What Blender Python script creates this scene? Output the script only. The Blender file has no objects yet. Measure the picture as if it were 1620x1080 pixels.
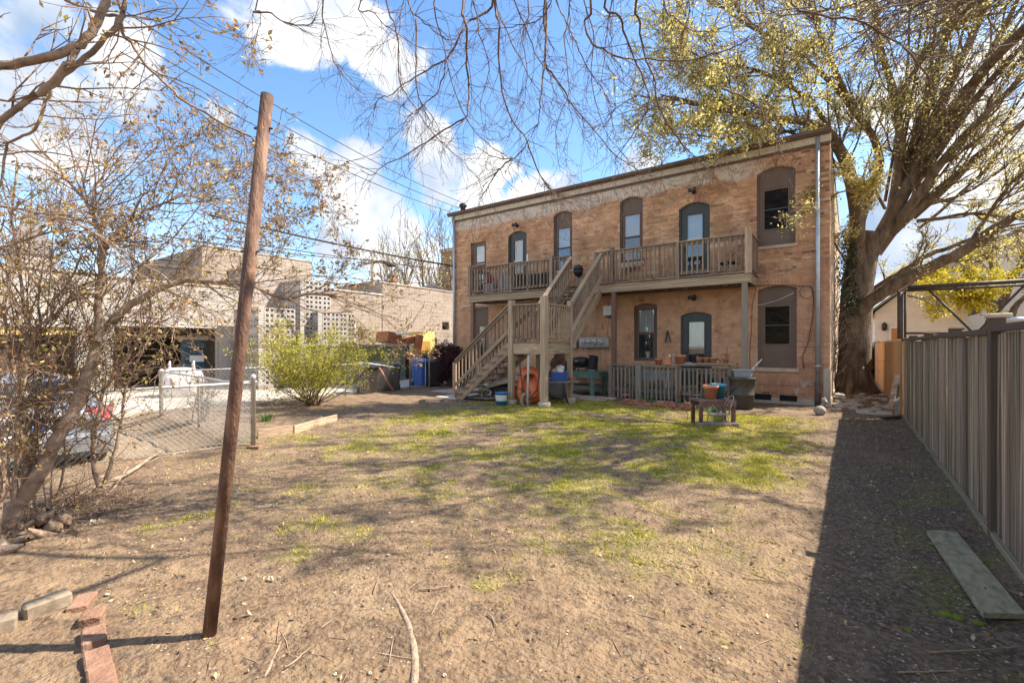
import bpy, math, random
import numpy as np
from mathutils import Matrix, Vector
rnd = random.Random(7)
rng = np.random.default_rng(7)
SC = bpy.context.scene
COL = SC.collection
R = math.radians

# ------------------------------------------------------------------ camera, sky, sun, exposure
YAW = 35.88
EYE = Vector((0, 0, 1.6))
cd = bpy.data.cameras.new('camera'); cam = bpy.data.objects.new('camera', cd); COL.objects.link(cam)
cam.location = EYE; cam.rotation_euler = (R(90), 0, R(YAW))
cd.sensor_width = 36; cd.lens = 36 * 741 / 1620; cd.shift_y = 8 / 1620
cd.clip_start = .05; cd.clip_end = 3000
SC.camera = cam
FX = 741.0; CX = 810.0; HY = 548.0
cs, sn = math.cos(R(YAW)), math.sin(R(YAW))

SUN = Vector((.64, .60, 1.0)).normalized()
sd = bpy.data.lights.new('sun', 'SUN'); so = bpy.data.objects.new('sun', sd); COL.objects.link(so)
sd.energy = 4.15; sd.angle = R(.5); sd.color = (1, .90, .76)
so.rotation_euler = SUN.to_track_quat('Z', 'Y').to_euler(); so.location = (8, 8, 30)
SC.view_settings.view_transform = 'Standard'; SC.view_settings.look = 'None'
SC.view_settings.exposure = 1.52; SC.view_settings.gamma = 1
SC.view_settings.use_curve_mapping = False
SC.cycles.max_bounces = 6; SC.cycles.transparent_max_bounces = 8

def ray(px, py):
    x = (px - CX) / FX
    return Vector((x * cs - sn, x * sn + cs, (HY - py) / FX))
def at(px, py, d): return EYE + ray(px, py) * d                 # a point d metres in front of the lens plane
def gp(px, py, z=0.0): return EYE + ray(px, py) * ((z - 1.6) / ray(px, py).z)   # on level ground
def onY(px, py, Y): return EYE + ray(px, py) * (Y / ray(px, py).y)
def onX(px, py, X): return EYE + ray(px, py) * (X / ray(px, py).x)

def build_world():
    w = bpy.data.worlds.new('World'); SC.world = w; w.use_nodes = True
    nt = w.node_tree; N = nt.nodes; L = nt.links; N.clear()
    def n(t, **k):
        a = N.new(t)
        for q, v in k.items(): setattr(a, q, v)
        return a
    def math_(op, a, b=None, c=None):
        m = n('ShaderNodeMath', operation=op)
        for i, v in enumerate((a, b, c)):
            if v is None: continue
            if isinstance(v, (int, float)): m.inputs[i].default_value = v
            else: L.new(v, m.inputs[i])
        return m.outputs[0]
    sky = n('ShaderNodeTexSky', sky_type='NISHITA', sun_disc=False)
    sky.sun_elevation = math.asin(SUN.z); sky.sun_rotation = math.atan2(SUN.x, SUN.y)
    sky.air_density = 1.0; sky.dust_density = .35; sky.ozone_density = 1.6
    tc = n('ShaderNodeTexCoord'); V = tc.outputs['Generated']
    sep = n('ShaderNodeSeparateXYZ'); L.new(V, sep.inputs[0])
    # cumulus: soft masses placed by direction, edges broken by noise
    blobs = [(1, 520, 40, .17), (1, 620, 80, .14), (1, 585, 350, .18), (1, 510, 300, .13), (1, 690, 245, .14), (1, 780, 250, .14), (.9, 680, 410, .14), (.9, 850, 290, .11),
             (.85, 900, 290, .11), (.75, 1000, 270, .10), (.7, 235, 130, .15), (.8, 90, 250, .2), (.7, 385, 205, .05),
             (.8, 30, 30, .16), (.62, 790, 100, .07), (.9, 1480, 330, .30), (.8, 1600, 200, .3), (.6, 1350, 330, .2), (.7, 1350, 200, .12)]
    wn = n('ShaderNodeTexNoise'); wn.inputs['Scale'].default_value = 3.6; wn.inputs['Detail'].default_value = 5; L.new(V, wn.inputs['Vector'])
    ws = n('ShaderNodeVectorMath', operation='SUBTRACT'); L.new(wn.outputs['Color'], ws.inputs[0]); ws.inputs[1].default_value = (.5, .5, .5)
    wv = n('ShaderNodeVectorMath', operation='MULTIPLY_ADD'); L.new(ws.outputs[0], wv.inputs[0]); wv.inputs[1].default_value = (.34, .34, .30); L.new(V, wv.inputs[2]); VW = wv.outputs[0]
    acc = None
    for (s, px, py, rad) in blobs:
        d = ray(px, py).normalized()
        vd = n('ShaderNodeVectorMath', operation='DISTANCE'); L.new(VW, vd.inputs[0]); vd.inputs[1].default_value = d
        m = n('ShaderNodeMapRange'); m.interpolation_type = 'SMOOTHSTEP'
        m.inputs[1].default_value = 0; m.inputs[2].default_value = rad * 1.15; m.inputs[3].default_value = s; m.inputs[4].default_value = 0
        L.new(vd.outputs['Value'], m.inputs[0])
        acc = m.outputs[0] if acc is None else math_('MAXIMUM', acc, m.outputs[0])
    # unseen sky behind the camera: noise cloud, thickened to brighten the shaded sides
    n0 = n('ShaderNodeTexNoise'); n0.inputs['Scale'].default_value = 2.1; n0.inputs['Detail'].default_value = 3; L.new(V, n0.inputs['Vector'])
    n1 = n('ShaderNodeTexNoise'); n1.inputs['Scale'].default_value = 6.5; n1.inputs['Detail'].default_value = 12; n1.inputs['Roughness'].default_value = .56
    n1.inputs['Distortion'].default_value = .35
    L.new(V, n1.inputs['Vector'])
    n2 = n('ShaderNodeTexNoise'); n2.inputs['Scale'].default_value = 5.5; n2.inputs['Detail'].default_value = 9
    mp = n('ShaderNodeMapping'); mp.inputs['Location'].default_value = (3, 1, .12); L.new(V, mp.inputs[0]); L.new(mp.outputs[0], n2.inputs['Vector'])
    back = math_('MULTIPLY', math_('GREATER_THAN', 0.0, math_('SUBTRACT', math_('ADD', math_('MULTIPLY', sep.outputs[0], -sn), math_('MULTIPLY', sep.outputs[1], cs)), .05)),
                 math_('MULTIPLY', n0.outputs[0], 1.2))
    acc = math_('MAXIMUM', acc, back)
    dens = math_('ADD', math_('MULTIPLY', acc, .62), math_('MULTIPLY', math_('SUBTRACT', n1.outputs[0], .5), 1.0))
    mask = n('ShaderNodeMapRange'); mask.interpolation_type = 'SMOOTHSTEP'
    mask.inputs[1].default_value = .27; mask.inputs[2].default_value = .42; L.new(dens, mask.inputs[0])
    # pale band low over the horizon
    hz = n('ShaderNodeMapRange'); hz.inputs[1].default_value = 0; hz.inputs[2].default_value = .26; hz.inputs[3].default_value = .55; hz.inputs[4].default_value = 0
    L.new(sep.outputs[2], hz.inputs[0])
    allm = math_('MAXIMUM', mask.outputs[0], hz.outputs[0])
    cr = n('ShaderNodeValToRGB'); cr.color_ramp.elements[0].position = .36; cr.color_ramp.elements[0].color = (.40, .52, .70, 1)
    cr.color_ramp.elements[1].position = .60; cr.color_ramp.elements[1].color = (1, 1, 1, 1)
    e = cr.color_ramp.elements.new(.48); e.color = (.70, .76, .87, 1)
    lit = math_('ADD', n2.outputs[0], math_('MULTIPLY', math_('SUBTRACT', dens, .35), .22))
    L.new(lit, cr.inputs[0])
    b1 = n('ShaderNodeBackground'); b1.inputs[1].default_value = .11
    hs = n('ShaderNodeHueSaturation'); hs.inputs['Saturation'].default_value = 1.15; L.new(sky.outputs[0], hs.inputs['Color'])
    L.new(hs.outputs[0], b1.inputs[0])
    b2 = n('ShaderNodeBackground'); b2.inputs[1].default_value = .44; L.new(cr.outputs[0], b2.inputs[0])
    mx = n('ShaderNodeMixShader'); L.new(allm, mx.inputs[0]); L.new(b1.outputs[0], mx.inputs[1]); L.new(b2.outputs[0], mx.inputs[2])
    o = n('ShaderNodeOutputWorld'); L.new(mx.outputs[0], o.inputs[0])
build_world()

# ------------------------------------------------------------------ materials
MATS = {}
def mat(name, cols, scale=6, rough=.85, bump=0.0, bscale=None, stretch=(1, 1, 1), metal=0, island=0.0, obj=0.0, coord='pos',
        detail=8, contrast=1.0, spots=None, trans=0.0, spec=None, bdist=.02, extra=None):
    """cols: colours along a noise ramp; island/obj: brightness jitter per piece; spots: (scale, threshold, colour) patches of dirt, paint or rust."""
    m = bpy.data.materials.new(name); m.use_nodes = True; MATS[name] = m
    nt = m.node_tree; N = nt.nodes; L = nt.links; bs = N['Principled BSDF']; out = N['Material Output']
    def n(t, **k):
        a = N.new(t)
        for q, v in k.items(): setattr(a, q, v)
        return a
    if coord == 'pos': vec = n('ShaderNodeNewGeometry').outputs['Position']
    else:
        tc = n('ShaderNodeTexCoord'); oi = n('ShaderNodeObjectInfo')
        sc_ = n('ShaderNodeVectorMath', operation='MULTIPLY_ADD'); 
        cmb = n('ShaderNodeCombineXYZ')
        mm = n('ShaderNodeMath', operation='MULTIPLY'); mm.inputs[1].default_value = 57; L.new(oi.outputs['Random'], mm.inputs[0])
        for i in range(3): L.new(mm.outputs[0], cmb.inputs[i])
        L.new(tc.outputs['Object'], sc_.inputs[0]); sc_.inputs[1].default_value = (1, 1, 1); L.new(cmb.outputs[0], sc_.inputs[2]); vec = sc_.outputs[0]
    mp = n('ShaderNodeMapping'); mp.inputs['Scale'].default_value = stretch; L.new(vec, mp.inputs[0]); vec = mp.outputs[0]
    tex = n('ShaderNodeTexNoise'); tex.inputs['Scale'].default_value = scale; tex.inputs['Detail'].default_value = detail; tex.inputs['Roughness'].default_value = .6
    L.new(vec, tex.inputs['Vector'])
    cr = n('ShaderNodeValToRGB'); el = cr.color_ramp.elements
    k = len(cols); lo, hi = .5 - .2 / contrast, .5 + .2 / contrast
    el[0].position = lo; el[0].color = (*cols[0], 1)
    if k == 1: el[1].position = hi; el[1].color = (*cols[0], 1)
    else:
        el[1].position = hi; el[1].color = (*cols[-1], 1)
        for i in range(1, k - 1): e = el.new(lo + (hi - lo) * i / (k - 1)); e.color = (*cols[i], 1)
    L.new(tex.outputs[0], cr.inputs[0]); c = cr.outputs[0]
    def mixc(f, a, b, bt='MIX'):
        x = n('ShaderNodeMix', data_type='RGBA', blend_type=bt)
        if isinstance(f, float): x.inputs[0].default_value = f
        else: L.new(f, x.inputs[0])
        for s, v in ((x.inputs[6], a), (x.inputs[7], b)):
            if isinstance(v, tuple): s.default_value = (*v, 1)
            else: L.new(v, s)
        return x.outputs[2]
    for (ss, th, sc2, wid) in (spots or []):
        t2 = n('ShaderNodeTexNoise'); t2.inputs['Scale'].default_value = ss; t2.inputs['Detail'].default_value = 9; t2.inputs['Roughness'].default_value = .65
        L.new(vec, t2.inputs['Vector'])
        r2 = n('ShaderNodeMapRange'); r2.inputs[1].default_value = th; r2.inputs[2].default_value = th + wid; L.new(t2.outputs[0], r2.inputs[0])
        c = mixc(r2.outputs[0], c, sc2)
    for amt, src in ((island, 'isl'), (obj, 'obj')):
        if amt:
            s = n('ShaderNodeNewGeometry').outputs['Random Per Island'] if src == 'isl' else n('ShaderNodeObjectInfo').outputs['Random']
            hs = n('ShaderNodeHueSaturation'); mr = n('ShaderNodeMapRange'); mr.inputs[3].default_value = 1 - amt; mr.inputs[4].default_value = 1 + amt
            L.new(s, mr.inputs[0]); L.new(mr.outputs[0], hs.inputs['Value'])
            m2 = n('ShaderNodeMath', operation='FRACT'); m3 = n('ShaderNodeMath', operation='MULTIPLY'); m3.inputs[1].default_value = 7.31; L.new(s, m3.inputs[0]); L.new(m3.outputs[0], m2.inputs[0])
            mh = n('ShaderNodeMapRange'); mh.inputs[3].default_value = .5 - amt * .05; mh.inputs[4].default_value = .5 + amt * .05; L.new(m2.outputs[0], mh.inputs[0]); L.new(mh.outputs[0], hs.inputs['Hue'])
            L.new(c, hs.inputs['Color']); c = hs.outputs[0]
    if extra: c = extra(n, L, c, mixc)
    L.new(c, bs.inputs['Base Color'])
    bs.inputs['Roughness'].default_value = rough; bs.inputs['Metallic'].default_value = metal
    if spec is not None: bs.inputs['Specular IOR Level'].default_value = spec
    if bump:
        tb = n('ShaderNodeTexNoise'); tb.inputs['Scale'].default_value = bscale or scale * 3; tb.inputs['Detail'].default_value = 6; L.new(vec, tb.inputs['Vector'])
        b = n('ShaderNodeBump'); b.inputs['Strength'].default_value = bump; b.inputs['Distance'].default_value = bdist; L.new(tb.outputs[0], b.inputs['Height']); L.new(b.outputs[0], bs.inputs['Normal'])
    if trans:
        tr = n('ShaderNodeBsdfTranslucent'); L.new(c, tr.inputs[0]); mx = n('ShaderNodeMixShader'); mx.inputs[0].default_value = trans
        L.new(bs.outputs[0], mx.inputs[1]); L.new(tr.outputs[0], mx.inputs[2]); L.new(mx.outputs[0], out.inputs[0])
    return m
def glassmat(name, tint=(.9, .93, .95), refl=.22, rough=.02):
    m = bpy.data.materials.new(name); m.use_nodes = True; MATS[name] = m
    nt = m.node_tree; N = nt.nodes; L = nt.links; N.clear()
    t = N.new('ShaderNodeBsdfTransparent'); t.inputs[0].default_value = (*tint, 1); g = N.new('ShaderNodeBsdfGlossy'); g.inputs['Roughness'].default_value = rough
    fr = N.new('ShaderNodeFresnel'); fr.inputs[0].default_value = 1.5; ad = N.new('ShaderNodeMath'); ad.operation = 'ADD'; ad.inputs[1].default_value = refl; L.new(fr.outputs[0], ad.inputs[0])
    mx = N.new('ShaderNodeMixShader'); o = N.new('ShaderNodeOutputMaterial'); L.new(ad.outputs[0], mx.inputs[0]); L.new(t.outputs[0], mx.inputs[1]); L.new(g.outputs[0], mx.inputs[2]); L.new(mx.outputs[0], o.inputs[0])
    return m

# ------------------------------------------------------------------ geometry helpers
LOC = {}
def tag(o, label=None, cat=None, group=None, kind=None):
    if label: o['label'] = label
    if cat: o['category'] = cat
    if group: o['group'] = group
    if kind: o['kind'] = kind
    return o
def empty(name, loc, label, cat, group=None):
    o = bpy.data.objects.new(name, None); COL.objects.link(o); o.location = loc; LOC[o.name] = Vector(loc); o.empty_display_size = .1
    return tag(o, label, cat, group)
def link(name, me, parent=None, loc=None):
    o = bpy.data.objects.new(name, me); COL.objects.link(o)
    if parent is not None: o.parent = parent; LOC[o.name] = LOC[parent.name]
    else: LOC[o.name] = Vector(loc or (0, 0, 0)); o.location = LOC[o.name]
    return o
def np_mesh(name, V, F, m, smooth=False):
    V = np.asarray(V, dtype=np.float32); me = bpy.data.meshes.new(name)
    me.vertices.add(len(V)); me.vertices.foreach_set('co', V.ravel())
    if isinstance(F, np.ndarray): F = [F]
    F = [f for f in F if len(f)]
    tot = sum(f.size for f in F); me.loops.add(tot); me.loops.foreach_set('vertex_index', np.concatenate([f.ravel() for f in F]).astype(np.int32))
    cnt = np.concatenate([np.full(len(f), f.shape[1]) for f in F]).astype(np.int32)
    st = np.zeros(len(cnt), np.int32); st[1:] = np.cumsum(cnt)[:-1]
    me.polygons.add(len(cnt)); me.polygons.foreach_set('loop_start', st); me.polygons.foreach_set('loop_total', cnt)
    me.polygons.foreach_set('use_smooth', np.full(len(cnt), bool(smooth)))
    me.update(calc_edges=True); me.validate(); me.materials.append(m)
    return me
BOXF = [(0, 3, 2, 1), (4, 5, 6, 7), (0, 1, 5, 4), (1, 2, 6, 5), (2, 3, 7, 6), (3, 0, 4, 7)]
class MB:
    def __init__(s): s.v = []; s.f = []; s.sm = []
    def _a(s, vs, fs, sm=False):
        b = len(s.v); s.v += [tuple(v) for v in vs]; s.f += [tuple(b + i for i in f) for f in fs]; s.sm += [sm] * len(fs); return s
    def box(s, x0, x1, y0, y1, z0, z1):
        return s._a([(x0, y0, z0), (x1, y0, z0), (x1, y1, z0), (x0, y1, z0), (x0, y0, z1), (x1, y0, z1), (x1, y1, z1), (x0, y1, z1)], BOXF)
    def beam(s, p, q, w, h, up=(0, 0, 1)):
        M = beam_matrix(p, q, w, h, up); return s._a([M @ Vector(c) for c in UNIT], BOXF)
    def quad(s, a, b, c, d): return s._a([a, b, c, d], [(0, 1, 2, 3)])
    def poly(s, pts): return s._a(pts, [tuple(range(len(pts)))])
    def prism(s, pts, d):
        n = len(pts); d = Vector(d); P = [Vector(p) for p in pts]
        return s._a(P + [p + d for p in P], [tuple(range(n))[::-1], tuple(range(n, 2 * n))] + [(i, (i + 1) % n, (i + 1) % n + n, i + n) for i in range(n)])
    def lathe(s, c, prof, n=18, axis='z', close=True):
        c = Vector(c); vs = []
        for (r, h) in prof:
            for k in range(n):
                a = 2 * math.pi * k / n; x, y = r * math.cos(a), r * math.sin(a)
                vs.append(c + (Vector((x, y, h)) if axis == 'z' else Vector((h, x, y)) if axis == 'x' else Vector((x, h, y))))
        fs = [(j * n + k, j * n + (k + 1) % n, (j + 1) * n + (k + 1) % n, (j + 1) * n + k) for j in range(len(prof) - 1) for k in range(n)]
        if close: fs += [tuple(range(n))[::-1], tuple(range((len(prof) - 1) * n, len(prof) * n))]
        return s._a(vs, fs, True)
    def tube(s, pts, r, n=6):
        P = [Vector(p) for p in pts]; rs = r if isinstance(r, (list, tuple)) else [r] * len(P); vs = []
        for i, p in enumerate(P):
            t = (P[min(i + 1, len(P) - 1)] - P[max(i - 1, 0)]).normalized(); u = t.cross(Vector((.31, .17, .93))).normalized(); v = t.cross(u)
            vs += [p + (u * math.cos(2 * math.pi * k / n) + v * math.sin(2 * math.pi * k / n)) * rs[i] for k in range(n)]
        fs = [(j * n + k, j * n + (k + 1) % n, (j + 1) * n + (k + 1) % n, (j + 1) * n + k) for j in range(len(P) - 1) for k in range(n)]
        fs += [tuple(range(n))[::-1], tuple(range((len(P) - 1) * n, len(P) * n))]
        return s._a(vs, fs, True)
    def ball(s, c, r, n=10, m=7, jit=0, sq=(1, 1, 1)):
        c = Vector(c); vs = []
        for j in range(m + 1):
            th = math.pi * j / m
            for k in range(n):
                a = 2 * math.pi * k / n; q = 1 + rnd.uniform(-jit, jit)
                vs.append(c + Vector((math.sin(th) * math.cos(a) * sq[0], math.sin(th) * math.sin(a) * sq[1], math.cos(th) * sq[2])) * r * q)
        return s._a(vs, [(j * n + k, j * n + (k + 1) % n, (j + 1) * n + (k + 1) % n, (j + 1) * n + k) for j in range(m) for k in range(n)], True)
    def build(s, name, m, parent=None, loc=None, bevel=0, kind=None):
        if parent is not None: L0 = LOC[parent.name]
        elif loc is not None: L0 = Vector(loc)
        else:
            A = np.array(s.v); L0 = Vector(((A[:, 0].min() + A[:, 0].max()) / 2, (A[:, 1].min() + A[:, 1].max()) / 2, A[:, 2].min()))
        me = bpy.data.meshes.new(name); me.from_pydata([Vector(v) - L0 for v in s.v], [], s.f)
        me.polygons.foreach_set('use_smooth', s.sm); me.update(); me.materials.append(m)
        o = link(name, me, parent, L0)
        if bevel: b = o.modifiers.new('bevel', 'BEVEL'); b.width = bevel; b.segments = 1; b.limit_method = 'ANGLE'
        if kind: o['kind'] = kind
        return o
UNIT = [(-.5, -.5, -.5), (.5, -.5, -.5), (.5, .5, -.5), (-.5, .5, -.5), (-.5, -.5, .5), (.5, -.5, .5), (.5, .5, .5), (-.5, .5, .5)]
def beam_matrix(p, q, w, h, up=(0, 0, 1)):
    p, q = Vector(p), Vector(q); d = q - p; ln = d.length; x = d.normalized(); u = Vector(up)
    if abs(x.dot(u)) > .99: u = Vector((0, 1, 0))
    y = u.cross(x).normalized(); z = x.cross(y)
    M = Matrix((x * ln, y * w, z * h)).transposed().to_4x4(); M.translation = (p + q) / 2
    return M
_ub = {}
def unit_box(m):
    if m.name not in _ub:
        me = bpy.data.meshes.new('board'); me.from_pydata(UNIT, [], BOXF); me.update(); me.materials.append(m); _ub[m.name] = me
    return _ub[m.name]
def bar(name, p, q, w, h, m, parent, up=(0, 0, 1)):
    """one board of its own, w across and h in the up direction, sharing its mesh with its like"""
    o = bpy.data.objects.new(name, unit_box(m)); COL.objects.link(o); o.parent = parent
    o.matrix_basis = Matrix.Translation(-LOC[parent.name]) @ beam_matrix(p, q, w, h, up); LOC[o.name] = LOC[parent.name]
    return o
def rail_run(par, p, q, m, h=1.0, gap=.14, bal=.04, zb=.1, top=(.14, .04), postw=0, rad=None):
    """a balustrade between floor points p and q"""
    p, q = Vector(p), Vector(q); Z = Vector((0, 0, 1))
    bar('top_rail', p + Z * h, q + Z * h, top[0], top[1], m, par)
    bar('rail', p + Z * (h - .07), q + Z * (h - .07), .04, .09, m, par)
    bar('bottom_rail', p + Z * zb, q + Z * zb, .04, .09, m, par)
    n = max(2, int((q - p).length / gap)); side = (q - p).normalized().cross(Z).normalized() * .035
    for i in range(n):
        a = p.lerp(q, (i + .5) / n) + side
        bar('baluster', a + Z * (zb - .05), a + Z * (h - .03) + Vector((rnd.uniform(-.006, .006), 0, 0)), bal, bal, m, par)

class Tubes:
    def __init__(s): s.g = {}
    def add(s, pts, rad, sides):
        s.g.setdefault((len(pts), sides), []).append((pts, rad))
    def mesh(s, name, m, smooth=True, off=(0, 0, 0)):
        VV = []; FF = []; base = 0
        for (n, k), lst in s.g.items():
            P = np.array([[tuple(q) for q in a] for a, _ in lst], dtype=np.float64); Rr = np.array([b for _, b in lst], dtype=np.float64); B = len(lst)
            T = np.empty_like(P); T[:, 1:-1] = P[:, 2:] - P[:, :-2]; T[:, 0] = P[:, 1] - P[:, 0]; T[:, -1] = P[:, -1] - P[:, -2]
            T /= np.linalg.norm(T, axis=2, keepdims=True) + 1e-9
            ref = np.where(np.abs(T.mean(1)[:, 2:3]) > .8, np.array([[1., .1, 0]]), np.array([[.05, .1, 1.]]))[:, None, :]
            U = np.cross(T, ref); U /= np.linalg.norm(U, axis=2, keepdims=True) + 1e-9; W = np.cross(T, U)
            ang = 2 * np.pi * np.arange(k) / k
            V = P[:, :, None, :] + (U[:, :, None, :] * np.cos(ang)[None, None, :, None] + W[:, :, None, :] * np.sin(ang)[None, None, :, None]) * Rr[:, :, None, None]
            idx = base + np.arange(B * n * k).reshape(B, n, k); a = idx[:, :-1, :]; b = np.roll(a, -1, axis=2); d = idx[:, 1:, :]; c = np.roll(d, -1, axis=2)
            VV.append(V.reshape(-1, 3)); FF.append(np.stack([a, b, c, d], -1).reshape(-1, 4)); base += B * n * k
        return np_mesh(name, np.concatenate(VV) - np.array(off), np.concatenate(FF), m, smooth)
def leaf_mesh(name, C, m, size=(.02, .035), aspect=.5, off=(0, 0, 0), droop=.3, seed=1):
    r = np.random.default_rng(seed); C = np.asarray(C); n = len(C)
    d = r.normal(size=(n, 3)); d[:, 2] -= droop; d /= np.linalg.norm(d, axis=1, keepdims=True)
    u = np.cross(d, r.normal(size=(n, 3))); u /= np.linalg.norm(u, axis=1, keepdims=True); w = np.cross(d, u)
    L = r.uniform(size[0], size[1], (n, 1)); W = L * aspect * .5
    V = np.stack([C, C + d * L * .5 + u * W + w * L * .06, C + d * L, C + d * L * .5 - u * W + w * L * .06], 1).reshape(-1, 3)
    return np_mesh(name, V - np.array(off), np.arange(4 * n).reshape(-1, 4), m)
def blocks(spans, mapf, m, name, off, dep):
    """bricks as (u0,u1,z0,z1,proud) -> one mesh"""
    A = np.array(spans); n = len(A); u0, u1, z0, z1, pr = A.T; o = np.zeros(n)
    c = [(u0, o - dep, z0), (u1, o - dep, z0), (u1, pr, z0), (u0, pr, z0), (u0, o - dep, z1), (u1, o - dep, z1), (u1, pr, z1), (u0, pr, z1)]
    V = np.stack([mapf(*q) for q in c], 1).reshape(-1, 3) - np.array(off)
    F = np.array([(2, 3, 7, 6), (1, 2, 6, 5), (3, 0, 4, 7), (4, 5, 6, 7), (0, 3, 2, 1)])
    F = (np.arange(n)[:, None, None] * 8 + F[None]).reshape(-1, 4)
    return np_mesh(name, V, F, m)

# value noise, for the ground
def vnoise(x, y, s, seed=0):
    x = x / s; y = y / s; xi = np.floor(x).astype(int); yi = np.floor(y).astype(int); fx = x - xi; fy = y - yi; fx = fx * fx * (3 - 2 * fx); fy = fy * fy * (3 - 2 * fy)
    def h(a, b):
        v = np.sin(a * 127.1 + b * 311.7 + seed * 74.7) * 43758.5453; return v - np.floor(v)
    return (h(xi, yi) * (1 - fx) + h(xi + 1, yi) * fx) * (1 - fy) + (h(xi, yi + 1) * (1 - fx) + h(xi + 1, yi + 1) * fx) * fy
def fbm(x, y, s, seed=0, o=4):
    t = 0; a = .5
    for i in range(o): t = t + a * vnoise(x, y, s, seed + i); s /= 2.03; a *= .5
    return t / (1 - .5 ** o)
def sstep(a, b, x):
    t = np.clip((x - a) / (b - a), 0, 1); return t * t * (3 - 2 * t)

# ------------------------------------------------------------------ ground
def gz(x, y):
    x = np.asarray(x, dtype=float); y = np.asarray(y, dtype=float)
    z = (fbm(x, y, 2.6, 3) - .5) * .09 + (fbm(x, y, .45, 9, 3) - .5) * .055 + (fbm(x, y, .11, 19, 3) - .5) * .030
    z = z * sstep(-30, -14, x) * (1 - .8 * sstep(12.5, 13.5, y) * sstep(0, -1, x))
    z -= .24 * (1 - sstep(-8.95, -8.35, x)) * sstep(-15, -13.2, x) * (1 - sstep(3.3, 4.2, y))
    z += .05 * np.exp(-((x - 1.0) / .25) ** 2) * sstep(0, 2, y) * (y < 27)
    z += .022 * np.exp(-((x + 2.86) ** 2 + (y - 1.1) ** 2) / .012)
    return z
def masks(x, y):
    edge = fbm(x, y, 1.1, 31)
    lawn = sstep(-9.3, -7.3, x) * (1 - sstep(-1.3, -.3, x + (edge - .5) * .8)) * sstep(1.6, 5.6, y + (fbm(x, y, 1.7, 8) - .5) * 3.0) * (1 - sstep(12.1, 12.7, y + (edge - .5)))
    far = sstep(5.0, 8.0, y + x * .15); pat = sstep(.46 - .13 * far, .66 - .08 * far, fbm(x, y, .9, 41)) * .6 + sstep(.44, .60, fbm(x, y, .24, 47, 3)) * .5
    grass = lawn * pat * (.45 + .55 * sstep(.42, .58, fbm(x, y, .5, 91, 3))) * (.72 + .6 * sstep(5, 8.0, y))
    grass = np.maximum(grass, .5 * sstep(.66, .80, fbm(x, y, .5, 53)) * sstep(-7.5, -6, x) * (1 - sstep(-.5, 0, x)) * (y < 12))
    mulch = sstep(-.45, -.1, x + (edge - .5) * .25) * sstep(1.05, .98, x) * (y < 13) * (.6 + .4 * sstep(.3, .5, fbm(x, y, .4, 61)))
    moss = sstep(.52, .6, fbm(x, y, .32, 67)) * sstep(.15, .4, x) * (1 - sstep(.85, 1, x)) * sstep(1.5, 3, y) * (1 - sstep(7.5, 9, y))
    grav = (1 - sstep(-9.3, -8.3, x)) * (1 - sstep(3.2, 4.4, y)) * sstep(-14.5, -13.6, x)
    return np.clip(grass, 0, 1), mulch, grav, np.clip(moss, 0, 1)
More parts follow.
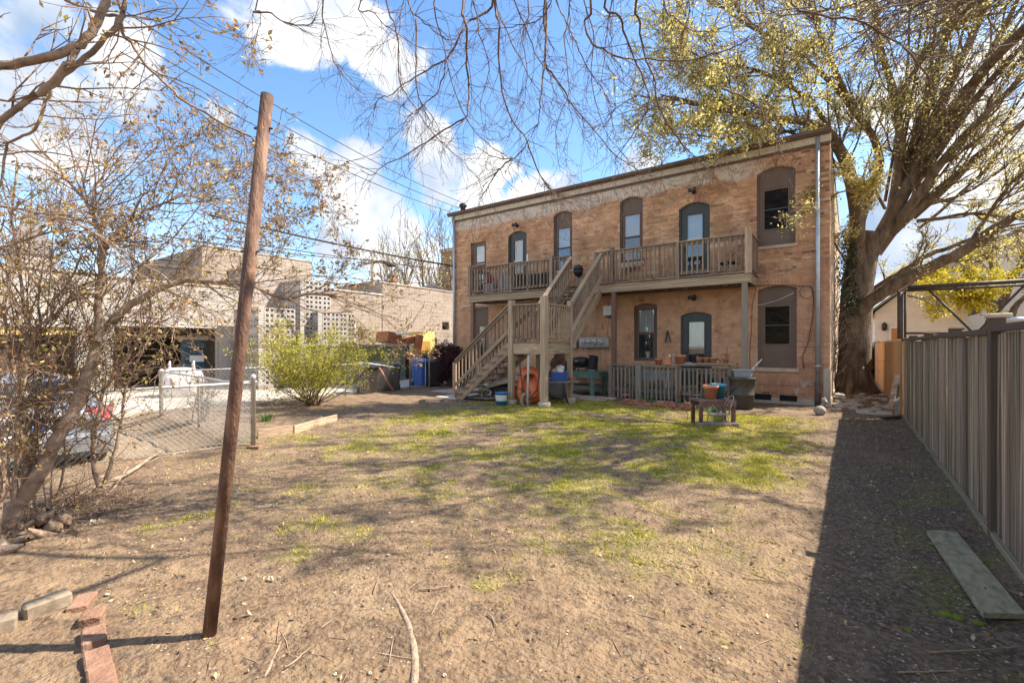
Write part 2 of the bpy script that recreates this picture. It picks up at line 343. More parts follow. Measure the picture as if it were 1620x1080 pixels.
def build_ground():
    xs = np.unique(np.round(np.concatenate([np.linspace(-700, -40, 14), np.linspace(-40, -14, 30), np.linspace(-14, -9, 50), np.arange(-9, 1.2, .045), np.linspace(1.3, 12, 20), np.linspace(14, 700, 14)]), 4))
    ys = np.unique(np.round(np.concatenate([np.linspace(-400, -12, 10), np.linspace(-10, .5, 24), np.arange(.5, 9, .045), np.arange(9, 16, .08), np.linspace(16, 40, 30), np.linspace(45, 900, 16)]), 4))
    X, Y = np.meshgrid(xs, ys); Z = gz(X, Y); V = np.stack([X, Y, Z], -1).reshape(-1, 3)
    nx, ny = len(xs), len(ys); i = np.arange(nx * ny).reshape(ny, nx); F = np.stack([i[:-1, :-1], i[:-1, 1:], i[1:, 1:], i[1:, :-1]], -1).reshape(-1, 4)
    g, mu, gr, mo = masks(V[:, 0], V[:, 1])
    def ex(n, L, c, mixc):
        a = n('ShaderNodeAttribute'); a.attribute_name = 'cover'; s = n('ShaderNodeSeparateColor'); L.new(a.outputs['Color'], s.inputs[0])
        P = n('ShaderNodeNewGeometry').outputs['Position']
        def ns(sc, lo, hi, det=6):
            t = n('ShaderNodeTexNoise'); t.inputs['Scale'].default_value = sc; t.inputs['Detail'].default_value = det; L.new(P, t.inputs['Vector'])
            r = n('ShaderNodeMapRange'); r.inputs[1].default_value = lo; r.inputs[2].default_value = hi; L.new(t.outputs[0], r.inputs[0]); return r.outputs[0]
        def mul(a_, b_):
            q = n('ShaderNodeMath', operation='MULTIPLY'); L.new(a_, q.inputs[0])
            if isinstance(b_, float): q.inputs[1].default_value = b_
            else: L.new(b_, q.inputs[1])
            return q.outputs[0]
        vo = n('ShaderNodeTexVoronoi'); vo.inputs['Scale'].default_value = 34; L.new(P, vo.inputs['Vector'])
        lt = n('ShaderNodeMath', operation='LESS_THAN'); lt.inputs[1].default_value = .16; L.new(vo.outputs['Distance'], lt.inputs[0])
        c = mixc(mul(ns(9, .50, .60, 10), .75), c, (.075, .046, .029)); c = mixc(mul(ns(2.1, .52, .62, 10), .55), c, (.10, .062, .038))
        c = mixc(mul(lt.outputs[0], ns(3, .45, .6)), c, (.36, .27, .185))
        c = mixc(mul(ns(26, .42, .62), .7), c, (.24, .17, .105))
        c = mixc(mul(s.outputs[1], .93), c, mixc(ns(30, .45, .62), (.085, .058, .038), (.22, .155, .105)))
        c = mixc(mul(s.outputs[2], .9), c, mixc(ns(60, .4, .6), (.36, .28, .18), (.19, .135, .085)))
        gc = mixc(ns(14, .4, .6), (.21, .22, .035), (.38, .32, .10))
        c = mixc(mul(s.outputs[0], ns(45, .33, .52)), c, gc)
        c = mixc(mul(a.outputs['Alpha'], ns(34, .46, .60)), c, (.15, .17, .025))
        return c
    m = mat('dirt', [(.080, .049, .027), (.205, .130, .072), (.325, .218, .124)], scale=3.2, rough=.95, bump=1.0, bscale=34, extra=ex, detail=12, bdist=.035, spots=[(.9, .56, (.30, .215, .13), .12)])
    me = np_mesh('ground', V, F, m, True)
    at_ = me.color_attributes.new('cover', 'FLOAT_COLOR', 'POINT'); at_.data.foreach_set('color', np.stack([g, mu, gr, mo], -1).astype(np.float32).ravel())
    o = link('ground', me); o['kind'] = 'structure'
build_ground()

def build_grass():
    N = 34000
    y = .8 + 11.9 * rng.random(N) ** .8; x = -9.2 + 9.2 * rng.random(N)
    g, mu, gr, mo = masks(x, y); k = rng.random(N) < g * 1.0 + .012; x, y, g = x[k], y[k], g[k]; nb = 13
    tr = rng.uniform(.015, .05, len(x)) * (1 + y * .04); x = np.repeat(x, nb) + rng.normal(size=len(x) * nb) * np.repeat(tr, nb); y = np.repeat(y, nb) + rng.normal(size=len(y) * nb) * np.repeat(tr, nb); g = np.repeat(g * rng.uniform(.5, 1.35, len(g)), nb)
    h = rng.uniform(.014, .045, len(x)) * (.5 + .75 * g); a = rng.uniform(0, 6.28, len(x)); w = rng.uniform(.003, .0055, len(x)) * (1 + y * .09)
    z = gz(x, y) - .003; tl = rng.uniform(.3, 1.3, len(x)) * h; b = rng.uniform(0, 6.28, len(x))
    V = np.stack([np.stack([x - np.cos(a) * w, y - np.sin(a) * w, z], -1), np.stack([x + np.cos(a) * w, y + np.sin(a) * w, z], -1), np.stack([x + np.cos(b) * tl, y + np.sin(b) * tl, z + h], -1)], 1).reshape(-1, 3)
    m = mat('grass', [(.24, .28, .02), (.50, .46, .06), (.62, .52, .20)], scale=3.4, rough=.7, island=.35, trans=.35, contrast=1.3)
    o = link('grass', np_mesh('grass', V, np.arange(len(V)).reshape(-1, 3), m)); tag(o, 'short patchy green and straw coloured grass over the dirt yard', 'grass', kind='stuff')
    # pale chips, dry leaf scraps and small stones
    N = 13000; y = .9 + 12 * rng.random(N) ** 1.5; x = -8 + 9 * rng.random(N); x[:3800] = -.3 + 1.25 * rng.random(3800)
    s = rng.uniform(.003, .009, N) * (1 + 1.0 * (rng.random(N) > .975)) * (1 + y * .06); z = gz(x, y) + s * .2
    base = np.array([(1, 0, 0), (0, 1, 0), (-1, 0, 0), (0, -1, 0), (0, 0, .5), (0, 0, -.5)]); F = np.array([(0, 1, 4), (1, 2, 4), (2, 3, 4), (3, 0, 4), (1, 0, 5), (2, 1, 5), (3, 2, 5), (0, 3, 5)])
    V = base[None] * s[:, None, None] * rng.uniform(.5, 1.3, (N, 6, 3)) + np.stack([x, y, z], -1)[:, None]
    m = mat('chips', [(.42, .33, .24), (.24, .16, .10), (.56, .48, .39)], scale=40, rough=.9, island=.5)
    o = link('pebbles', np_mesh('pebbles', V.reshape(-1, 3), (np.arange(N)[:, None, None] * 6 + F[None]).reshape(-1, 3), m)); tag(o, 'pale stone chips and bark scraps scattered on the soil', 'pebbles', kind='stuff')
    N = 26000; y = .9 + 12 * rng.random(N) ** 1.5; x = -9 + 10 * rng.random(N); z = gz(x, y)
    m = mat('clods', [(.07, .043, .027), (.20, .13, .085)], scale=20, rough=.95, island=.3)
    s = rng.uniform(.004, .011, N) * (1 + 1.3 * (rng.random(N) > .95)) * (1 + y * .05)
    V = base[None] * s[:, None, None] * rng.uniform(.5, 1.2, (N, 6, 3)) + np.stack([x, y, z], -1)[:, None]
    o = link('soil_clods', np_mesh('soil_clods', V.reshape(-1, 3), (np.arange(N)[:, None, None] * 6 + F[None]).reshape(-1, 3), m)); tag(o, 'loose brown clods and crumbs of soil across the bare yard', 'soil', kind='stuff')
    T = Tubes(); 
    for i in range(750):
        x = rnd.uniform(-8, .9); y = 1 + 10 * rnd.random() ** 1.5; a = rnd.uniform(0, 6.28); l = rnd.uniform(.03, .16); zz = float(gz(x, y)) + .004
        p = [(x + math.cos(a) * l * t + rnd.uniform(-.006, .006), y + math.sin(a) * l * t + rnd.uniform(-.006, .006), zz + .006 * t) for t in (-1, 0, 1)]
        T.add(p, [.0022, .0028, .001], 3)
    o = link('twig_litter', T.mesh('twig_litter', mat('dry_twig', [(.16, .1, .06), (.42, .32, .21)], scale=9, island=.3))); tag(o, 'thin dry twigs fallen on the dirt', 'twigs', kind='stuff')
    C = []
    for i in range(5200):
        x = rnd.uniform(-10.5, .95); y = .9 + 14 * rnd.random() ** 1.2; C.append((x, y, float(gz(x, y)) + .006))
    me = leaf_mesh('leaf_litter', C, mat('dead_leaf', [(.30, .19, .10), (.42, .30, .17), (.2, .12, .07)], scale=9, island=.35), (.02, .045), .6, droop=-.05, seed=4)
    o = link('leaf_litter', me); tag(o, 'brown dead leaf scraps lying over the yard', 'leaf litter', kind='stuff')
build_grass()

CONC = mat('concrete', [(.36, .32, .26), (.48, .43, .36), (.42, .38, .31)], scale=1.2, rough=.9, bump=.3, bscale=60, spots=[(.5, .55, (.28, .24, .19), .1)])
ASPH = mat('asphalt', [(.09, .085, .08), (.14, .13, .125)], scale=2, rough=.92, bump=.4, bscale=90)
b = MB()
for j in range(-14, 22): b.box(-19.7, -13.9, j * 4 + .02, j * 4 + 4, -.08, .03 + .004 * (j % 2))
o = b.build('alley', CONC); o['kind'] = 'structure'
o = MB().box(-9.2, -7.4, 11.9, 15.0, -.04, .045).box(-12.0, -9.25, 11.7, 14.0, -.04, .035).build('path', CONC); o['kind'] = 'structure'

# ------------------------------------------------------------------ brick building
def brick_extra(n, L, c, mixc):
    """the old paint: orange-tan wash on the ground floor, white peeling paint under the eaves, white flakes low on the wall"""
    P = n('ShaderNodeNewGeometry').outputs['Position']; s = n('ShaderNodeSeparateXYZ'); L.new(P, s.inputs[0])
    def ns(sc, det=8):
        t = n('ShaderNodeTexNoise'); t.inputs['Scale'].default_value = sc; t.inputs['Detail'].default_value = det; t.inputs['Roughness'].default_value = .65; L.new(P, t.inputs['Vector']); return t.outputs[0]
    def M(op, a, b_):
        q = n('ShaderNodeMath', operation=op)
        for i, v in enumerate((a, b_)):
            if isinstance(v, (int, float)): q.inputs[i].default_value = v
            else: L.new(v, q.inputs[i])
        return q.outputs[0]
    def mr(v, a, b_, c0=0, c1=1):
        r = n('ShaderNodeMapRange'); r.inputs[1].default_value = a; r.inputs[2].default_value = b_; r.inputs[3].default_value = c0; r.inputs[4].default_value = c1; L.new(v, r.inputs[0]); return r.outputs[0]
    isl = n('ShaderNodeNewGeometry').outputs['Random Per Island']; z, x = s.outputs[2], s.outputs[0]
    wn = n('ShaderNodeTexWhiteNoise', noise_dimensions='1D'); L.new(M('FLOOR', M('MULTIPLY', M('SUBTRACT', z, .17), 13.07), 0), wn.inputs['W'])
    hs = n('ShaderNodeHueSaturation'); L.new(mr(wn.outputs['Value'], 0, 1, .88, 1.12), hs.inputs['Value']); hs.inputs['Saturation'].default_value = 1.0; L.new(c, hs.inputs['Color']); c = hs.outputs[0]
    dk = M('MULTIPLY', mr(isl, .80, .84), mr(M('ADD', ns(.9), M('MULTIPLY', mr(x, -4.5, -.6), .16)), .52, .62)); c = mixc(M('MULTIPLY', dk, .75), c, (.13, .060, .040))
    lt = M('MULTIPLY', mr(isl, .16, .12), mr(ns(1.5), .46, .58)); c = mixc(M('MULTIPLY', lt, .6), c, (.72, .52, .34))
    wob = M('MULTIPLY', M('SUBTRACT', ns(.7), .5), 2.4)
    wash = M('MULTIPLY', mr(M('ADD', z, wob), 3.7, 3.3), mr(M('ADD', z, wob), .55, .85))
    wash = M('MULTIPLY', wash, M('MULTIPLY', mr(ns(5), .30, .46), mr(M('ADD', x, wob), -1.3, -1.6)))
    wcol = mixc(mr(ns(1.3), .42, .6), (.66, .385, .225), (.58, .31, .175)); wcol = mixc(mr(ns(2.2), .6, .7), wcol, (.32, .15, .10))
    c = mixc(M('MULTIPLY', wash, .72), c, wcol)
    band = M('MULTIPLY', mr(M('ADD', z, M('MULTIPLY', wob, .35)), 6.52, 6.66), M('ADD', M('MULTIPLY', mr(ns(9), .36, .46), mr(ns(1.6), .32, .44)), .0))
    band = M('MULTIPLY', band, mr(x, -1.7, -2.6))
    c = mixc(M('MULTIPLY', band, .9), c, mixc(mr(ns(7), .48, .66), (.70, .64, .56), (.44, .33, .25)))
    fl = M('MULTIPLY', mr(ns(7), .62, .65), M('MULTIPLY', mr(z, 3.4, 1.0), mr(ns(1.1), .44, .56)))
    c = mixc(M('MULTIPLY', fl, .9), c, (.66, .62, .58))
    fl2 = M('MULTIPLY', mr(ns(4), .57, .62), M('MULTIPLY', M('MULTIPLY', mr(z, .95, .55), mr(z, .18, .3)), mr(x, -3.2, -2.2)))
    c = mixc(M('MULTIPLY', fl2, .8), c, (.55, .50, .46))
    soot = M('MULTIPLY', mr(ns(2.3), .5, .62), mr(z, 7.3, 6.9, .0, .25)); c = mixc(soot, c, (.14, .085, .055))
    return c
BRICK = mat('brick', [(.40, .20, .105), (.56, .305, .165), (.68, .43, .26)], scale=1.6, rough=.9, bump=.6, bscale=70, island=.24, extra=brick_extra, detail=10, bdist=.01, spots=[(1.1, .58, (.26, .12, .075), .08), (22, .60, (.14, .07, .045), .05)])
MORT = mat('mortar', [(.50, .38, .27), (.64, .52, .39)], scale=5, rough=.95, bump=.5, bscale=60, extra=brick_extra)
BROWN = mat('brown_paint', [(.125, .078, .052), (.165, .105, .072)], scale=3, rough=.55, bump=.15, bscale=20, spots=[(6, .62, (.1, .065, .05), .1)])
DARKG = mat('slate_paint', [(.045, .05, .048), (.065, .07, .066)], scale=3, rough=.5)
STONE = mat('limestone', [(.42, .33, .24), (.55, .46, .36)], scale=6, rough=.9, bump=.4)
WHITEP = mat('white_paint', [(.66, .65, .62), (.78, .77, .74)], scale=7, rough=.6)
BLIND = mat('blind', [(.72, .72, .72), (.82, .82, .82)], scale=2, rough=.8)
SCREEN = mat('insect_screen', [(.045, .05, .058), (.08, .085, .10)], scale=2.5, rough=.6)
ROOMD = mat('dark_room', [(.012, .010, .009)], rough=.9)
GLASS = glassmat('window_glass', refl=.05); 
GLASSR = glassmat('mirror_glass', (.62, .58, .54), -.035, .12)
GALV = mat('galvanised', [(.40, .45, .49), (.52, .56, .60)], scale=4, rough=.42, metal=.55, spots=[(3, .6, (.3, .3, .3), .1)])
FASC = mat('cream_fascia', [(.50, .42, .31), (.60, .52, .40)], scale=5, rough=.7, spots=[(9, .63, (.3, .22, .15), .06)])
GUT = mat('brown_gutter', [(.10, .058, .038), (.15, .09, .06)], scale=4, rough=.5, spots=[(5, .6, (.2, .11, .06), .06)])
BLACK = mat('black_metal', [(.012, .012, .013), (.02, .02, .02)], rough=.45, spec=.6)

WY = 15.1; X0, X1, ZT = -14.0, -.45, 7.3
OPS = [  # u0,u1,z0,spring,rise
    dict(k='w', u=(-13.08, -12.26), z=(4.3, 5.98), r=.0, c='b', g=(.17, .12, .10), sp=.52, up='blind'),
    dict(k='d', u=(-11.11, -10.22), z=(3.62, 6.0), r=.16, c='g', up='blind'),
    dict(k='w', u=(-9.0, -8.22), z=(4.4, 6.46), r=.13, c='b', g=(.1, .45, .1), sp=.42, up='blind'),
    dict(k='w', u=(-6.38, -5.58), z=(4.42, 6.50), r=.13, c='b', g=(.1, .42, .1), sp=.45, up='blind'),
    dict(k='d', u=(-4.41, -3.48), z=(3.62, 5.92), r=.16, c='g', up='blind'),
    dict(k='w', u=(-2.20, -1.24), z=(4.46, 6.54), r=.15, c='b', panel=(.22, .42, .70, .20), sp=.48, up='mirror'),
    dict(k='w', u=(-5.88, -5.10), z=(1.12, 2.94), r=.09, c='g2', g=(.1, .10, .1), sp=.48, up='pane_backing'),
    dict(k='d', u=(-4.36, -3.43), z=(.36, 2.56), r=.11, c='g', up='pane_backing'),
    dict(k='w', u=(-2.18, -1.21), z=(.98, 3.22), r=.10, c='b', panel=(.16, .60, .60, .16), sp=.48, up='mirror'),
    dict(k='w', u=(-12.97, -12.12), z=(1.1, 3.22), r=.0, c='b', g=(.22, .75, .22), sp=.5, up='pane_backing'),
]
def archz(o, u, off=0):
    uc = (o['u'][0] + o['u'][1]) / 2; hw = (o['u'][1] - o['u'][0]) / 2
    t = max(0, 1 - ((u - uc) / hw) ** 2); return o['z'][1] + o['r'] * t + off
def brick_field(u0, u1, z0, z1, ops, bw=.205, bh=.0665, jt=.010, hz=(), seed=1, jit=.003):
    rr = random.Random(seed); out = []; z = z0; row = 0
    while z + bh <= z1 + .001:
        zm = z + bh / 2; off = (row % 2) * (bw + jt) / 2 + rr.uniform(-.01, .01); head = row % 6 == 5
        w = bw * .5 - jt / 2 if head else bw
        cuts = []
        for o in ops:
            ring = .13 if o['r'] > 0 else 0
            if o['z'][0] - .0 < zm < o['z'][1]: cuts.append(o['u'])
            elif o['z'][1] <= zm < o['z'][1] + o['r'] + ring:
                uc = (o['u'][0] + o['u'][1]) / 2; hw = (o['u'][1] - o['u'][0]) / 2 ; t = (zm - o['z'][1] - ring) / max(o['r'], .001)
                s = hw + (.04 if ring else 0) if t <= 0 else hw * math.sqrt(max(0, 1 - t)); cuts.append((uc - s, uc + s))
        x = u0 - off
        while x < u1:
            a, b_ = max(x, u0), min(x + w, u1); segs = [(a, b_)] if b_ - a > .03 else []
            for (c0, c1) in cuts:
                ns = []
                for (p, q) in segs:
                    if q <= c0 or p >= c1: ns.append((p, q)); continue
                    if c0 - p > .025: ns.append((p, c0))
                    if q - c1 > .025: ns.append((c1, q))
                segs = ns
            for (p, q) in segs:
                j = rr.uniform(-jit, jit); out.append((p, q, z + rr.uniform(-.0015, .0015), z + bh + rr.uniform(-.0015, .0015), .0 + j))
            x += w + jt
        z += bh + jt; row += 1
    return out
def wall_strips(mb, u0, u1, z0, z1, ops, mapf, dep):
    """the mortar plane with its openings, and their reveals dep deep"""
    us = {u0, u1}
    for o in ops:
        n = 10 if o['r'] else 1
        for i in range(n + 1): us.add(round(o['u'][0] + (o['u'][1] - o['u'][0]) * i / n, 5))
    us = sorted(us)
    for a, b_ in zip(us, us[1:]):
        m = (a + b_) / 2; cur = (z0, z0)
        for o in sorted([o for o in ops if o['u'][0] < m < o['u'][1]], key=lambda o: o['z'][0]):
            mb.quad(mapf(a, 0, cur[0]), mapf(b_, 0, cur[1]), mapf(b_, 0, o['z'][0]), mapf(a, 0, o['z'][0])); cur = (archz(o, a), archz(o, b_))
            mb.quad(mapf(a, 0, cur[0]), mapf(b_, 0, cur[1]), mapf(b_, -dep, cur[1]), mapf(a, -dep, cur[0]))
            mb.quad(mapf(a, 0, o['z'][0]), mapf(b_, 0, o['z'][0]), mapf(b_, -dep, o['z'][0]), mapf(a, -dep, o['z'][0]))
        mb.quad(mapf(a, 0, cur[0]), mapf(b_, 0, cur[1]), mapf(b_, 0, z1), mapf(a, 0, z1))
    for o in ops:
        for u in o['u']: mb.quad(mapf(u, 0, o['z'][0]), mapf(u, 0, archz(o, u)), mapf(u, -dep, archz(o, u)), mapf(u, -dep, o['z'][0]))

def build_house():
    B = empty('brick_building', (-7.2, 15.1, 0), 'two storey orange brick apartment building with wooden back porch and cream eaves', 'building')
    off = LOC[B.name]
    mapf = lambda u, o, z: np.stack([u, WY - .0 - o * 1.0, z], -1)
    mm = MB(); wall_strips(mm, X0, X1, 0.0, ZT, OPS, lambda u, o, z: (u, WY + .009 - o, z), .26)
    mm.box(X0, X0 + .25, WY + .26, 27, 0, ZT).box(X0, X1, 26.8, 27, 0, ZT).box(X1 - .25, X1 - .012, WY + .27, 27, 0, ZT)
    mm.quad((X1, WY + .009, 0), (X1 - .012, WY + .3, 0), (X1 - .012, WY + .3, ZT), (X1, WY + .009, ZT))
    mm.build('wall', MORT, B)
    MB().box(X0 - .02, X1 + .02, WY - .05, 27.1, -.2, .16).build('foundation', STONE, B)
    sp = brick_field(X0, X1, .17, ZT, OPS, seed=3)
    sp.sort(key=lambda s: (s[0] + .0) ** 2 + (WY) ** 2 + (s[2] - 1.6) ** 2)
    near, rest = sp[:290], sp[290:]
    for s in near:
        me = blocks([s], mapf, BRICK, 'brick', tuple(off), .05); link('brick', me, B)
    o = link('brickwork', blocks(rest, mapf, BRICK, 'brickwork', tuple(off), .05), B); o['kind'] = 'stuff'
    # arches of bricks on end
    for op in OPS:
        if not op['r']: continue
        ab = MB(); uc = (op['u'][0] + op['u'][1]) / 2; hw = (op['u'][1] - op['u'][0]) / 2 + .03; n = int(hw * 2 / .076)
        for i in range(n):
            u = uc - hw + (i + .5) * 2 * hw / n; z = archz(op, min(max(u, op['u'][0] + .001), op['u'][1] - .001)); sl = -2 * op['r'] * (u - uc) / hw ** 2; t = Vector((1, 0, sl)).normalized(); nn = Vector((-t.z, 0, t.x))
            p = Vector((u, WY + .03 - .012, z + .004)); ab.prism([p - t * .031, p + t * .031, p + t * .034 + nn * .19, p - t * .034 + nn * .19], (0, -.03, 0))
        ab.build('brick_arch', BRICK, B)
    # side wall brick courses, lit by the sun, and rear
    mapx = lambda u, o, z: np.stack([X1 + o, u, z], -1)
    ss = brick_field(WY + .01, 26.8, .17, ZT, [], seed=5)
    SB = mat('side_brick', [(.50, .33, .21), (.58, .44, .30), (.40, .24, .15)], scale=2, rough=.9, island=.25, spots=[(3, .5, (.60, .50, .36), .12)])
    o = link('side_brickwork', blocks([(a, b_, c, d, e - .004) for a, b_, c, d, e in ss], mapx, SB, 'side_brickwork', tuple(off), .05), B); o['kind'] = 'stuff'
    # windows and doors
    for op in OPS:
        u0, u1 = op['u']; z0, z1 = op['z']; yb = WY + .10; casing = BROWN if op['c'] == 'b' else DARKG if op['c'] == 'g' else BROWN
        w = u1 - u0
        if op['k'] == 'w':
            if 'panel' in op: l, bt, rr_, tp = op['panel'][0], op['panel'][1], op['panel'][3], op['panel'][2]; gu0, gu1, gz0, gz1 = u0 + .15, u1 - .15, z0 + (.46 if z0 > 3 else .66), z1 - .45
            else: gu0, gu1, gz0, gz1 = u0 + op['g'][0], u1 - op['g'][2], z0 + .08, z1 - op['g'][1]
        else: gu0, gu1, gz0, gz1 = u0 + .20, u1 - .20, z0 + .50, z1 - .16
        cb = MB()
        N = 8
        def col(a, b_, zb, zt=None):   # a strip of casing up to the arch
            cb.prism([(a, yb, zb), (b_, yb, zb), (b_, yb, (zt if zt else archz(op, b_))), (a, yb, (zt if zt else archz(op, a)))], (0, .05, 0))
        edges = sorted({u0, u1, gu0, gu1} | {u0 + w * i / N for i in range(N + 1)})
        for a, b_ in zip(edges, edges[1:]):
            if b_ - a < 1e-4: continue
            if gu0 - 1e-6 <= a and b_ <= gu1 + 1e-6: col(a, b_, gz1); cb.box(a, b_, yb, yb + .05, z0, gz0)
            else: col(a, b_, z0)
        nm = 'window' if op['k'] == 'w' else 'door'
        W = cb.build(nm, casing, B)
        # outer frame, proud of the casing
        fr = MB(); t = .05
        for (a, b_) in ((u0, u0 + t), (u1 - t, u1)): fr.box(a, b_, yb - .045, yb - .001, z0 + .001, z1 - .01)
        if op['k'] == 'w': fr.box(u0 + t, u1 - t, yb - .04, yb - .001, z0 + .001, z0 + .05)
        fr.build('frame', casing, W)
        sf = MB(); zm = gz0 + (gz1 - gz0) * .5; t = .035
        trim = BROWN if op['c'] != 'g' else DARKG
        sf.box(gu0, gu0 + t, yb - .02, yb + .03, gz0, gz1).box(gu1 - t, gu1, yb - .02, yb + .03, gz0, gz1).box(gu0 + t, gu1 - t, yb - .02, yb + .03, gz1 - t, gz1).box(gu0 + t, gu1 - t, yb - .02, yb + .03, gz0, gz0 + t)
        sf.build('sash', trim, W)
        MB().box(gu0 + t, gu1 - t, yb - .03, yb + .028, zm - .022, zm + .022).build('meeting_rail', BLACK if op['c'] == 'b' else WHITEP if op['k'] == 'd' else BROWN, W)
        g = GLASSR if op['up'] == 'mirror' else GLASS
        MB().box(gu0 + t, gu1 - t, yb + .012, yb + .016, zm + .022, gz1 - t).build('pane', g, W)
        MB().box(gu0 + t, gu1 - t, yb + .006, yb + .010, gz0 + t, zm - .022).build('pane', g, W)
        MB().box(gu0 + .01, gu1 - .01, yb + .055, yb + .065, gz0, gz1).build('pane_backing', (MATS.get('painted_reflection') or mat('painted_reflection', [(.03, .022, .016), (.16, .12, .09), (.30, .24, .19)], scale=3.5, rough=.9, stretch=(1, 1, 2.2))) if op['up'] == 'mirror' else BLIND if op['up'] == 'blind' else SCREEN, W)  # mirror windows: brown mottle painted behind the glass as tree reflections
        if op['up'] == 'pane_backing':
            q = MB()
            for i in range(9): u = gu0 + (gu1 - gu0) * (i + .5) / 9; q.box(u - .045, u + .04, yb + .022 + .008 * (i % 2), yb + .034 + .008 * (i % 2), zm + .05 if op['k'] == 'w' else zm + .02, gz1)
            q.build('blind', MATS.get('net') or mat('net', [(.58, .55, .48), (.74, .71, .64)], scale=6, rough=.8, stretch=(3, 1, .6)), W)
        if op['up'] == 'blind': MB().box(gu0 + t, gu1 - t, yb + .03, yb + .04, gz0 + t, zm).build('insect_screen', SCREEN, W)
        if op['k'] == 'd':
            MB().box(gu0 - .06, gu0 - .03, yb - .05, yb - .01, z0 + .98, z0 + 1.1).build('handle', BLACK, W)
            MB().box(gu0 - .02, gu1 + .02, yb - .014, yb - .001, z0 + .14, gz0 - .10).build('lower_panel', trim, W)
        elif op['z'][0] not in (1.12,):
            MB().box(u0 - .05, u1 + .06, WY - .055, WY + .1, z0 - .09, z0 - .001).build('sill', STONE, W, bevel=.006)
        if 'panel' in op:
            MB().box(gu0 - .03, gu0 - .012, yb - .012, yb - .001, z0 + .05, gz1 + .04).box(gu1 + .012, gu1 + .03, yb - .012, yb - .001, z0 + .05, gz1 + .04).box(gu0 - .03, gu1 + .03, yb - .012, yb - .001, gz1 + .042, gz1 + .06).build('moulding', casing, W)
    # eaves
    MB().box(X0 - .1, X1 + .02, WY - .10, WY - .012, 7.06, 7.25).build('fascia', FASC, B, bevel=.006)
    MB().box(X0 - .12, X1 + .01, WY - .05, WY - .013, 7.0, 7.058).build('eaves_moulding', GUT, B)
    g = MB(); pr = [(0, 0), (-.10, 0), (-.15, .05), (-.15, .13), (-.13, .13), (-.12, .06), (-.09, .02), (0, .02)]
    g.prism([(X0 - .25, WY - .09 + a, 7.253 + c) for a, c in pr], (X1 - X0 + .29, 0, 0)); g.build('gutter', GUT, B)
    MB().box(X0 - .10, X1 + .02, WY - .085, 27.1, 7.3, 7.40).build('roof', mat('roofing', [(.05, .045, .04), (.08, .07, .06)], scale=3), B)
    for (x, n_) in ((-.72, 'downspout'), (X0 + .04, 'downspout')):
        d = MB(); zb = .62 if x > -2 else .1
        d.lathe((x, WY - .10, 0), [(.055, zb), (.055, 7.22)], 14)
        for z in (1.05, 3.1, 5.2): d.lathe((x, WY - .10, 0), [(.06, z), (.06, z + .05)], 14).box(x - .075, x + .075, WY - .04, WY + .0, z, z + .05)
        d.build(n_, GALV, B)
    MB().lathe((-.72, WY - .10, 0), [(.07, .0), (.07, .62), (.05, .621)], 14).build('cast_iron_pipe', mat('rusty_pipe', [(.10, .07, .055), (.16, .12, .1)], scale=9), B)
    # cement patch up the corner
    MB().box(-.60, -.44, WY - .045, WY - .006, .0, 1.0).build('cement_corner', CONC, B, bevel=.01)
    # cellar vents at the foot of the wall
    for x in (-2.25, -1.62): MB().box(x, x + .42, WY - .053, WY - .008, .08, .24).build('vent', ROOMD, B)
    return B
HOUSE = build_house()
# chimney pot at the far roof end
c = MB().lathe((-13.75, 15.35, 7.4), [(.11, 0), (.11, .28), (.17, .30), (.17, .40), (.12, .44)], 14).build('vent_pipe', BLACK); tag(c, 'squat black capped vent pipe on the far left roof edge', 'vent')

def flood(px, py, label, up=False):
    p = onY(px, py, 15.02); r = empty('wall_light', p, label, 'light', 'twin lamps over the back doors')
    MB().lathe(p + Vector((0, .07, 0)), [(.07, -.03), (.07, .0)], 12, 'y').build('base_plate', BLACK, r)
    MB().box(p.x - .02, p.x + .02, p.y - .06, p.y + .04, p.z - .03, p.z + .02).build('bracket', BLACK, r)
    for s in (-1, 1):
        MB().lathe(p + Vector((s * .07, -.10, .02 + s * .01)), [(.03, .06), (.06, -.02), (.065, -.05), (.02, -.05)], 12, 'y').build('lamp_head', BLACK, r)
    return r
flood(817, 357, 'black wall light above the far left upstairs door')
flood(1097, 303, 'black twin wall light above the upstairs door beside the long railing')
flood(1097, 472, 'black twin wall light above the ground floor door behind the flower pots')

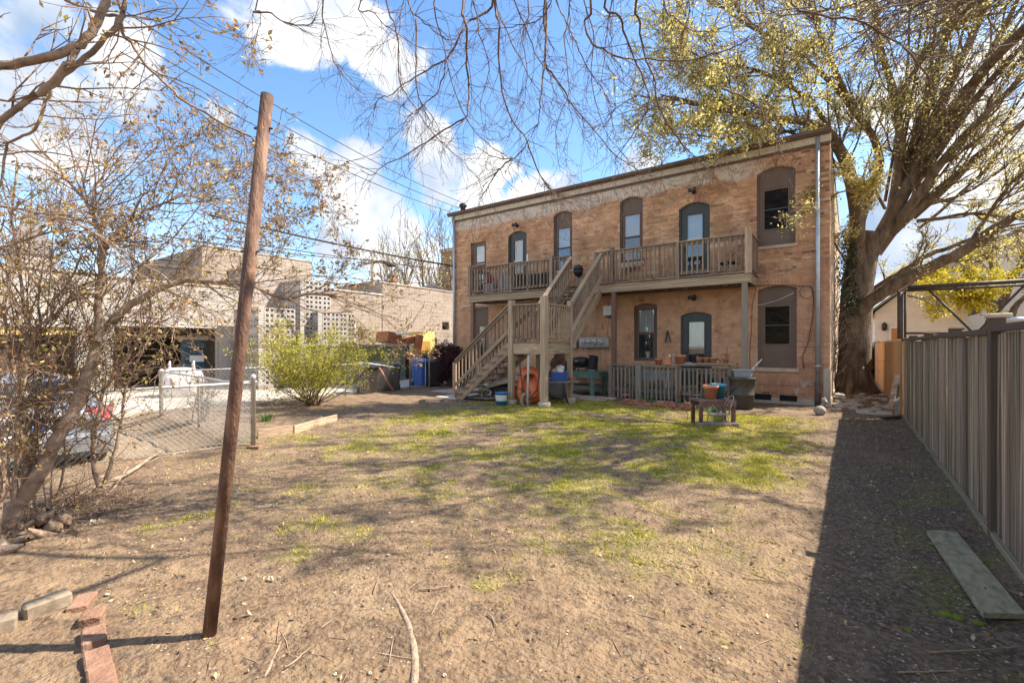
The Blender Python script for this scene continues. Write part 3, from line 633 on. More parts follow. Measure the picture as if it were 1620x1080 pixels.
def utilities():
    G_ = mat('meter_grey', [(.30, .29, .27), (.40, .39, .36)], scale=4, rough=.5, metal=.2)
    p = onY(918, 549, 15.0); z0 = 1.56; r = empty('electric_meter_bank', (p.x + .55, 15.05, z0), 'long grey box of four round electric meters on the brick wall', 'electric meters')
    x0 = p.x; MB().box(x0, x0 + 1.12, 14.90, 15.08, z0, z0 + .36).build('box', G_, r, bevel=.01)
    for i in range(4):
        x = x0 + .17 + i * .22
        f = MB().lathe((x, 14.90, z0 + .20), [(.085, 0), (.085, -.03), (.07, -.032), (.07, -.09), (.055, -.11)], 18, 'y').build('meter', mat('meter_glass', [(.5, .5, .5), (.75, .75, .74)], scale=30, rough=.15) if i == 0 else MATS['meter_glass'], r)
        MB().box(x - .04, x + .04, 14.784, 14.789, z0 + .17, z0 + .21).build('dial', BLACK, f)
    MB().box(x0 + .02, x0 + 1.10, 14.892, 14.899, z0 + .03, z0 + .07).build('lid_edge', mat('meter_edge', [(.2, .2, .19)]), r)
    P_ = mat('conduit', [(.42, .36, .30), (.5, .45, .38)], scale=5, rough=.5, metal=.2)
    def pipe(pts, lab, rad=.022):
        o = MB().tube(pts, rad, 8).build('conduit', P_); tag(o, lab, 'conduit', 'conduits on the brick wall')
    pipe([(x0 + .10, 15.0, z0 + .37), (x0 + .10, 15.0, 2.85)], 'leftmost of the three conduits rising from the meter box')
    pipe([(x0 + .58, 15.0, z0 + .37), (x0 + .58, 15.0, 3.25)], 'middle one of the three conduits rising from the meter box')
    pipe([(x0 + 1.05, 15.0, z0 + .37), (x0 + 1.05, 15.0, 3.25)], 'rightmost conduit rising from the meter box to the white box')
    pipe([(x0 + .22, 15.0, z0 - .01), (x0 + .22, 15.0, .1)], 'straight conduit dropping from the meter box behind the black pots')
    pipe([(x0 + .88, 15.0, z0 - .01), (x0 + .88, 15.0, .95), (x0 + .93, 15.0, .82), (x0 + 1.05, 15.0, .76), (x0 + 1.35, 15.0, .75)], 'conduit with an elbow turning right below the meter box')
    for (a, b_, c_, d_, lab) in ((890 , 541, .26, .30, 'small grey junction box left of the meter box'), (893, 520, .16, .24, 'smallest grey box above the junction box beside the stairs')):
        q = onY(a + 18, b_ + 3, 15.0); o = MB().box(q.x - c_ / 2, q.x + c_ / 2, 14.93, 15.08, q.z - d_ / 2, q.z + d_ / 2).build('junction_box', G_, bevel=.008); tag(o, lab, 'electric box')
        MB().box(q.x - .015, q.x + .015, 14.918, 14.929, q.z - .03, q.z + .03).build('latch', BLACK, o)
    q = onY(962, 491, 15.0); o = MB().box(q.x - .16, q.x + .16, 14.93, 15.08, q.z - .17, q.z + .16).build('junction_box', WHITEP, bevel=.01); tag(o, 'white square box on the wall under the porch deck', 'electric box')
    MB().box(q.x - .05, q.x + .10, 14.95, 15.07, q.z - .25, q.z - .172).build('cable_gland', BLACK, o)
    Bk = mat('cable_black', [(.03, .028, .026)], rough=.6)
    def cable(pts, lab, rad=.009, m=Bk):
        o = MB().tube(pts, rad, 6).build('wall_cable', m); tag(o, lab, 'cable', 'cables on the brick wall')
    W_ = lambda px, py, Y=15.05: tuple(onY(px, py, Y))
    cable([W_(a, b_) for a, b_ in ((1190, 452), (1220, 451), (1250, 451), (1283, 453), (1287, 470), (1286, 500), (1279, 540), (1269, 565), (1272, 583))], 'black cable running down the wall right of the ground floor window')
    cable([W_(1276 + 11 * math.cos(t * .5236), 462 + 10 * math.sin(t * .5236)) for t in range(13)], 'loop of spare black cable on the wall beside the pipe', .007)
    cable([W_(a, b_, 14.98) for a, b_ in ((1193, 437), (1196, 460), (1190, 480), (1189, 520), (1186, 560), (1187, 590))], 'black cable hanging down by the porch corner post')
    cable([W_(a, b_, 15.0) for a, b_ in ((1190, 482), (1205, 482), (1230, 475), (1256, 463))], 'thin pale string sagging across the brown window panel', .005, WHITEP)
    cable([W_(a, b_, 15.0) for a, b_ in ((727, 486), (745, 483), (770, 482), (800, 481), (850, 474))], 'pale pipe running under the left balcony beam', .02, WHITEP)
    q = onY(1056, 524, 15.03); o = MB().beam(q + Vector((0, 0, .02)), q + Vector((-.07, 0, -.36)), .025, .04).beam(q + Vector((.01, 0, .02)), q + Vector((.09, 0, -.34)), .025, .03).build('wall_hook', BLACK); tag(o, 'black forked iron hook on the wall between the window and door', 'hook')
utilities()

# ------------------------------------------------------------------ porch, stairs, patio rail
WOOD = mat('weathered_wood', [(.09, .062, .042), (.27, .195, .135), (.50, .39, .285)], scale=3.2, rough=.85, bump=.5, bscale=12, stretch=(1.2, 6, 6), coord='obj', obj=.28, contrast=1.5, spots=[(1.6, .56, (.20, .10, .055), .15)])
WOODP = mat('pale_timber', [(.22, .145, .09), (.44, .32, .21), (.58, .46, .33)], scale=3, rough=.85, bump=.4, bscale=12, stretch=(1.2, 5, 5), coord='obj', obj=.2, contrast=1.5, spots=[(1.5, .54, (.25, .15, .09), .12)])
WOODG = mat('grey_wood', [(.16, .13, .10), (.27, .23, .18), (.36, .32, .26)], scale=3, rough=.9, bump=.5, bscale=12, stretch=(1.2, 6, 6), coord='obj', obj=.25, spots=[(1.8, .58, (.13, .14, .08), .12)])
REDW = mat('red_brown_post', [(.13, .06, .045), (.22, .12, .085), (.3, .2, .15)], scale=3, rough=.8, stretch=(1.2, 5, 5), coord='obj', bump=.3)
def V3(*a): return Vector(a)
FY = 13.88; DZ = 3.62
def balcony():
    r = empty('wooden_balcony', (-7.2, FY, 3.3), 'long weathered wooden balcony across the upper storey of the brick building', 'balcony')
    bar('beam', (-12.1, FY, 3.44), (-7.72, FY, 3.44), .05, .25, WOODP, r); bar('beam', (-6.72, FY, 3.44), (-2.17, FY, 3.44), .05, .25, WOODP, r)
    bar('beam', (-7.715, FY + .05, 3.44), (-6.725, FY + .05, 3.44), .05, .25, WOOD, r)
    for x in (-12.07, -2.20): bar('end_beam', (x, FY + .03, 3.44), (x, 15.04, 3.44), .05, .24, WOOD, r)
    for i in range(17): x = -11.6 + i * .575; bar('joist', (x, FY + .08, 3.46), (x, 15.04, 3.46), .045, .19, WOOD, r)
    n = 70
    for i in range(n):
        x = -12.13 + (i + .5) * 9.98 / n; bar('deck_board', (x, FY - .06, DZ - .02 + rnd.uniform(-.003, .003)), (x, 15.05, DZ - .02), .134, .035, WOOD, r)
    sp = [(-12.05, 1), (-10.07, 0), (-8.35, 1), (-7.72, 0), (-6.66, 0), (-6.12, 1), (-4.08, 0), (-2.22, 2)]
    for x, k in sp:
        w = .09 if k == 0 else .12 if k == 1 else .15
        bar('post', (x, FY - .02, DZ - .05 if k < 2 else 3.56), (x, FY - .02, DZ + (1.03 if k == 0 else 1.10 if k == 1 else 1.16)), w, w, WOOD if k < 2 else WOODP, r)
    for (a, b_) in ((-12.0, -10.12), (-10.02, -8.42), (-8.28, -7.77), (-6.61, -6.19), (-6.05, -4.13), (-4.03, -2.30)): rail_run(r, (a, FY, DZ), (b_, FY, DZ), WOOD, 1.0, .135)
    for x in (-12.05, -2.20): rail_run(r, (x, FY + .08, DZ), (x, 15.04, DZ), WOOD, 1.0, .14)
    for x, m in ((-11.95, REDW), (-6.08, REDW), (-2.32, WOODG)):
        bar('support_post', (x, FY + .04, -.05), (x, FY + .04, 3.31), .13, .13, m, r)
    bar('ledger', (-12.0, 15.03, 3.44), (-2.3, 15.03, 3.44), .04, .22, WOOD, r)
balcony()

def staircase():
    L = 1.74; ax, bx = -7.55, -6.50; fy, by = 10.42, 11.80
    r = empty('wooden_staircase', (-7.6, 11.2, 0), 'open wooden staircase turning at a railed landing up to the balcony', 'staircase')
    Z = Vector((0, 0, 1))
    for x, y, w, h in ((bx, fy, .16, 2.92), (ax, fy, .15, 2.86), (bx, by, .12, 2.90), (ax, by, .12, 2.82)):
        bar('post', (x, y, .16), (x, y, h), w, w, WOODP, r)
        f = MB().lathe((x, y, -.05), [(.17, 0), (.17, .16), (.15, .20)], 14).build('footing', CONC, r)
    bar('landing_beam', (ax + .08, fy - .01, L - .20), (bx - .08, fy - .01, L - .20), .05, .28, WOODP, r)
    bar('landing_beam', (bx + .01, fy + .09, L - .20), (bx + .01, by - .07, L - .20), .05, .27, WOODP, r)
    bar('landing_beam', (ax, fy + .09, L - .20), (ax, by - .07, L - .20), .05, .27, WOOD, r); bar('landing_beam', (ax + .07, by, L - .20), (bx - .07, by, L - .20), .05, .27, WOOD, r)
    for i in range(10): y = fy + .07 + i * .138; bar('deck_board', (ax - .02, y, L - .03), (bx + .04, y, L - .03), .13, .035, WOOD, r)
    rail_run(r, (ax + .08, fy, L), (bx - .08, fy, L), WOOD, .98, .125, .038, .12); rail_run(r, (bx, fy + .09, L), (bx, by - .07, L), WOODP, .98, .125, .038, .12)
    # lower flight: down to the left along X
    n = 8; x0, xb = ax - .07, -9.62; run = (x0 - xb) / n
    s0, s1 = V3(xb - .05, 0, -.06), V3(x0, 0, L - .14)
    for y in (fy + .03, fy + 1.08):
        bar('stringer', V3(s0.x, y, s0.z), V3(s1.x, y, s1.z), .045, .27, WOODP, r)
    for i in range(1, n + 1):
        z = L * i / (n + 1); x = xb + (i - .5) * run
        bar('tread', (x - .0, fy - .05, z), (x, fy + 1.13, z), .27, .038, WOOD, r)
    for y in (fy - .02, fy + 1.12):
        a, b_ = V3(xb + .02, y, .18), V3(x0, y, L + .08)
        bar('newel_post', (xb - .03, y, -.04), (xb - .03, y, 1.12), .09, .09, WOODP, r)
        bar('handrail', a + Z * .95, b_ + Z * .86, .04, .11, WOOD, r); bar('handrail_cap', a + Z * 1.01, b_ + Z * .925, .11, .035, WOOD, r)
        bar('lower_rail', a + Z * .28, b_ + Z * .22, .04, .10, WOOD, r)
        for i in range(14):
            t = (i + .6) / 14.4; q = a.lerp(b_, t); bar('baluster', q + V3(0, .035, -.06 + (.12 if t > .5 else 0)), q + V3(0, .035, .92), .038, .038, WOOD, r)
    # upper flight: back along Y to the balcony
    y0, y1 = by + .06, FY - .03; n = 8; run = (y1 - y0) / n
    for x in (ax - .02, bx - .03): bar('stringer', (x, y0 - .1, L - .22), (x, y1 + .02, DZ - .28), .045, .26, WOOD if x < -7 else WOODP, r)
    for i in range(1, n): z = L + (DZ - L) * i / n; y = y0 + (i - .5) * run; bar('tread', (ax + .01, y, z - .02), (bx - .06, y, z - .02), .27, .038, WOOD, r)
    for x in (ax - .03, bx + .02):
        a, b_ = V3(x, y0 - .1, L + .02), V3(x, y1 - .02, DZ - .06)
        bar('handrail', a + Z * .95, b_ + Z * .95, .04, .11, WOOD, r); bar('handrail_cap', a + Z * 1.02 - V3(0, .18, .16), b_ + Z * 1.02, .13, .035, WOODP, r)
        bar('lower_rail', a + Z * .22, b_ + Z * .22, .04, .12, WOODP, r)
        for i in range(16): q = a.lerp(b_, (i + .6) / 16.6); bar('baluster', q + V3(.03 if x < -7 else -.03, 0, .10), q + V3(.03 if x < -7 else -.03, 0, .93), .035, .035, WOOD, r)
    MB().box(xb - .75, xb + .1, fy - .15, fy + 1.2, -.06, .07).build('concrete_pad', CONC, r, bevel=.02)
staircase()

def patio():
    r = empty('patio_railing', (-4.4, FY, 0), 'low grey slatted porch railing with a shelf of flower pots on top', 'railing')
    y = FY + .02
    def slats(a, b_, n, z0=.0, z1=.98, ax=0):
        for i in range(n):
            t = (i + .5) / n; q = V3(*a).lerp(V3(*b_), t); ln = rnd.uniform(-.03, .02); dx = rnd.uniform(-.025, .025)
            bar('slat', q + V3(dx, 0, z0 + rnd.uniform(-.02, .03)), q + V3(0, 0, z1), .05, .03, WOODG, r, up=(0, 1, 0))
    slats((-5.12, y - .05, 0), (-2.75, y - .05, 0), 20); slats((-6.12, y - .05, 0), (-5.35, y - .05, 0), 6)
    bar('post', (-5.24, y - .07, -.02), (-5.24, y - .07, 1.02), .17, .13, WOODG, r); bar('post', (-6.16, y - .06, -.02), (-6.16, y - .06, 1.0), .11, .09, WOODG, r)
    bar('post', (-2.68, y - .06, 0), (-2.68, y - .06, 1.02), .10, .10, WOODG, r); bar('post', (-4.06, y, 0), (-4.06, y, 1.0), .09, .09, REDW, r)
    bar('rail', (-6.15, y, .92), (-2.68, y, .95), .04, .09, WOODG, r); bar('rail', (-6.15, y, .26), (-2.68, y, .24), .04, .09, WOODG, r)
    bar('shelf_board', (-6.15, y + .02, 1.03), (-4.05, y + .02, 1.035), .26, .03, WOODG, r); bar('shelf_board', (-4.15, y + .02, 1.065), (-2.7, y + .02, 1.075), .30, .035, WOODG, r)
    bar('shelf_board', (-3.55, y + .0, 1.12), (-2.50, y + .0, 1.12), .34, .04, WOODP, r)
    for x in (-6.16, -2.66):
        for i in range(7): yy = y + .1 + i * .14; bar('slat', (x, yy, .02), (x, yy, .95), .03, .05, WOODG, r)
        bar('rail', (x, y, .96), (x, 15.0, .96), .04, .08, WOODG, r)
    f = empty('porch_floor', (-4.4, 14.5, 0), 'low grey board deck behind the slatted porch railing', 'deck')
    for i in range(7): yy = FY + .12 + i * .15; bar('deck_board', (-6.1, yy, .30), (-2.75, yy, .30), .14, .035, WOODG, f)
    bar('skirt_board', (-6.1, FY + .12, .15), (-2.75, FY + .12, .15), .03, .2, WOODG, f)
    return r
patio()

TERRA = mat('terracotta', [(.50, .19, .09), (.62, .27, .14)], scale=4, rough=.85, bump=.1, spots=[(5, .60, (.62, .45, .36), .1)])
SOIL = mat('potting_soil', [(.03, .02, .015), (.07, .05, .035)], scale=30, rough=1)
LEAFG = mat('plant_green', [(.06, .13, .03), (.14, .24, .05)], scale=8, rough=.6, island=.3, trans=.2)
def pot(p, rt, h, label, m=TERRA, flip=False, tilt=0, cat='flower pot', group='terracotta pots on the porch railing'):
    p = Vector(p); r = empty('flower_pot', p, label, cat, group)
    rb = rt * .68
    prof = [(rb * .3, .012), (rb, 0), (rt * .9, h * .78), (rt * 1.0, h * .78), (rt * 1.02, h), (rt * .93, h), (rt * .88, h * .86), (rt * .2, h * .84)]
    if flip: prof = [(a, h - b_) for a, b_ in prof][::-1]
    MB().lathe(p, prof, 20).build('pot', m, r)
    if not flip: MB().lathe(p, [(rt * .87, h * .87), (rt * .4, h * .90), (.001, h * .91)], 14).build('soil', SOIL, r)
    if tilt: r.rotation_euler = (0, tilt, 0)
    return r
ry = FY + .02
pot(tuple(onY(1041.5, 572.5, ry).xy) + (1.05,), .115, .19, 'small dark terracotta pot at the left end of the railing shelf')
pot(tuple(onY(1056.5, 572, ry).xy) + (1.05,), .155, .29, 'upturned terracotta pot with a white disc beside the largest pot', flip=True)
o = MB().lathe(onY(1059.5, 563, ry - .16), [(.035, -.01), (.035, .0)], 14, 'y').build('disc_ornament', WHITEP); tag(o, 'small white round disc on the upturned pot', 'ornament')
pot(tuple(onY(1076, 573, ry).xy) + (1.05,), .165, .31, 'largest terracotta pot on the railing shelf')
pot(tuple(onY(1107.5, 571, ry).xy) + (1.14,), .085, .15, 'leftmost of the two plain small orange pots on the pale shelf board')
pot(tuple(onY(1117, 571, ry).xy) + (1.14,), .085, .15, 'right one of the two plain small orange pots on the pale shelf board')
pot(tuple(onY(1128, 571, ry).xy) + (1.14,), .10, .15, 'darker squat terracotta pot right of the two small orange pots')
q = pot(tuple(onY(1148, 571, ry).xy) + (1.14,), .085, .14, 'small terracotta pot with a thin green plant and orange stick')
def sprig(p, n, h, par, m, seed=1):
    C = [(p[0] + rnd.gauss(0, .06), p[1] + rnd.gauss(0, .06), p[2] + rnd.uniform(.02, h)) for _ in range(n)]
    me = leaf_mesh('leaves', C, m, (.05, .11), .22, tuple(LOC[par.name]), -.7, seed); link('leaves', me, par)['kind'] = 'stuff'
sprig(LOC[q.name] + Vector((0, 0, .1)), 40, .14, q, LEAFG)
MB().tube([LOC[q.name] + Vector((.02, 0, .1)), LOC[q.name] + Vector((.04, 0, .42))], .012, 6).build('stick', mat('red_plastic', [(.62, .06, .03)], rough=.5), q)
for px, py, s, lab in ((1089, 574, .13, 'pale rounded stone lying on the railing shelf between the pots'), (1100, 575, .08, 'smaller grey stone beside the pale rounded stone on the shelf')):
    p = onY(px, py, ry); o = MB().ball((p.x, p.y, 1.10), s, 12, 8, .12, (1.2, .7, .38)).build('stone', mat('grey_stone', [(.26, .23, .19), (.44, .39, .33)], scale=14, rough=.9, bump=.4) if 'grey_stone' not in MATS else MATS['grey_stone']); tag(o, lab, 'stone')
p = onY(1066, 573, ry); r = empty('figurine', (p.x, p.y, 1.05), 'small white wire lantern ornament between two terracotta pots', 'ornament')
for i in range(6): a = i * 1.047; MB().tube([(p.x + .045 * math.cos(a), p.y + .045 * math.sin(a), 1.05), (p.x + .05 * math.cos(a), p.y + .05 * math.sin(a), 1.28), (p.x, p.y, 1.38)], .006, 5).build('wire', WHITEP, r)
MB().lathe((p.x, p.y, 1.05), [(.05, 0), (.05, .015)], 12).build('base', WHITEP, r)
p = onY(1136, 572, ry); o = MB().tube([(p.x - .08, p.y, 1.16), (p.x - .03, p.y, 1.26), (p.x + .05, p.y, 1.22), (p.x + .12, p.y, 1.15)], [.012, .016, .014, .008], 6).build('trowel', BLACK); tag(o, 'dark bent garden tool lying among the small pots', 'garden tool')

# things on the patio, seen through the slats
BLUEP = mat('blue_plastic', [(.02, .07, .30), (.03, .10, .38)], scale=5, rough=.4)
def cooler():
    p = V3(-5.05, 14.45, .32); r = empty('patio_table', p, 'white cloth draped small table behind the porch slats', 'table')
    MB().box(p.x - .3, p.x + .55, 14.25, 14.75, .78, .82).build('tabletop', WHITEP, r); 
    for x in (-.26, .5):
        for y in (14.29, 14.7): MB().box(p.x + x - .02, p.x + x + .02, y - .02, y + .02, .32, .78).build('leg', WHITEP, r)
    c = MB()
    for i in range(12): x = p.x - .32 + i * .075; c.box(x, x + .073, 14.235 - .01 * (i % 2), 14.245 - .01 * (i % 2), .55 + .03 * math.sin(i), .825)
    c.build('cloth', mat('pale_cloth', [(.42, .50, .60), (.74, .76, .78)], scale=16, rough=.9), r)
    r = empty('plastic_chair', (-5.75, 14.5, .32), 'dark blue folding chair behind the left end of the porch slats', 'chair')
    MB().box(-5.72, -5.45, 14.3, 14.7, .68, .72).build('seat', BLUEP, r); MB().box(-5.72, -5.45, 14.68, 14.72, .72, 1.0).build('backrest', BLUEP, r)
    for x in (-5.70, -5.47):
        for y in (14.33, 14.68): MB().box(x - .012, x + .012, y - .012, y + .012, .32, .68).build('leg', WHITEP, r)
    r = empty('shelf_rack', (-3.2, 14.55, .32), 'low wooden rack of small pots behind the right porch slats', 'rack')
    for z in (.50, .80): MB().box(-3.7, -2.85, 14.4, 14.75, z, z + .03).build('shelf', WOODP, r)
    for x in (-3.68, -2.88): MB().box(x - .02, x + .02, 14.4, 14.75, .32, .83).build('side_panel', WOODP, r)
    for x, z, m, l in ((-3.55, .53, TERRA, 'orange pot on the lower shelf of the rack behind the slats'), (-3.25, .53, LEAFG, 'green tub on the lower shelf of the rack behind the slats'), (-3.0, .53, BLUEP, 'blue tub on the lower shelf of the rack behind the slats')):
        pot((x, 14.55, z), .09, .15, l, m, group='tubs on the rack behind the porch slats')
cooler()
# on the balcony
def kettle_grill(p, lab, s=1.0):
    p = Vector(p); r = empty('kettle_grill', p, lab, 'grill')
    MB().lathe(p + V3(0, 0, .62 * s), [(.02, -.02), (.17 * s, .03), (.26 * s, .14), (.28 * s, .24)], 20).build('bowl', BLACK, r)
    MB().lathe(p + V3(0, 0, .62 * s), [(.285 * s, .242), (.27 * s, .30), (.19 * s, .39), (.02, .43)], 20).build('lid', BLACK, r)
    MB().box(p.x - .05, p.x + .05, p.y - .01, p.y + .01, p.z + 1.06 * s, p.z + 1.09 * s).build('handle', BLACK, r)
    for k in range(3): a = k * 2.094 + .5; MB().tube([p + V3(.15 * s * math.cos(a), .15 * s * math.sin(a), .66 * s), p + V3(.27 * s * math.cos(a), .27 * s * math.sin(a), 0)], .012, 6).build('leg', GALV, r)
kettle_grill((onY(915, 450, 14.5).x, 14.5, DZ), 'black kettle barbecue standing on the balcony behind the stair rail', .62)
DARKC = mat('dark_cloth', [(.02, .02, .022), (.05, .048, .05)], scale=10, rough=.9)
def balcony_things():
    p = onY(847, 445, 14.5); r = empty('outdoor_sofa', (p.x, 14.55, DZ), 'black wicker bench on the balcony between the arched door and the stairs', 'bench')
    MB().box(p.x - .75, p.x + .65, 14.3, 14.85, DZ + .12, DZ + .42).build('seat', DARKC, r, bevel=.02); MB().box(p.x - .75, p.x + .65, 14.75, 14.9, DZ + .43, DZ + .72).build('backrest', DARKC, r, bevel=.03)
    for x in (-.72, .62): MB().box(p.x + x - .05, p.x + x + .05, 14.32, 14.84, DZ, DZ + .6).build('armrest', DARKC, r, bevel=.02)
    p = onY(777, 445, 14.5); m1 = mat('wine_cloth', [(.30, .03, .05), (.14, .02, .03)], scale=12); m2 = mat('orange_cloth', [(.45, .16, .04), (.25, .1, .04)], scale=12)
    for dx, z, s, m, l in ((-.05, .62, .16, m1, 'dark red bundle of cloth on top behind the left balcony railing'), (.0, .22, .19, m2, 'orange brown bag on the floor of the left balcony'), (-.35, .3, .22, DARKC, 'dark bag on the left end of the balcony floor')):
        o = MB().ball((p.x + dx, 14.5, DZ + z), s, 12, 8, .12, (1.1, .8, 1)).build('bag', m); tag(o, l, 'bag')
    o = MB().box(p.x - .28, p.x + .22, 14.35, 14.65, DZ, DZ + .45).build('storage_box', GALV, bevel=.02); o.data.materials[0] = mat('grey_cabinet', [(.28, .30, .31), (.36, .38, .39)], rough=.5); tag(o, 'grey storage box holding up the red cloth bundle', 'box')
    o = MB().box(p.x + .42, p.x + .95, 14.4, 14.8, DZ, DZ + .72).build('cabinet', MATS['grey_cabinet'], bevel=.02); tag(o, 'light grey cabinet on the balcony left of the arched door', 'cabinet')
    MB().box(p.x + .675, p.x + .69, 14.388, 14.399, DZ + .03, DZ + .69).build('door_gap', BLACK, o)
    p = onY(834.5, 411, 14.2); o = bar_thing('stick', (p.x, 14.2, DZ), (p.x, 14.2, DZ + 1.35), .06, WHITEP); tag(o, 'pale upright stick standing behind the left balcony railing', 'stick')
    p = onY(758, 428, FY); r = empty('planter_box', (p.x, FY, DZ + 1.03), 'dark rotten planter box with trailing stems on the left balcony rail', 'planter')
    MB().box(p.x - .28, p.x + .3, FY - .14, FY + .02, DZ + 1.03, DZ + 1.10).build('box', REDW, r)
    sprig((p.x, FY - .06, DZ + 1.04), 26, .10, r, MATS['dead_leaf'], 3)
    # folding chair at the right end
    p = onY(1152, 425, 14.4); r = empty('folding_chair', (p.x, 14.4, DZ), 'folded grey deck chair at the right end of the balcony', 'chair')
    bar('leg', (p.x - .3, 14.3, DZ), (p.x + .2, 14.3, DZ + .62), .04, .03, WOODG, r); bar('leg', (p.x + .25, 14.3, DZ), (p.x - .15, 14.3, DZ + .5), .04, .03, WOODG, r)
    bar('leg', (p.x - .3, 14.7, DZ), (p.x + .2, 14.7, DZ + .62), .04, .03, WOODG, r); MB().box(p.x - .22, p.x + .2, 14.32, 14.68, DZ + .34, DZ + .38).build('seat', MATS['dark_cloth'], r)
def bar_thing(name, p, q, w, m):
    o = MB().beam(p, q, w, w * .6).build(name, m); return o
balcony_things()
# pale electric box etc. under the window: white stone sill glimpses
for x0_, x1_, z, l in ((-6.35, -5.62, 4.30, 'row of pale stones on the ledge behind the balcony railing'),):
    o = MB()
    r = empty('ledge_blocks', (x0_, 15.0, z), l, 'blocks')
    for i in range(4): MB().box(x0_ + i * .19, x0_ + i * .19 + .15, 14.93, 15.04, z - .07, z + .02).build('block', STONE, r, bevel=.008)

# ------------------------------------------------------------------ under the stairs
def zg(x, y): return float(gz(np.array([x]), np.array([y]))[0])
def bucket():
    p = gp(793, 642); z = zg(p.x, p.y); r = empty('bucket', (p.x, p.y, z), 'blue bucket with a wide white label beside the stair post', 'bucket')
    MB().lathe((p.x, p.y, z), [(.02, .01), (.13, 0), (.16, .36), (.172, .36), (.172, .385), (.155, .385), (.125, .06), (.01, .05)], 22).build('pail', mat('bucket_blue', [(.03, .20, .50), (.04, .26, .6)], rough=.4), r)
    MB().lathe((p.x, p.y, z), [(.148, .16), (.164, .32)], 22, close=False).build('label', WHITEP, r)
    MB().tube([(p.x - .165, p.y, z + .33), (p.x - .1, p.y - .12, z + .22), (p.x + .1, p.y - .12, z + .22), (p.x + .165, p.y, z + .33)], .004, 5).build('handle', GALV, r)
bucket()
def wheelbarrow():
    z = 0; p = gp(841, 642); r = empty('wheelbarrow', (p.x, p.y, z), 'orange wheelbarrow stood on end against the stair post', 'wheelbarrow')
    ORG = mat('barrow_orange', [(.66, .13, .04), (.74, .19, .07)], scale=3, rough=.45, spots=[(5, .64, (.3, .1, .05), .06)])
    # the tray, open side turned away: a rounded tapered shell standing on its nose
    n = 20; vs = []; fs = []; prof = [(0.0, .62), (.05, .86), (.13, .97), (.24, 1.0), (.26, 1.03)]   # depth, scale
    c = V3(p.x - .07, p.y + .02, .54)
    rx = V3(cs, sn, 0); ry = V3(-sn, cs, 0) * 1.0
    for (d, s) in prof:
        for k in range(n):
            a = 2 * math.pi * k / n; e = .62; u = math.copysign(abs(math.cos(a)) ** e, math.cos(a)); v = math.copysign(abs(math.sin(a)) ** e, math.sin(a))
            hw = (.34 + .06 * (-v)) * s; q = c + rx * (u * hw) + Vector((0, 0, 1)) * (v * .5 * s) + ry * (d + v * .06)
            vs.append(q)
    fs = [(j * n + k, j * n + (k + 1) % n, (j + 1) * n + (k + 1) % n, (j + 1) * n + k) for j in range(len(prof) - 1) for k in range(n)] + [tuple(range(n))]
    t = MB(); t._a(vs, fs, True); o = t.build('tray', ORG, r); sb = o.modifiers.new('sub', 'SUBSURF'); sb.levels = sb.render_levels = 1
    w = gp(830, 645); wc = V3(w.x - .02, w.y + .05, .19)
    q = MB(); pts = [wc + V3(cs * .10 - sn * .08, sn * .10 + cs * .08, 0) * math.cos(k * math.pi / 9) + Vector((0, 0, .17 * math.sin(k * math.pi / 9))) for k in range(18)]; pts.append(pts[0]); q.tube(pts, .045, 8)
    tyre = q.build('tyre', mat('old_tyre', [(.20, .15, .10), (.34, .26, .18)], scale=9, rough=.9), r)
    MB().lathe(wc, [(.06, -.03), (.06, .03)], 14, 'y').build('hub', mat('rust', [(.22, .08, .04), (.35, .16, .08)], scale=14, rough=.8), r)
    for s in (-.2, .2):
        a = wc + V3(cs * s * .4, sn * s * .4, 0); MB().tube([a, c + rx * s + V3(0, 0, -.1) - ry * .03, c + rx * s * 1.3 + V3(0, 0, .45) - ry * .02, c + rx * s * 1.4 + V3(0, 0, .75)], .016, 7).build('handle', BLACK, r)
    MB().tube([c - rx * .35 + V3(0, 0, -.05) - ry * .04, c + rx * .0 + V3(0, 0, -.2) - ry * .05, c - rx * .1 + V3(0, 0, .25) - ry * .04, c - rx * .3 + V3(0, 0, .3) - ry * .04], .012, 6).build('leg_brace', BLACK, r)
wheelbarrow()
p = gp(834, 645); o = MB().tube([(p.x, p.y, 0), (p.x + .01, p.y + .05, 1.38)], .028, 8).build('pipe', mat('grey_pipe', [(.40, .40, .38), (.55, .54, .50)], scale=6, rough=.5)); tag(o, 'upright grey pipe leaning beside the orange wheelbarrow', 'pipe')
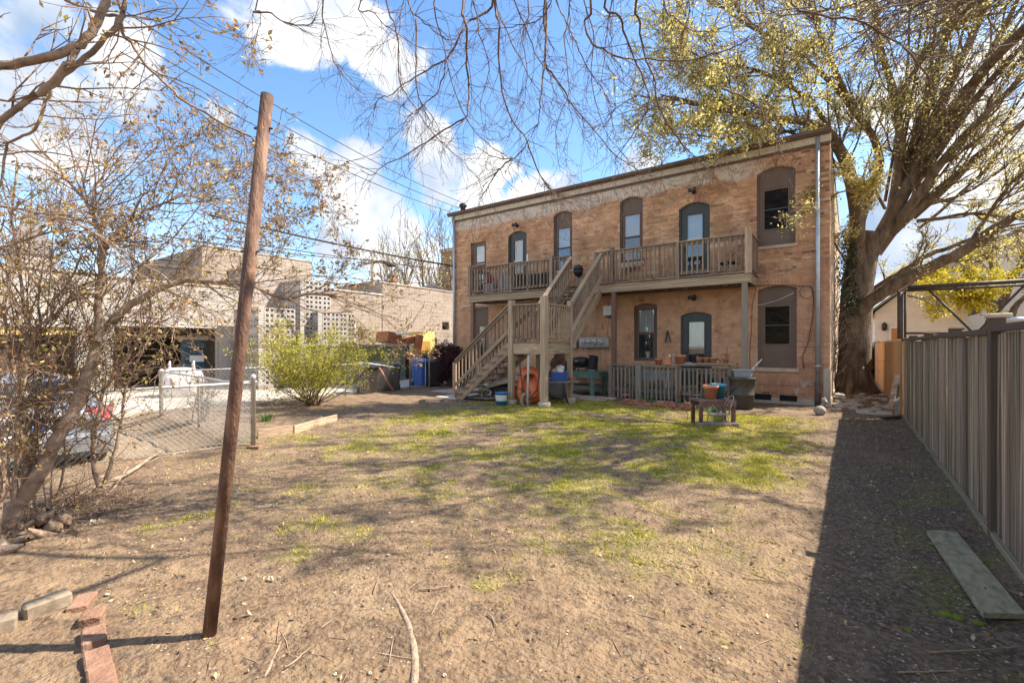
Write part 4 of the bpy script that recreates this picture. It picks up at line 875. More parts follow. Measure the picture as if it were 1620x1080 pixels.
def boat():
    # upturned pale fibreglass hull under the flight
    r = V3(-8.35, 11.35, 0); n = 14; m = 9; v = []; f = []
    for i in range(n + 1):
        t = i / n; w = .42 * math.sin(math.pi * min(1, .08 + t * .75)) ** .6; zb = .22 + .62 * t - .12 * t * t; x = -9.35 + 2.1 * t
        for k in range(m + 1): a = math.pi * k / m; v.append((x - .10 * math.sin(a), 11.45 + w * math.cos(a), zb + (.17 + .05 * t) * math.sin(a)))
    for i in range(n):
        for k in range(m): a = i * (m + 1) + k; f.append((a, a + 1, a + m + 2, a + m + 1))
    q = MB(); q._a(v, f, True); o = q.build('upturned_canoe', mat('old_gelcoat', [(.44, .40, .33), (.60, .56, .48)], scale=3, rough=.6, spots=[(3, .58, (.3, .26, .2), .1)])); s = o.modifiers.new('solid', 'SOLIDIFY'); s.thickness = .03
    tag(o, 'pale upturned canoe hull stored sloping under the stairs', 'canoe')
    o = MB().box(-8.95, -8.35, 11.3, 11.9, 0, .40).build('crate', mat('plum_box', [(.09, .05, .07), (.14, .08, .1)], rough=.7), bevel=.02); tag(o, 'dark plum coloured box under the canoe hull', 'box')
    for k in range(4): MB().box(-8.94 + k * .15, -8.90 + k * .15, 11.285, 11.299, .01, .39).build('rib', MATS['plum_box'], o)
    for x, s, l in ((-8.75, .15, 'small white rimmed wheel on the ground below the stairs'), (-8.42, .12, 'smaller dark wheel between the white rimmed wheel and the bucket')):
        c = V3(x - .2, 11.05, s); r = empty('wheel', (c.x, c.y, 0), l, 'wheel')
        pts = [c + V3(cs * s * math.cos(k * math.pi / 8), sn * s * math.cos(k * math.pi / 8), s * math.sin(k * math.pi / 8)) for k in range(17)]
        MB().tube(pts, .018, 6).build('tyre', WHITEP if s > .13 else BLACK, r)
        sp = MB()
        for k in range(5): a = k * 1.257; sp.tube([c, c + V3(cs * s * .95 * math.cos(a), sn * s * .95 * math.cos(a), s * .95 * math.sin(a))], .006, 4)
        sp.lathe(c, [(.025, -.02), (.025, .02)], 8, 'y'); sp.build('spokes', GALV, r)
    o = MB().beam((-9.35, 10.75, .05), (-8.55, 10.95, .07), .14, .035).build('board', WOODG); tag(o, 'loose grey board on the ground under the bottom of the stairs', 'board')
    o = MB().ball((-7.05, 12.2, .42), .42, 12, 9, .10, (1.0, .7, 1)).build('bag', mat('grey_tarp', [(.24, .23, .23), (.36, .35, .34)], scale=5, rough=.7)); tag(o, 'grey tarpaulin bundle behind the orange wheelbarrow', 'bag')
    o = MB().prism([(-7.75, 12.3, 0), (-7.0, 12.3, 0), (-6.95, 12.3, 1.45), (-7.25, 12.3, 1.5)], (0, .06, 0)).build('panel', REDW); tag(o, 'dark red plywood sheet leaning under the landing', 'panel')
boat()
def crate_table():
    p = gp(884, 641); z = .63; d = V3(p.x - .05, p.y + .3, 0)
    r = empty('side_table', (d.x, d.y, 0), 'small weathered folding table by the stair post holding the blue crate', 'table')
    o = MB().box(-.42, .42, -.26, .26, -.015, .02); o.v = [(d.x + a * cs * 1.0 - b_ * sn, d.y + a * sn + b_ * cs, z + c_) for a, b_, c_ in o.v]; o.build('tabletop', WOODG, r)
    for s in (-1, 1): MB().tube([d + V3(cs * .05, sn * .05, z), d + V3(cs * .06, sn * .06, .32), d + V3(cs * .22 * s - sn * .1, sn * .22 * s, 0)], .014, 6).build('leg', BLACK, r)
    MB().tube([d + V3(0, 0, z), d + V3(.02, 0, .30), d + V3(0.05, .2, 0)], .014, 6).build('leg', BLACK, r)
    c = d - V3(cs * .10, sn * .10, 0); r = empty('plastic_crate', (c.x, c.y, z + .02), 'blue plastic crate full of odds and ends on the small table', 'crate'); 
    def loc(a, b_, c_): return (c.x + a * cs - b_ * sn, c.y + a * sn + b_ * cs, z + .022 + c_)
    def bx(a0, a1, b0, b1, c0, c1):
        q = MB().box(a0, a1, b0, b1, c0, c1); q.v = [loc(*v) for v in q.v]; return q
    for (a0, a1, b0, b1, nm) in ((-.22, .22, -.16, -.15, 'side_panel'), (-.22, .22, .15, .16, 'side_panel'), (-.22, -.21, -.149, .149, 'side_panel'), (.21, .22, -.149, .149, 'side_panel')): bx(a0, a1, b0, b1, .02, .24).build(nm, BLUEP, r)
    for k in range(3): bx(-.235, .235, -.175, -.161, .04 + k * .09, .055 + k * .09).build('rib', BLUEP, r)
    for k in range(7): bx(-.21 + k * .065, -.20 + k * .065, -.172, -.161, .056, .129).build('rib', BLUEP, r)
    bx(-.21, .21, -.15, .15, 0, .019).build('base', BLUEP, r)
    q = MB(); q.ball(loc(.03, 0, .36), .13, 12, 8, .1, (1, .8, .55)); o = q.build('cap', mat('cream_cloth', [(.55, .50, .42), (.7, .66, .6)], rough=.9)); tag(o, 'cream knotted cloth heaped on top of the blue crate', 'cloth')
    q = MB(); q.ball(loc(.02, -.05, .27), .11, 10, 7, .25, (1.1, .9, .9)); o = q.build('plastic_bag', WHITEP); tag(o, 'crumpled white bag sticking out of the blue crate', 'bag')
    q = MB(); q.ball(loc(-.13, 0, .26), .08, 10, 7, .2); o = q.build('bottle', mat('amber', [(.5, .38, .2)], rough=.3)); tag(o, 'amber bottle lying in the left end of the blue crate', 'bottle')
    q = MB().tube([loc(.26, .0, .04), loc(.33, -.03, .07), loc(.44, -.05, .09)], [.03, .02, .012], 7); o = q.build('garden_trowel', MATS['red_plastic']); tag(o, 'red garden tool lying on the table right of the crate', 'garden tool')
crate_table()
def workbench():
    m = mat('teal_paint', [(.085, .17, .145), (.13, .24, .205), (.17, .28, .24)], scale=4, rough=.8, bump=.3, spots=[(4, .57, (.18, .15, .11), .1)])
    f = gp(936, 627); x1 = f.x + .08; y0 = f.y - .05; z = .76; x0 = x1 - 1.75; y1 = min(y0 + 1.0, 14.85)
    r = empty('workbench', ((x0 + x1) / 2, (y0 + y1) / 2, 0), 'heavy teal painted workbench against the brick wall under the meters', 'workbench')
    for x in (x0, x1 - .12):
        for y in (y0, y1 - .1): MB().box(x, x + .12, y, y + .1, -.03, z - .17).build('leg', m, r, bevel=.006)
    MB().box(x0 - .02, x1 + .02, y0 - .03, y0 + .012, z - .169, z - .02).build('apron', m, r); MB().box(x1 + .022, x1 + .06, y0, y1, z - .169, z - .02).build('apron', m, r)
    for i in range(6): yy = y0 - .04 + i * (y1 - y0 + .08) / 6; MB().box(x0 - .05, x1 + .07, yy, yy + (y1 - y0 + .08) / 6 - .008, z - .018, z + .02).build('top_board', WOODG if i > 2 else m, r)
    MB().box(x0, x1, y0 + .1, y0 + .14, .22, .30).build('stretcher', m, r); MB().box(x1 - .08, x1 - .04, y0 + .1, y1 - .1, .20, .30).build('stretcher', m, r)
    for i in range(4): yy = y0 + .16 + i * .19; MB().box(x0 + .1, x1 - .1, yy, yy + .17, .30, .325).build('shelf_board', WOODG, r)
    zt = z + .021; yy = (y0 + y1) / 2
    # round table-top barbecue
    c = V3(x1 - .72, yy, zt); g = empty('kettle_grill', c, 'squat black barbecue with a folded leg on the teal workbench', 'grill')
    MB().lathe(c, [(.16, .12), (.24, .20), (.27, .30), (.275, .38), (.25, .44), (.12, .47), (.02, .475)], 20).build('bowl', BLACK, g)
    for k in range(3): a = k * 2.09 + .3; MB().tube([c + V3(.15 * math.cos(a), .15 * math.sin(a), .14), c + V3(.2 * math.cos(a), .2 * math.sin(a), 0)], .012, 6).build('leg', GALV, g)
    MB().box(c.x - .06, c.x + .06, c.y - .28, c.y - .26, zt + .33, zt + .35).build('handle', GALV, g)
    # big black nursery pot leaning on its rim
    c = V3(x1 - .28, yy + .05, zt + .05); o = MB().lathe((0, 0, 0), [(.15, 0), (.19, .42), (.205, .42), (.205, .46), (.18, .46), (.14, .03)], 20).build('nursery_pot', BLACK, loc=(0, 0, 0)); o.location = c + V3(.04, 0, .46); o.rotation_euler = (math.pi + .05, .22, 0)
    tag(o, 'tall black plastic nursery pot upside down on the teal workbench', 'pot')
    o = MB().lathe(V3(x1 - .30, yy - .02, zt), [(.11, 0), (.17, .045), (.16, .05)], 16).build('dish', STONE); tag(o, 'pale shallow dish under the tilted black pot', 'dish')
    o = MB().box(x0 + .3, x0 + .62, yy - .2, yy + .2, zt, zt + .30).build('box', DARKC, bevel=.02); tag(o, 'black box on the teal workbench left of the barbecue', 'box'); MB().box(x0 + .29, x0 + .63, yy - .21, yy + .21, zt + .302, zt + .33).build('lid', BLACK, o)
    o = MB().ball(V3(x1 - 1.02, yy - .18, zt + .10), .10, 10, 7, .12).build('bag', MATS['grey_tarp']); tag(o, 'small grey bag between the black box and the barbecue', 'bag')
    o = MB().box(x0 + .2, x0 + .75, y1 - .14, y1 - .10, zt, zt + .40).build('cutting_board', mat('honey_wood', [(.4, .22, .08), (.52, .3, .13)], scale=5, stretch=(1, 4, 4))); tag(o, 'honey coloured board propped behind the black box on the bench', 'board')
    o = MB().ball(V3(x0 + .15, yy - .2, zt + .22), .2, 12, 9, .1, (.8, .8, 1.1)).build('bin_bag', BLACK); tag(o, 'shiny black bag standing on the left end of the workbench', 'bag')
    o = MB().lathe(V3(x0 + .0, y0 - .5, 0), [(.17, 0), (.2, .5), (.21, .5)], 16).build('tub', mat('dark_green_tub', [(.03, .06, .05)], rough=.5)); tag(o, 'dark green tub on the ground left of the workbench', 'tub')
    # low paving stones in front
    r = empty('stone_step', (x1 - .6, y0 - .3, 0), 'row of flat stone pavers on the ground before the workbench', 'paving')
    for i in range(7): a = x1 - 2.0 + i * .42; MB().box(a, a + .39, y0 - .55 + rnd.uniform(-.02, .02), y0 - .28, -.03, .055 + rnd.uniform(0, .015)).build('paver', STONE, r, bevel=.012)
    for i in range(5): a = x1 - 1.0 + i * .37; MB().box(a, a + .34, y0 - 1.0 + rnd.uniform(-.02, .02), y0 - .78, -.03, .035 + rnd.uniform(0, .015)).build('paver', STONE, r, bevel=.012)
workbench()
def barrel():
    c = V3(-2.28, 13.3, 0); m = mat('dark_tub', [(.06, .056, .048), (.11, .10, .085)], scale=4, rough=.8, bump=.2)
    r = empty('rubbish_bin', c, 'big dark dented rubbish barrel beside the slatted porch railing', 'barrel')
    MB().lathe(c, [(r_ * .8, h_ * .97) for r_, h_ in ((.28, 0), (.33, .02), (.35, .35), (.37, .36), (.37, .39), (.36, .40), (.385, .78), (.41, .78), (.41, .84), (.37, .84), (.33, .1))], 24).build('body', m, r)
    MB().tube([c + V3(  .24 * math.cos(a) * 1.22, .24 * math.sin(a) * 1.22, .55 + .22 * math.cos(a + .3)) for a in [k * math.pi / 10 - 2.6 for k in range(16)]], .014, 6).build('strap', BLACK, r)
    c2 = c + V3(.03, 0, .817); r = empty('plastic_tub', c2, 'grey rectangular tub sitting on top of the dark barrel', 'tub')
    g = mat('tub_grey', [(.26, .29, .30), (.34, .37, .38)], rough=.6)
    q = MB(); a = [(-.21, -.16), (.21, -.16), (.21, .16), (-.21, .16)]
    q._a([(c2.x + x * .85, c2.y + y * .85, c2.z) for x, y in a] + [(c2.x + x, c2.y + y, c2.z + .19) for x, y in a], [(0, 3, 2, 1), (0, 1, 5, 4), (1, 2, 6, 5), (2, 3, 7, 6), (3, 0, 4, 7)]).build('body', g, r)
    for (x0, x1, y0, y1) in ((-.24, .24, -.19, -.16), (-.24, .24, .16, .19), (-.24, -.21, -.16, .16), (.21, .24, -.16, .16)): MB().box(c2.x + x0, c2.x + x1, c2.y + y0, c2.y + y1, c2.z + .17, c2.z + .20).build('rim', g, r)
    o = MB().beam(c2 + V3(.08, -.05, .06), c2 + V3(.42, .05, .46), .04, .02).build('stick', WHITEP); tag(o, 'white lath sticking up out of the grey tub', 'stick')
barrel()
# ------------------------------------------------------------------ plank table and child's chair
def garden_table():
    c = V3(-2.33, 10.35, 0); L = lambda a, b_, z: (c.x + a * cs * 1.0 - b_ * sn, c.y + a * sn + b_ * cs, z)
    c.z = zg(c.x, c.y); z0 = c.z
    m = mat('plum_wood', [(.10, .05, .042), (.17, .09, .07), (.26, .17, .13)], scale=5, rough=.85, bump=.4)
    r = empty('garden_table', (c.x, c.y, z0), 'low plum brown wooden table on the lawn with two big pots', 'table')
    def bx(a0, a1, b0, b1, q0, q1): q = MB().box(a0, a1, b0, b1, z0 + q0, z0 + q1); q.v = [L(*v) for v in q.v]; return q
    for i in range(4): bx(-.38, .38, -.26 + i * .131, -.26 + i * .131 + .123, .49, .53).build('top_board', m if i else MATS['plum_wood'], r, bevel=.004)
    for a in (-.36, .30):
        for b_ in (-.24, .18): bx(a, a + .065, b_, b_ + .065, -.02, .42).build('leg', m, r)
    bx(-.37, .37, -.262, -.24, .40, .489).build('apron', m, r); bx(-.37, .37, .24, .262, .40, .489).build('apron', m, r); bx(.345, .37, -.239, .239, .40, .489).build('apron', m, r)
    r2 = empty('plank', L(0, -.35, z0), 'grey timber baulk lying on the grass under the plum table', 'plank'); q = MB().box(-.40, .36, -.42, -.10, z0 - .02, z0 + .085); q.v = [L(*v) for v in q.v]; q.build('timber', WOODG, r2, bevel=.01)
    pot(L(-.05, -.02, z0 + .53), .155, .29, 'big orange terracotta pot on the plum table', group='pots on the plum table')
    BL = mat('blue_pot', [(.035, .20, .32), (.06, .27, .40)], rough=.5); pot(L(.17, .12, z0 + .53), .165, .31, 'big blue plastic pot on the plum table behind the orange pot', BL, group='pots on the plum table')
    # child's metal chair
    cz = z0; R_ = mat('rusty_white', [(.30, .20, .17), (.46, .36, .31)], scale=14, rough=.7, spots=[(12, .55, (.16, .08, .05), .1)])
    r = empty('metal_chair', L(-.16, -.62, cz), "small rusty bentwire child's chair in front of the plum table", 'chair')
    C = lambda a, b_, z: L(-.16 + a, -.62 + b_, cz + z)
    q = MB(); n = 16; q.prism([C(.17 * math.cos(2 * math.pi * k / n), .15 * math.sin(2 * math.pi * k / n), .30) for k in range(n)], (0, 0, .018)); q.build('seat', R_, r)
    for a, b_ in ((-.14, -.1), (-.14, .1)): MB().tube([C(a, b_, .30), C(a - .03, b_ * 1.2, .14), C(a + .02, b_ * 1.3, .0)], .011, 6).build('leg', R_, r)
    for b_ in (-.11, .11): MB().tube([C(.14, b_, .30), C(.17, b_ * 1.1, .14), C(.25, b_ * 1.1, -.01)], .011, 6).build('leg', R_, r)
    MB().tube([C(.15, -.13, .30), C(.20, -.14, .50), C(.26, -.10, .63), C(.29, 0, .66), C(.26, .10, .63), C(.20, .14, .50), C(.15, .13, .30)], .011, 6).build('back_hoop', R_, r)
    MB().tube([C(.16, -.06, .31), C(.20, -.08, .45), C(.25, -.03, .58), C(.25, .03, .58), C(.20, .08, .45), C(.16, .06, .31)], .008, 6).build('inner_hoop', R_, r)
    MB().tube([C(-.05, -.14, .32), C(-.1, -.16, .40), C(-.15, -.14, .48), C(-.16, -.1, .5)], .008, 6).build('wire', R_, r)
garden_table()
def clump(p, n, h, label, seed, w=.12, name='weed_clump', m=None):
    r = empty(name, (p[0], p[1], p[2]), label, 'plant'); rr = random.Random(seed); T = []
    V = []
    for i in range(n):
        a = rr.uniform(0, 6.28); d = rr.uniform(0, w); x, y = p[0] + d * math.cos(a), p[1] + d * math.sin(a); hh = h * rr.uniform(.5, 1); o = V3(math.cos(a), math.sin(a), 0) * hh * .6; s = V3(-math.sin(a), math.cos(a), 0) * .008
        b = V3(x, y, p[2]); mid = b + V3(0, 0, hh * .6) + o * .3; T.append((b - s, b + s, mid + s, mid - s)); T.append((mid - s, mid + s, b + o + V3(0, 0, hh), b + o + V3(0, 0, hh)))
    V = np.array([[tuple(v) for v in t] for t in T]).reshape(-1, 3) - np.array(LOC[r.name]); 
    o = link('leaves', np_mesh('leaves', V, np.arange(len(V)).reshape(-1, 4), m or LEAFG), r); o['kind'] = 'stuff'; return r
p = gp(1128, 655); clump((p.x, p.y, 0), 70, .22, 'bright green weeds growing behind the plum table legs', 1, .16)
p = gp(1022, 637); clump((p.x, p.y, .05), 80, .14, 'low green weeds at the foot of the slatted porch railing', 2, .3)
p = gp(421, 667); clump((p.x, p.y, 0), 60, .22, 'tuft of fresh green grass leaves in the raised bed by the fence', 3, .14)
p = gp(398, 652); 

# loose brick edging before the porch
def brick_edge():
    r = empty('brick_edging', (-4.6, 13.2, 0), 'loose stacked red brick edging along the front of the slatted porch', 'edging')
    m = mat('red_brick', [(.26, .10, .065), (.38, .17, .11), (.33, .2, .15)], scale=4, rough=.9, bump=.5, obj=.25, coord='obj')
    pts = [gp(978, 640), gp(1000, 643), gp(1040, 645), (gp(1075, 648)), gp(1098, 650)]
    cum = [0]
    for a, b_ in zip(pts, pts[1:]): cum.append(cum[-1] + (b_ - a).length)
    def along(s):
        for i in range(len(pts) - 1):
            if s <= cum[i + 1]: return pts[i].lerp(pts[i + 1], (s - cum[i]) / (cum[i + 1] - cum[i])), (pts[i + 1] - pts[i]).normalized()
        return pts[-1], (pts[-1] - pts[-2]).normalized()
    for row in range(3):
        s = .1 + .1 * (row % 2); n = 0
        while s < cum[-1]:
            if not (row == 2 and rnd.random() < .45):
                p, d = along(s); j = rnd.uniform(-.25, .25) * (1 + row * .3); d = Vector((d.x * math.cos(j) - d.y * math.sin(j), d.x * math.sin(j) + d.y * math.cos(j), rnd.uniform(-.06, .06)))
                p = p + V3(rnd.uniform(-.02, .02), rnd.uniform(-.03, .03) + row * .02, .025 + row * .068); bar('brick', p - d * .1, p + d * .1, .095, .06, m, r)
            s += .225
    q = gp(990, 634); bar('brick', (q.x - .1, q.y, .17), (q.x + .1, q.y + .03, .19), .1, .06, m, r)
    # two wheels on an axle leaning at the slats
    a = gp(1082, 637); r = empty('wheel_axle', (a.x, a.y, .15), 'pair of small red wheels on an axle leaning on the porch slats', 'wheels')
    for dx in (-.1, .2): c = V3(a.x + dx, a.y, .24); MB().lathe(c, [(.10, -.02), (.115, 0), (.10, .02)], 16, 'x').build('wheel', MATS['rust'], r)
    MB().tube([(a.x - .12, a.y, .24), (a.x + .45, a.y, .24)], .012, 6).build('axle', GALV, r)
    a = gp(1087, 664); o = MB().tube([a + V3(0, 0, 0), a + V3(.01, 0, .12), a + V3(-.05, 0, .28), a + V3(-.03, .02, .42)], .008, 5).build('stake', MATS['rust']); tag(o, 'thin bent rusty stake in the lawn left of the plum table', 'stake')
brick_edge()
# stone ball and boot near the downspout foot
p = gp(1297, 657); r = empty('garden_ornament', (p.x, p.y, zg(p.x, p.y)), 'round grey stone goose ornament at the foot of the downspout', 'ornament')
z = zg(p.x, p.y); MB().ball((p.x, p.y, z + .10), .125, 16, 12, .02, (1, 1, .95)).build('ball', MATS['grey_stone'], r); MB().tube([(p.x + .05, p.y + .08, z + .18), (p.x + .1, p.y + .12, z + .30), (p.x + .06, p.y + .1, z + .38)], [.08, .05, .045], 10).build('neck', MATS['grey_stone'], r)
# rubble along the side passage
def rubble():
    for i in range(46):
        x = rnd.uniform(-.35, .85); y = rnd.uniform(14.2, 19.5); 
        if (x - .15) ** 2 + (y - 20.3) ** 2 < .6: continue
        s = rnd.uniform(.06, .2) * (1 if x < .35 else .7)
        m = MATS['grey_stone'] if x < .45 else CONC
        o = MB().ball((x, y, zg(x, y) + s * .12), s, 8, 5, .22, (1.1, .9, .42)).build('rubble_stone', m); o.data.polygons.foreach_set('use_smooth', [False] * len(o.data.polygons))
        tag(o, 'flat pale broken stone in the passage between the brick wall and the fence', 'stone', 'rubble stones in the side passage')
rubble()
o = MB().box(.10, .80, 14.0, 14.6, -.02, .03).build('slab', CONC, bevel=.01); tag(o, 'low square concrete slab in the shaded side passage', 'slab')
p = gp(1418, 668); r = empty('metal_scraps', (.78, 13.2, 0), 'black gutter offcut and grey lath leaning on the fence at its joint', 'scrap')
MB().beam((.55, 12.9, .06), (.86, 13.0, .10), .14, .05).build('gutter_offcut', BLACK, r); MB().beam((.80, 13.0, .02), (.88, 13.9, .75), .06, .02).build('lath', WOODG, r); MB().beam((.72, 13.4, .25), (.86, 13.7, .95), .10, .03).build('offcut', WOODP, r)

# ------------------------------------------------------------------ fences
FENCEM = mat('fence_board', [(.10, .066, .040), (.36, .265, .175), (.66, .53, .38)], scale=3.0, rough=.9, bump=.8, bscale=9, stretch=(.55, 4.5, 4.5), coord='obj', obj=.42, contrast=1.7, spots=[(1.1, .55, (.15, .13, .06), .12), (2.6, .60, (.07, .05, .035), .05)])
FENCET = mat('fence_tan', [(.34, .17, .07), (.48, .27, .12), (.56, .36, .19)], scale=2.6, rough=.85, bump=.5, bscale=9, stretch=(.9, 7, 7), coord='obj', obj=.2)
FENCED = mat('fence_dark', [(.075, .05, .035), (.14, .10, .072)], scale=3, rough=.85, coord='obj', stretch=(1, 5, 5), bump=.3)
def wood_fence():
    r = empty('board_fence', (.96, 6, 0), 'tall weathered grey board fence with dark posts along the right side of the yard', 'fence')
    y = -2.0; k = 0; x = .965
    while y < 13.55:
        w = .145 + rnd.uniform(-.008, .008)
        if not (abs(y + w / 2 - 5.42) < .05):
            h = 1.70 + rnd.uniform(-.012, .012); dx = rnd.uniform(-.010, .010)
            z0 = zg(.95, y) - .03
            bar('board', (x + dx, y + w / 2, z0), (x + dx + rnd.uniform(-.008, .008), y + w / 2 + rnd.uniform(-.004, .004), h), w - .001, .02, FENCEM, r, up=(1, 0, 0))
        y += w; k += 1
    for yy in (.55, 2.98, 5.42, 7.87, 10.3, 12.75):
        big = yy == 5.42
        bar('post', (x + (.0 if big else .075), yy, -.1), (x + (.0 if big else .075), yy, 1.80 if not big else 1.83), (.11 if not big else .09), .11, FENCED, r)
        MB().box(x - .06 + (.0 if big else .075), x + .08 + (.0 if big else .075), yy - .08, yy + .08, 1.801 if not big else 1.831, 1.83 if not big else 1.87).build('post_cap', STONE if big else FENCED, r, bevel=.01)
    bar('sun_stop_board', (x + .06, 5.42, -.03), (x + .035, 5.42, 1.70), .02, .22, FENCEM, r, up=(0, 1, 0))  # added behind the post so no sun leaks through the board gap
    for a, b_ in ((-2, 5.36), (5.48, 13.6)):
        bar('top_rail', (x - .005, a, 1.725), (x - .005, b_, 1.745), .09, .05, FENCED, r)
        bar('rail', (x + .05, a, .35), (x + .05, b_, .35), .05, .09, FENCED, r)
    bar('kickboard', (x - .03, -2, .04), (x - .03, 13.5, .04), .03, .12, FENCEM, r)
    r = empty('tan_board_fence', (.95, 20, 0), 'newer tan board fence continuing beyond the grey one past the big tree', 'fence')
    y = 13.62
    while y < 29:
        w = .14 + rnd.uniform(-.006, .006); bar('board', (x - .02, y + w / 2, -.05), (x - .02, y + w / 2, 1.74 + rnd.uniform(-.01, .01)), w - .008, .02, FENCET, r, up=(1, 0, 0)); y += w
    for yy in range(14, 29, 2): bar('post', (x + .06, yy, 0), (x + .06, yy, 1.80), .1, .1, FENCET, r)
    bar('rail', (x + .03, 13.7, 1.5), (x + .03, 28.9, 1.5), .04, .09, FENCET, r)
wood_fence()
GALVR = mat('fence_steel', [(.42, .40, .37), (.60, .58, .55)], scale=7, rough=.45, metal=.4, spots=[(6, .58, (.32, .24, .18), .08)])
def chainlink(r, p, q, h=.98, gap=.075, sag=0, z0=.03, top=True):
    p, q = V3(*p), V3(*q); d = q - p; L_ = math.hypot(d.x, d.y); n = int((L_ + h) / gap); T = Tubes()
    def P(u, v): t = max(0, min(1, u / L_)); a = p.lerp(q, t); return (a.x, a.y, a.z + z0 + v - sag * math.sin(math.pi * t))
    for i in range(n):
        for s in (1, -1):
            u0 = i * gap - (h if s > 0 else 0); u1 = u0 + h; 
            a, b_ = (u0, 0), (u1, h)
            if s < 0: a, b_ = (u0, h), (u0 + h, 0)
            # clip to the panel
            ua, va = a; ub, vb = b_
            if ua < 0: va += (vb - va) * (0 - ua) / (ub - ua); ua = 0
            if ub > L_: vb = va + (vb - va) * (L_ - ua) / (ub - ua); ub = L_
            if ub - ua < .02: continue
            T.add([P(ua, va), P(ub, vb)], [.0024, .0024], 3)
    o = link('mesh', T.mesh('mesh', GALVR, off=tuple(LOC[r.name])), r); o['kind'] = 'stuff'
    if top: MB().tube([P(0, h + .01), P(L_ / 2, h + .01), P(L_, h + .01)], .021, 8).build('top_rail', GALVR, r)
    MB().tube([P(0, .02), P(L_, .02)], .003, 4).build('bottom_wire', GALVR, r)
def fpost(r, x, y, h, rad=.03, z=None):
    z = zg(x, y) if z is None else z
    MB().lathe((x, y, z - .03), [(rad, 0), (rad, h), (rad * 1.35, h + .01), (rad * 1.2, h + .06), (rad * .5, h + .085)], 12).build('post', GALVR, r)
r = empty('chain_link_fence', (-8.1, 1.8, 0), 'low chain link fence between the yard and the parked silver car', 'fence')
A = (-8.55, -1.5, -.06); Bp = (-8.48, 1.2, -.04); Cp = (-7.82, 3.68, 0)
chainlink(r, A, Bp); chainlink(r, Bp, Cp); fpost(r, Bp[0], Bp[1], 1.0, .022); fpost(r, Cp[0], Cp[1], 1.10, .036, 0)
r = empty('chain_link_fence', (-10.4, 3.85, 0), 'low chain link fence running from the gate post towards the alley', 'fence')
chainlink(r, (-7.9, 3.76, 0), (-10.58, 3.92, -.02), sag=.05); chainlink(r, (-10.62, 3.92, -.02), (-12.95, 4.02, 0))
fpost(r, -10.6, 3.93, .95, .02, 0); fpost(r, -12.98, 4.04, 1.08, .042, -.05)
r = empty('chain_link_fence', (-13.3, 8, 0), 'chain link fence line with thin posts along the alley behind the bushes', 'fence')
chainlink(r, (-13.0, 4.2, 0), (-13.3, 9.1, 0), gap=.10); fpost(r, -13.3, 9.15, 1.0, .02, 0); chainlink(r, (-13.3, 9.2, 0), (-13.55, 10.0, 0), gap=.1)
r = empty('chain_link_fence', (-13.2, 10.7, 0), 'sagging chain link panel leaning before the black wheelie bins', 'fence')
chainlink(r, (-13.15, 9.55, .05), (-13.1, 11.2, -.2), gap=.09, h=1.0); fpost(r, -13.35, 11.95, 1.25, .03, 0)
r = empty('metal_gate', (-13.0, 12.4, 0), 'small open tubular gate frame between the fence post and blue bin', 'gate')
MB().tube([(-13.3, 12.0, .12), (-13.3, 12.0, 1.15), (-13.0, 12.4, 1.15), (-13.0, 12.4, .12), (-13.3, 12.0, .12)], .018, 6).build('frame', GALVR, r); fpost(r, -12.9, 12.5, 1.2, .028, 0)

# ------------------------------------------------------------------ rusty pole, boards, bricks, stones and roots near the camera
RUSTP = mat('rusty_steel', [(.05, .025, .017), (.14, .072, .046), (.27, .155, .10)], scale=3.0, rough=.78, bump=.6, bscale=26, metal=.05, stretch=(3, 3, 1.0), contrast=1.4, spots=[(1.6, .55, (.10, .07, .055), .10), (9, .60, (.30, .14, .07), .05)])
def pole():
    b_ = gp(331, 1006); t = at(423, 150, 2.72); r = empty('steel_pole', b_, 'tall rusty brown steel pole leaning in the foreground of the yard', 'pole')
    d = (t - b_).normalized(); q = MB(); prof = [(.034, -.1)] + [(.034, i * .3) for i in range(1, 10)]
    L_ = (t - b_).length; q.lathe((0, 0, 0), [(.0345, -.12), (.0345, L_ - .002), (.031, L_), (.029, L_ - .03)], 24); q.v = [tuple(d.to_track_quat('Z', 'Y') @ Vector(v) + b_) for v in q.v]; q.build('shaft', RUSTP, r)
    for f_ in (.935, .70): 
        p = b_ + d * L_ * f_; MB().tube([p - V3(cs, sn, 0) * .055 , p + V3(cs, sn, 0) * .05], .007, 6).build('hook', BLACK, r)
pole()
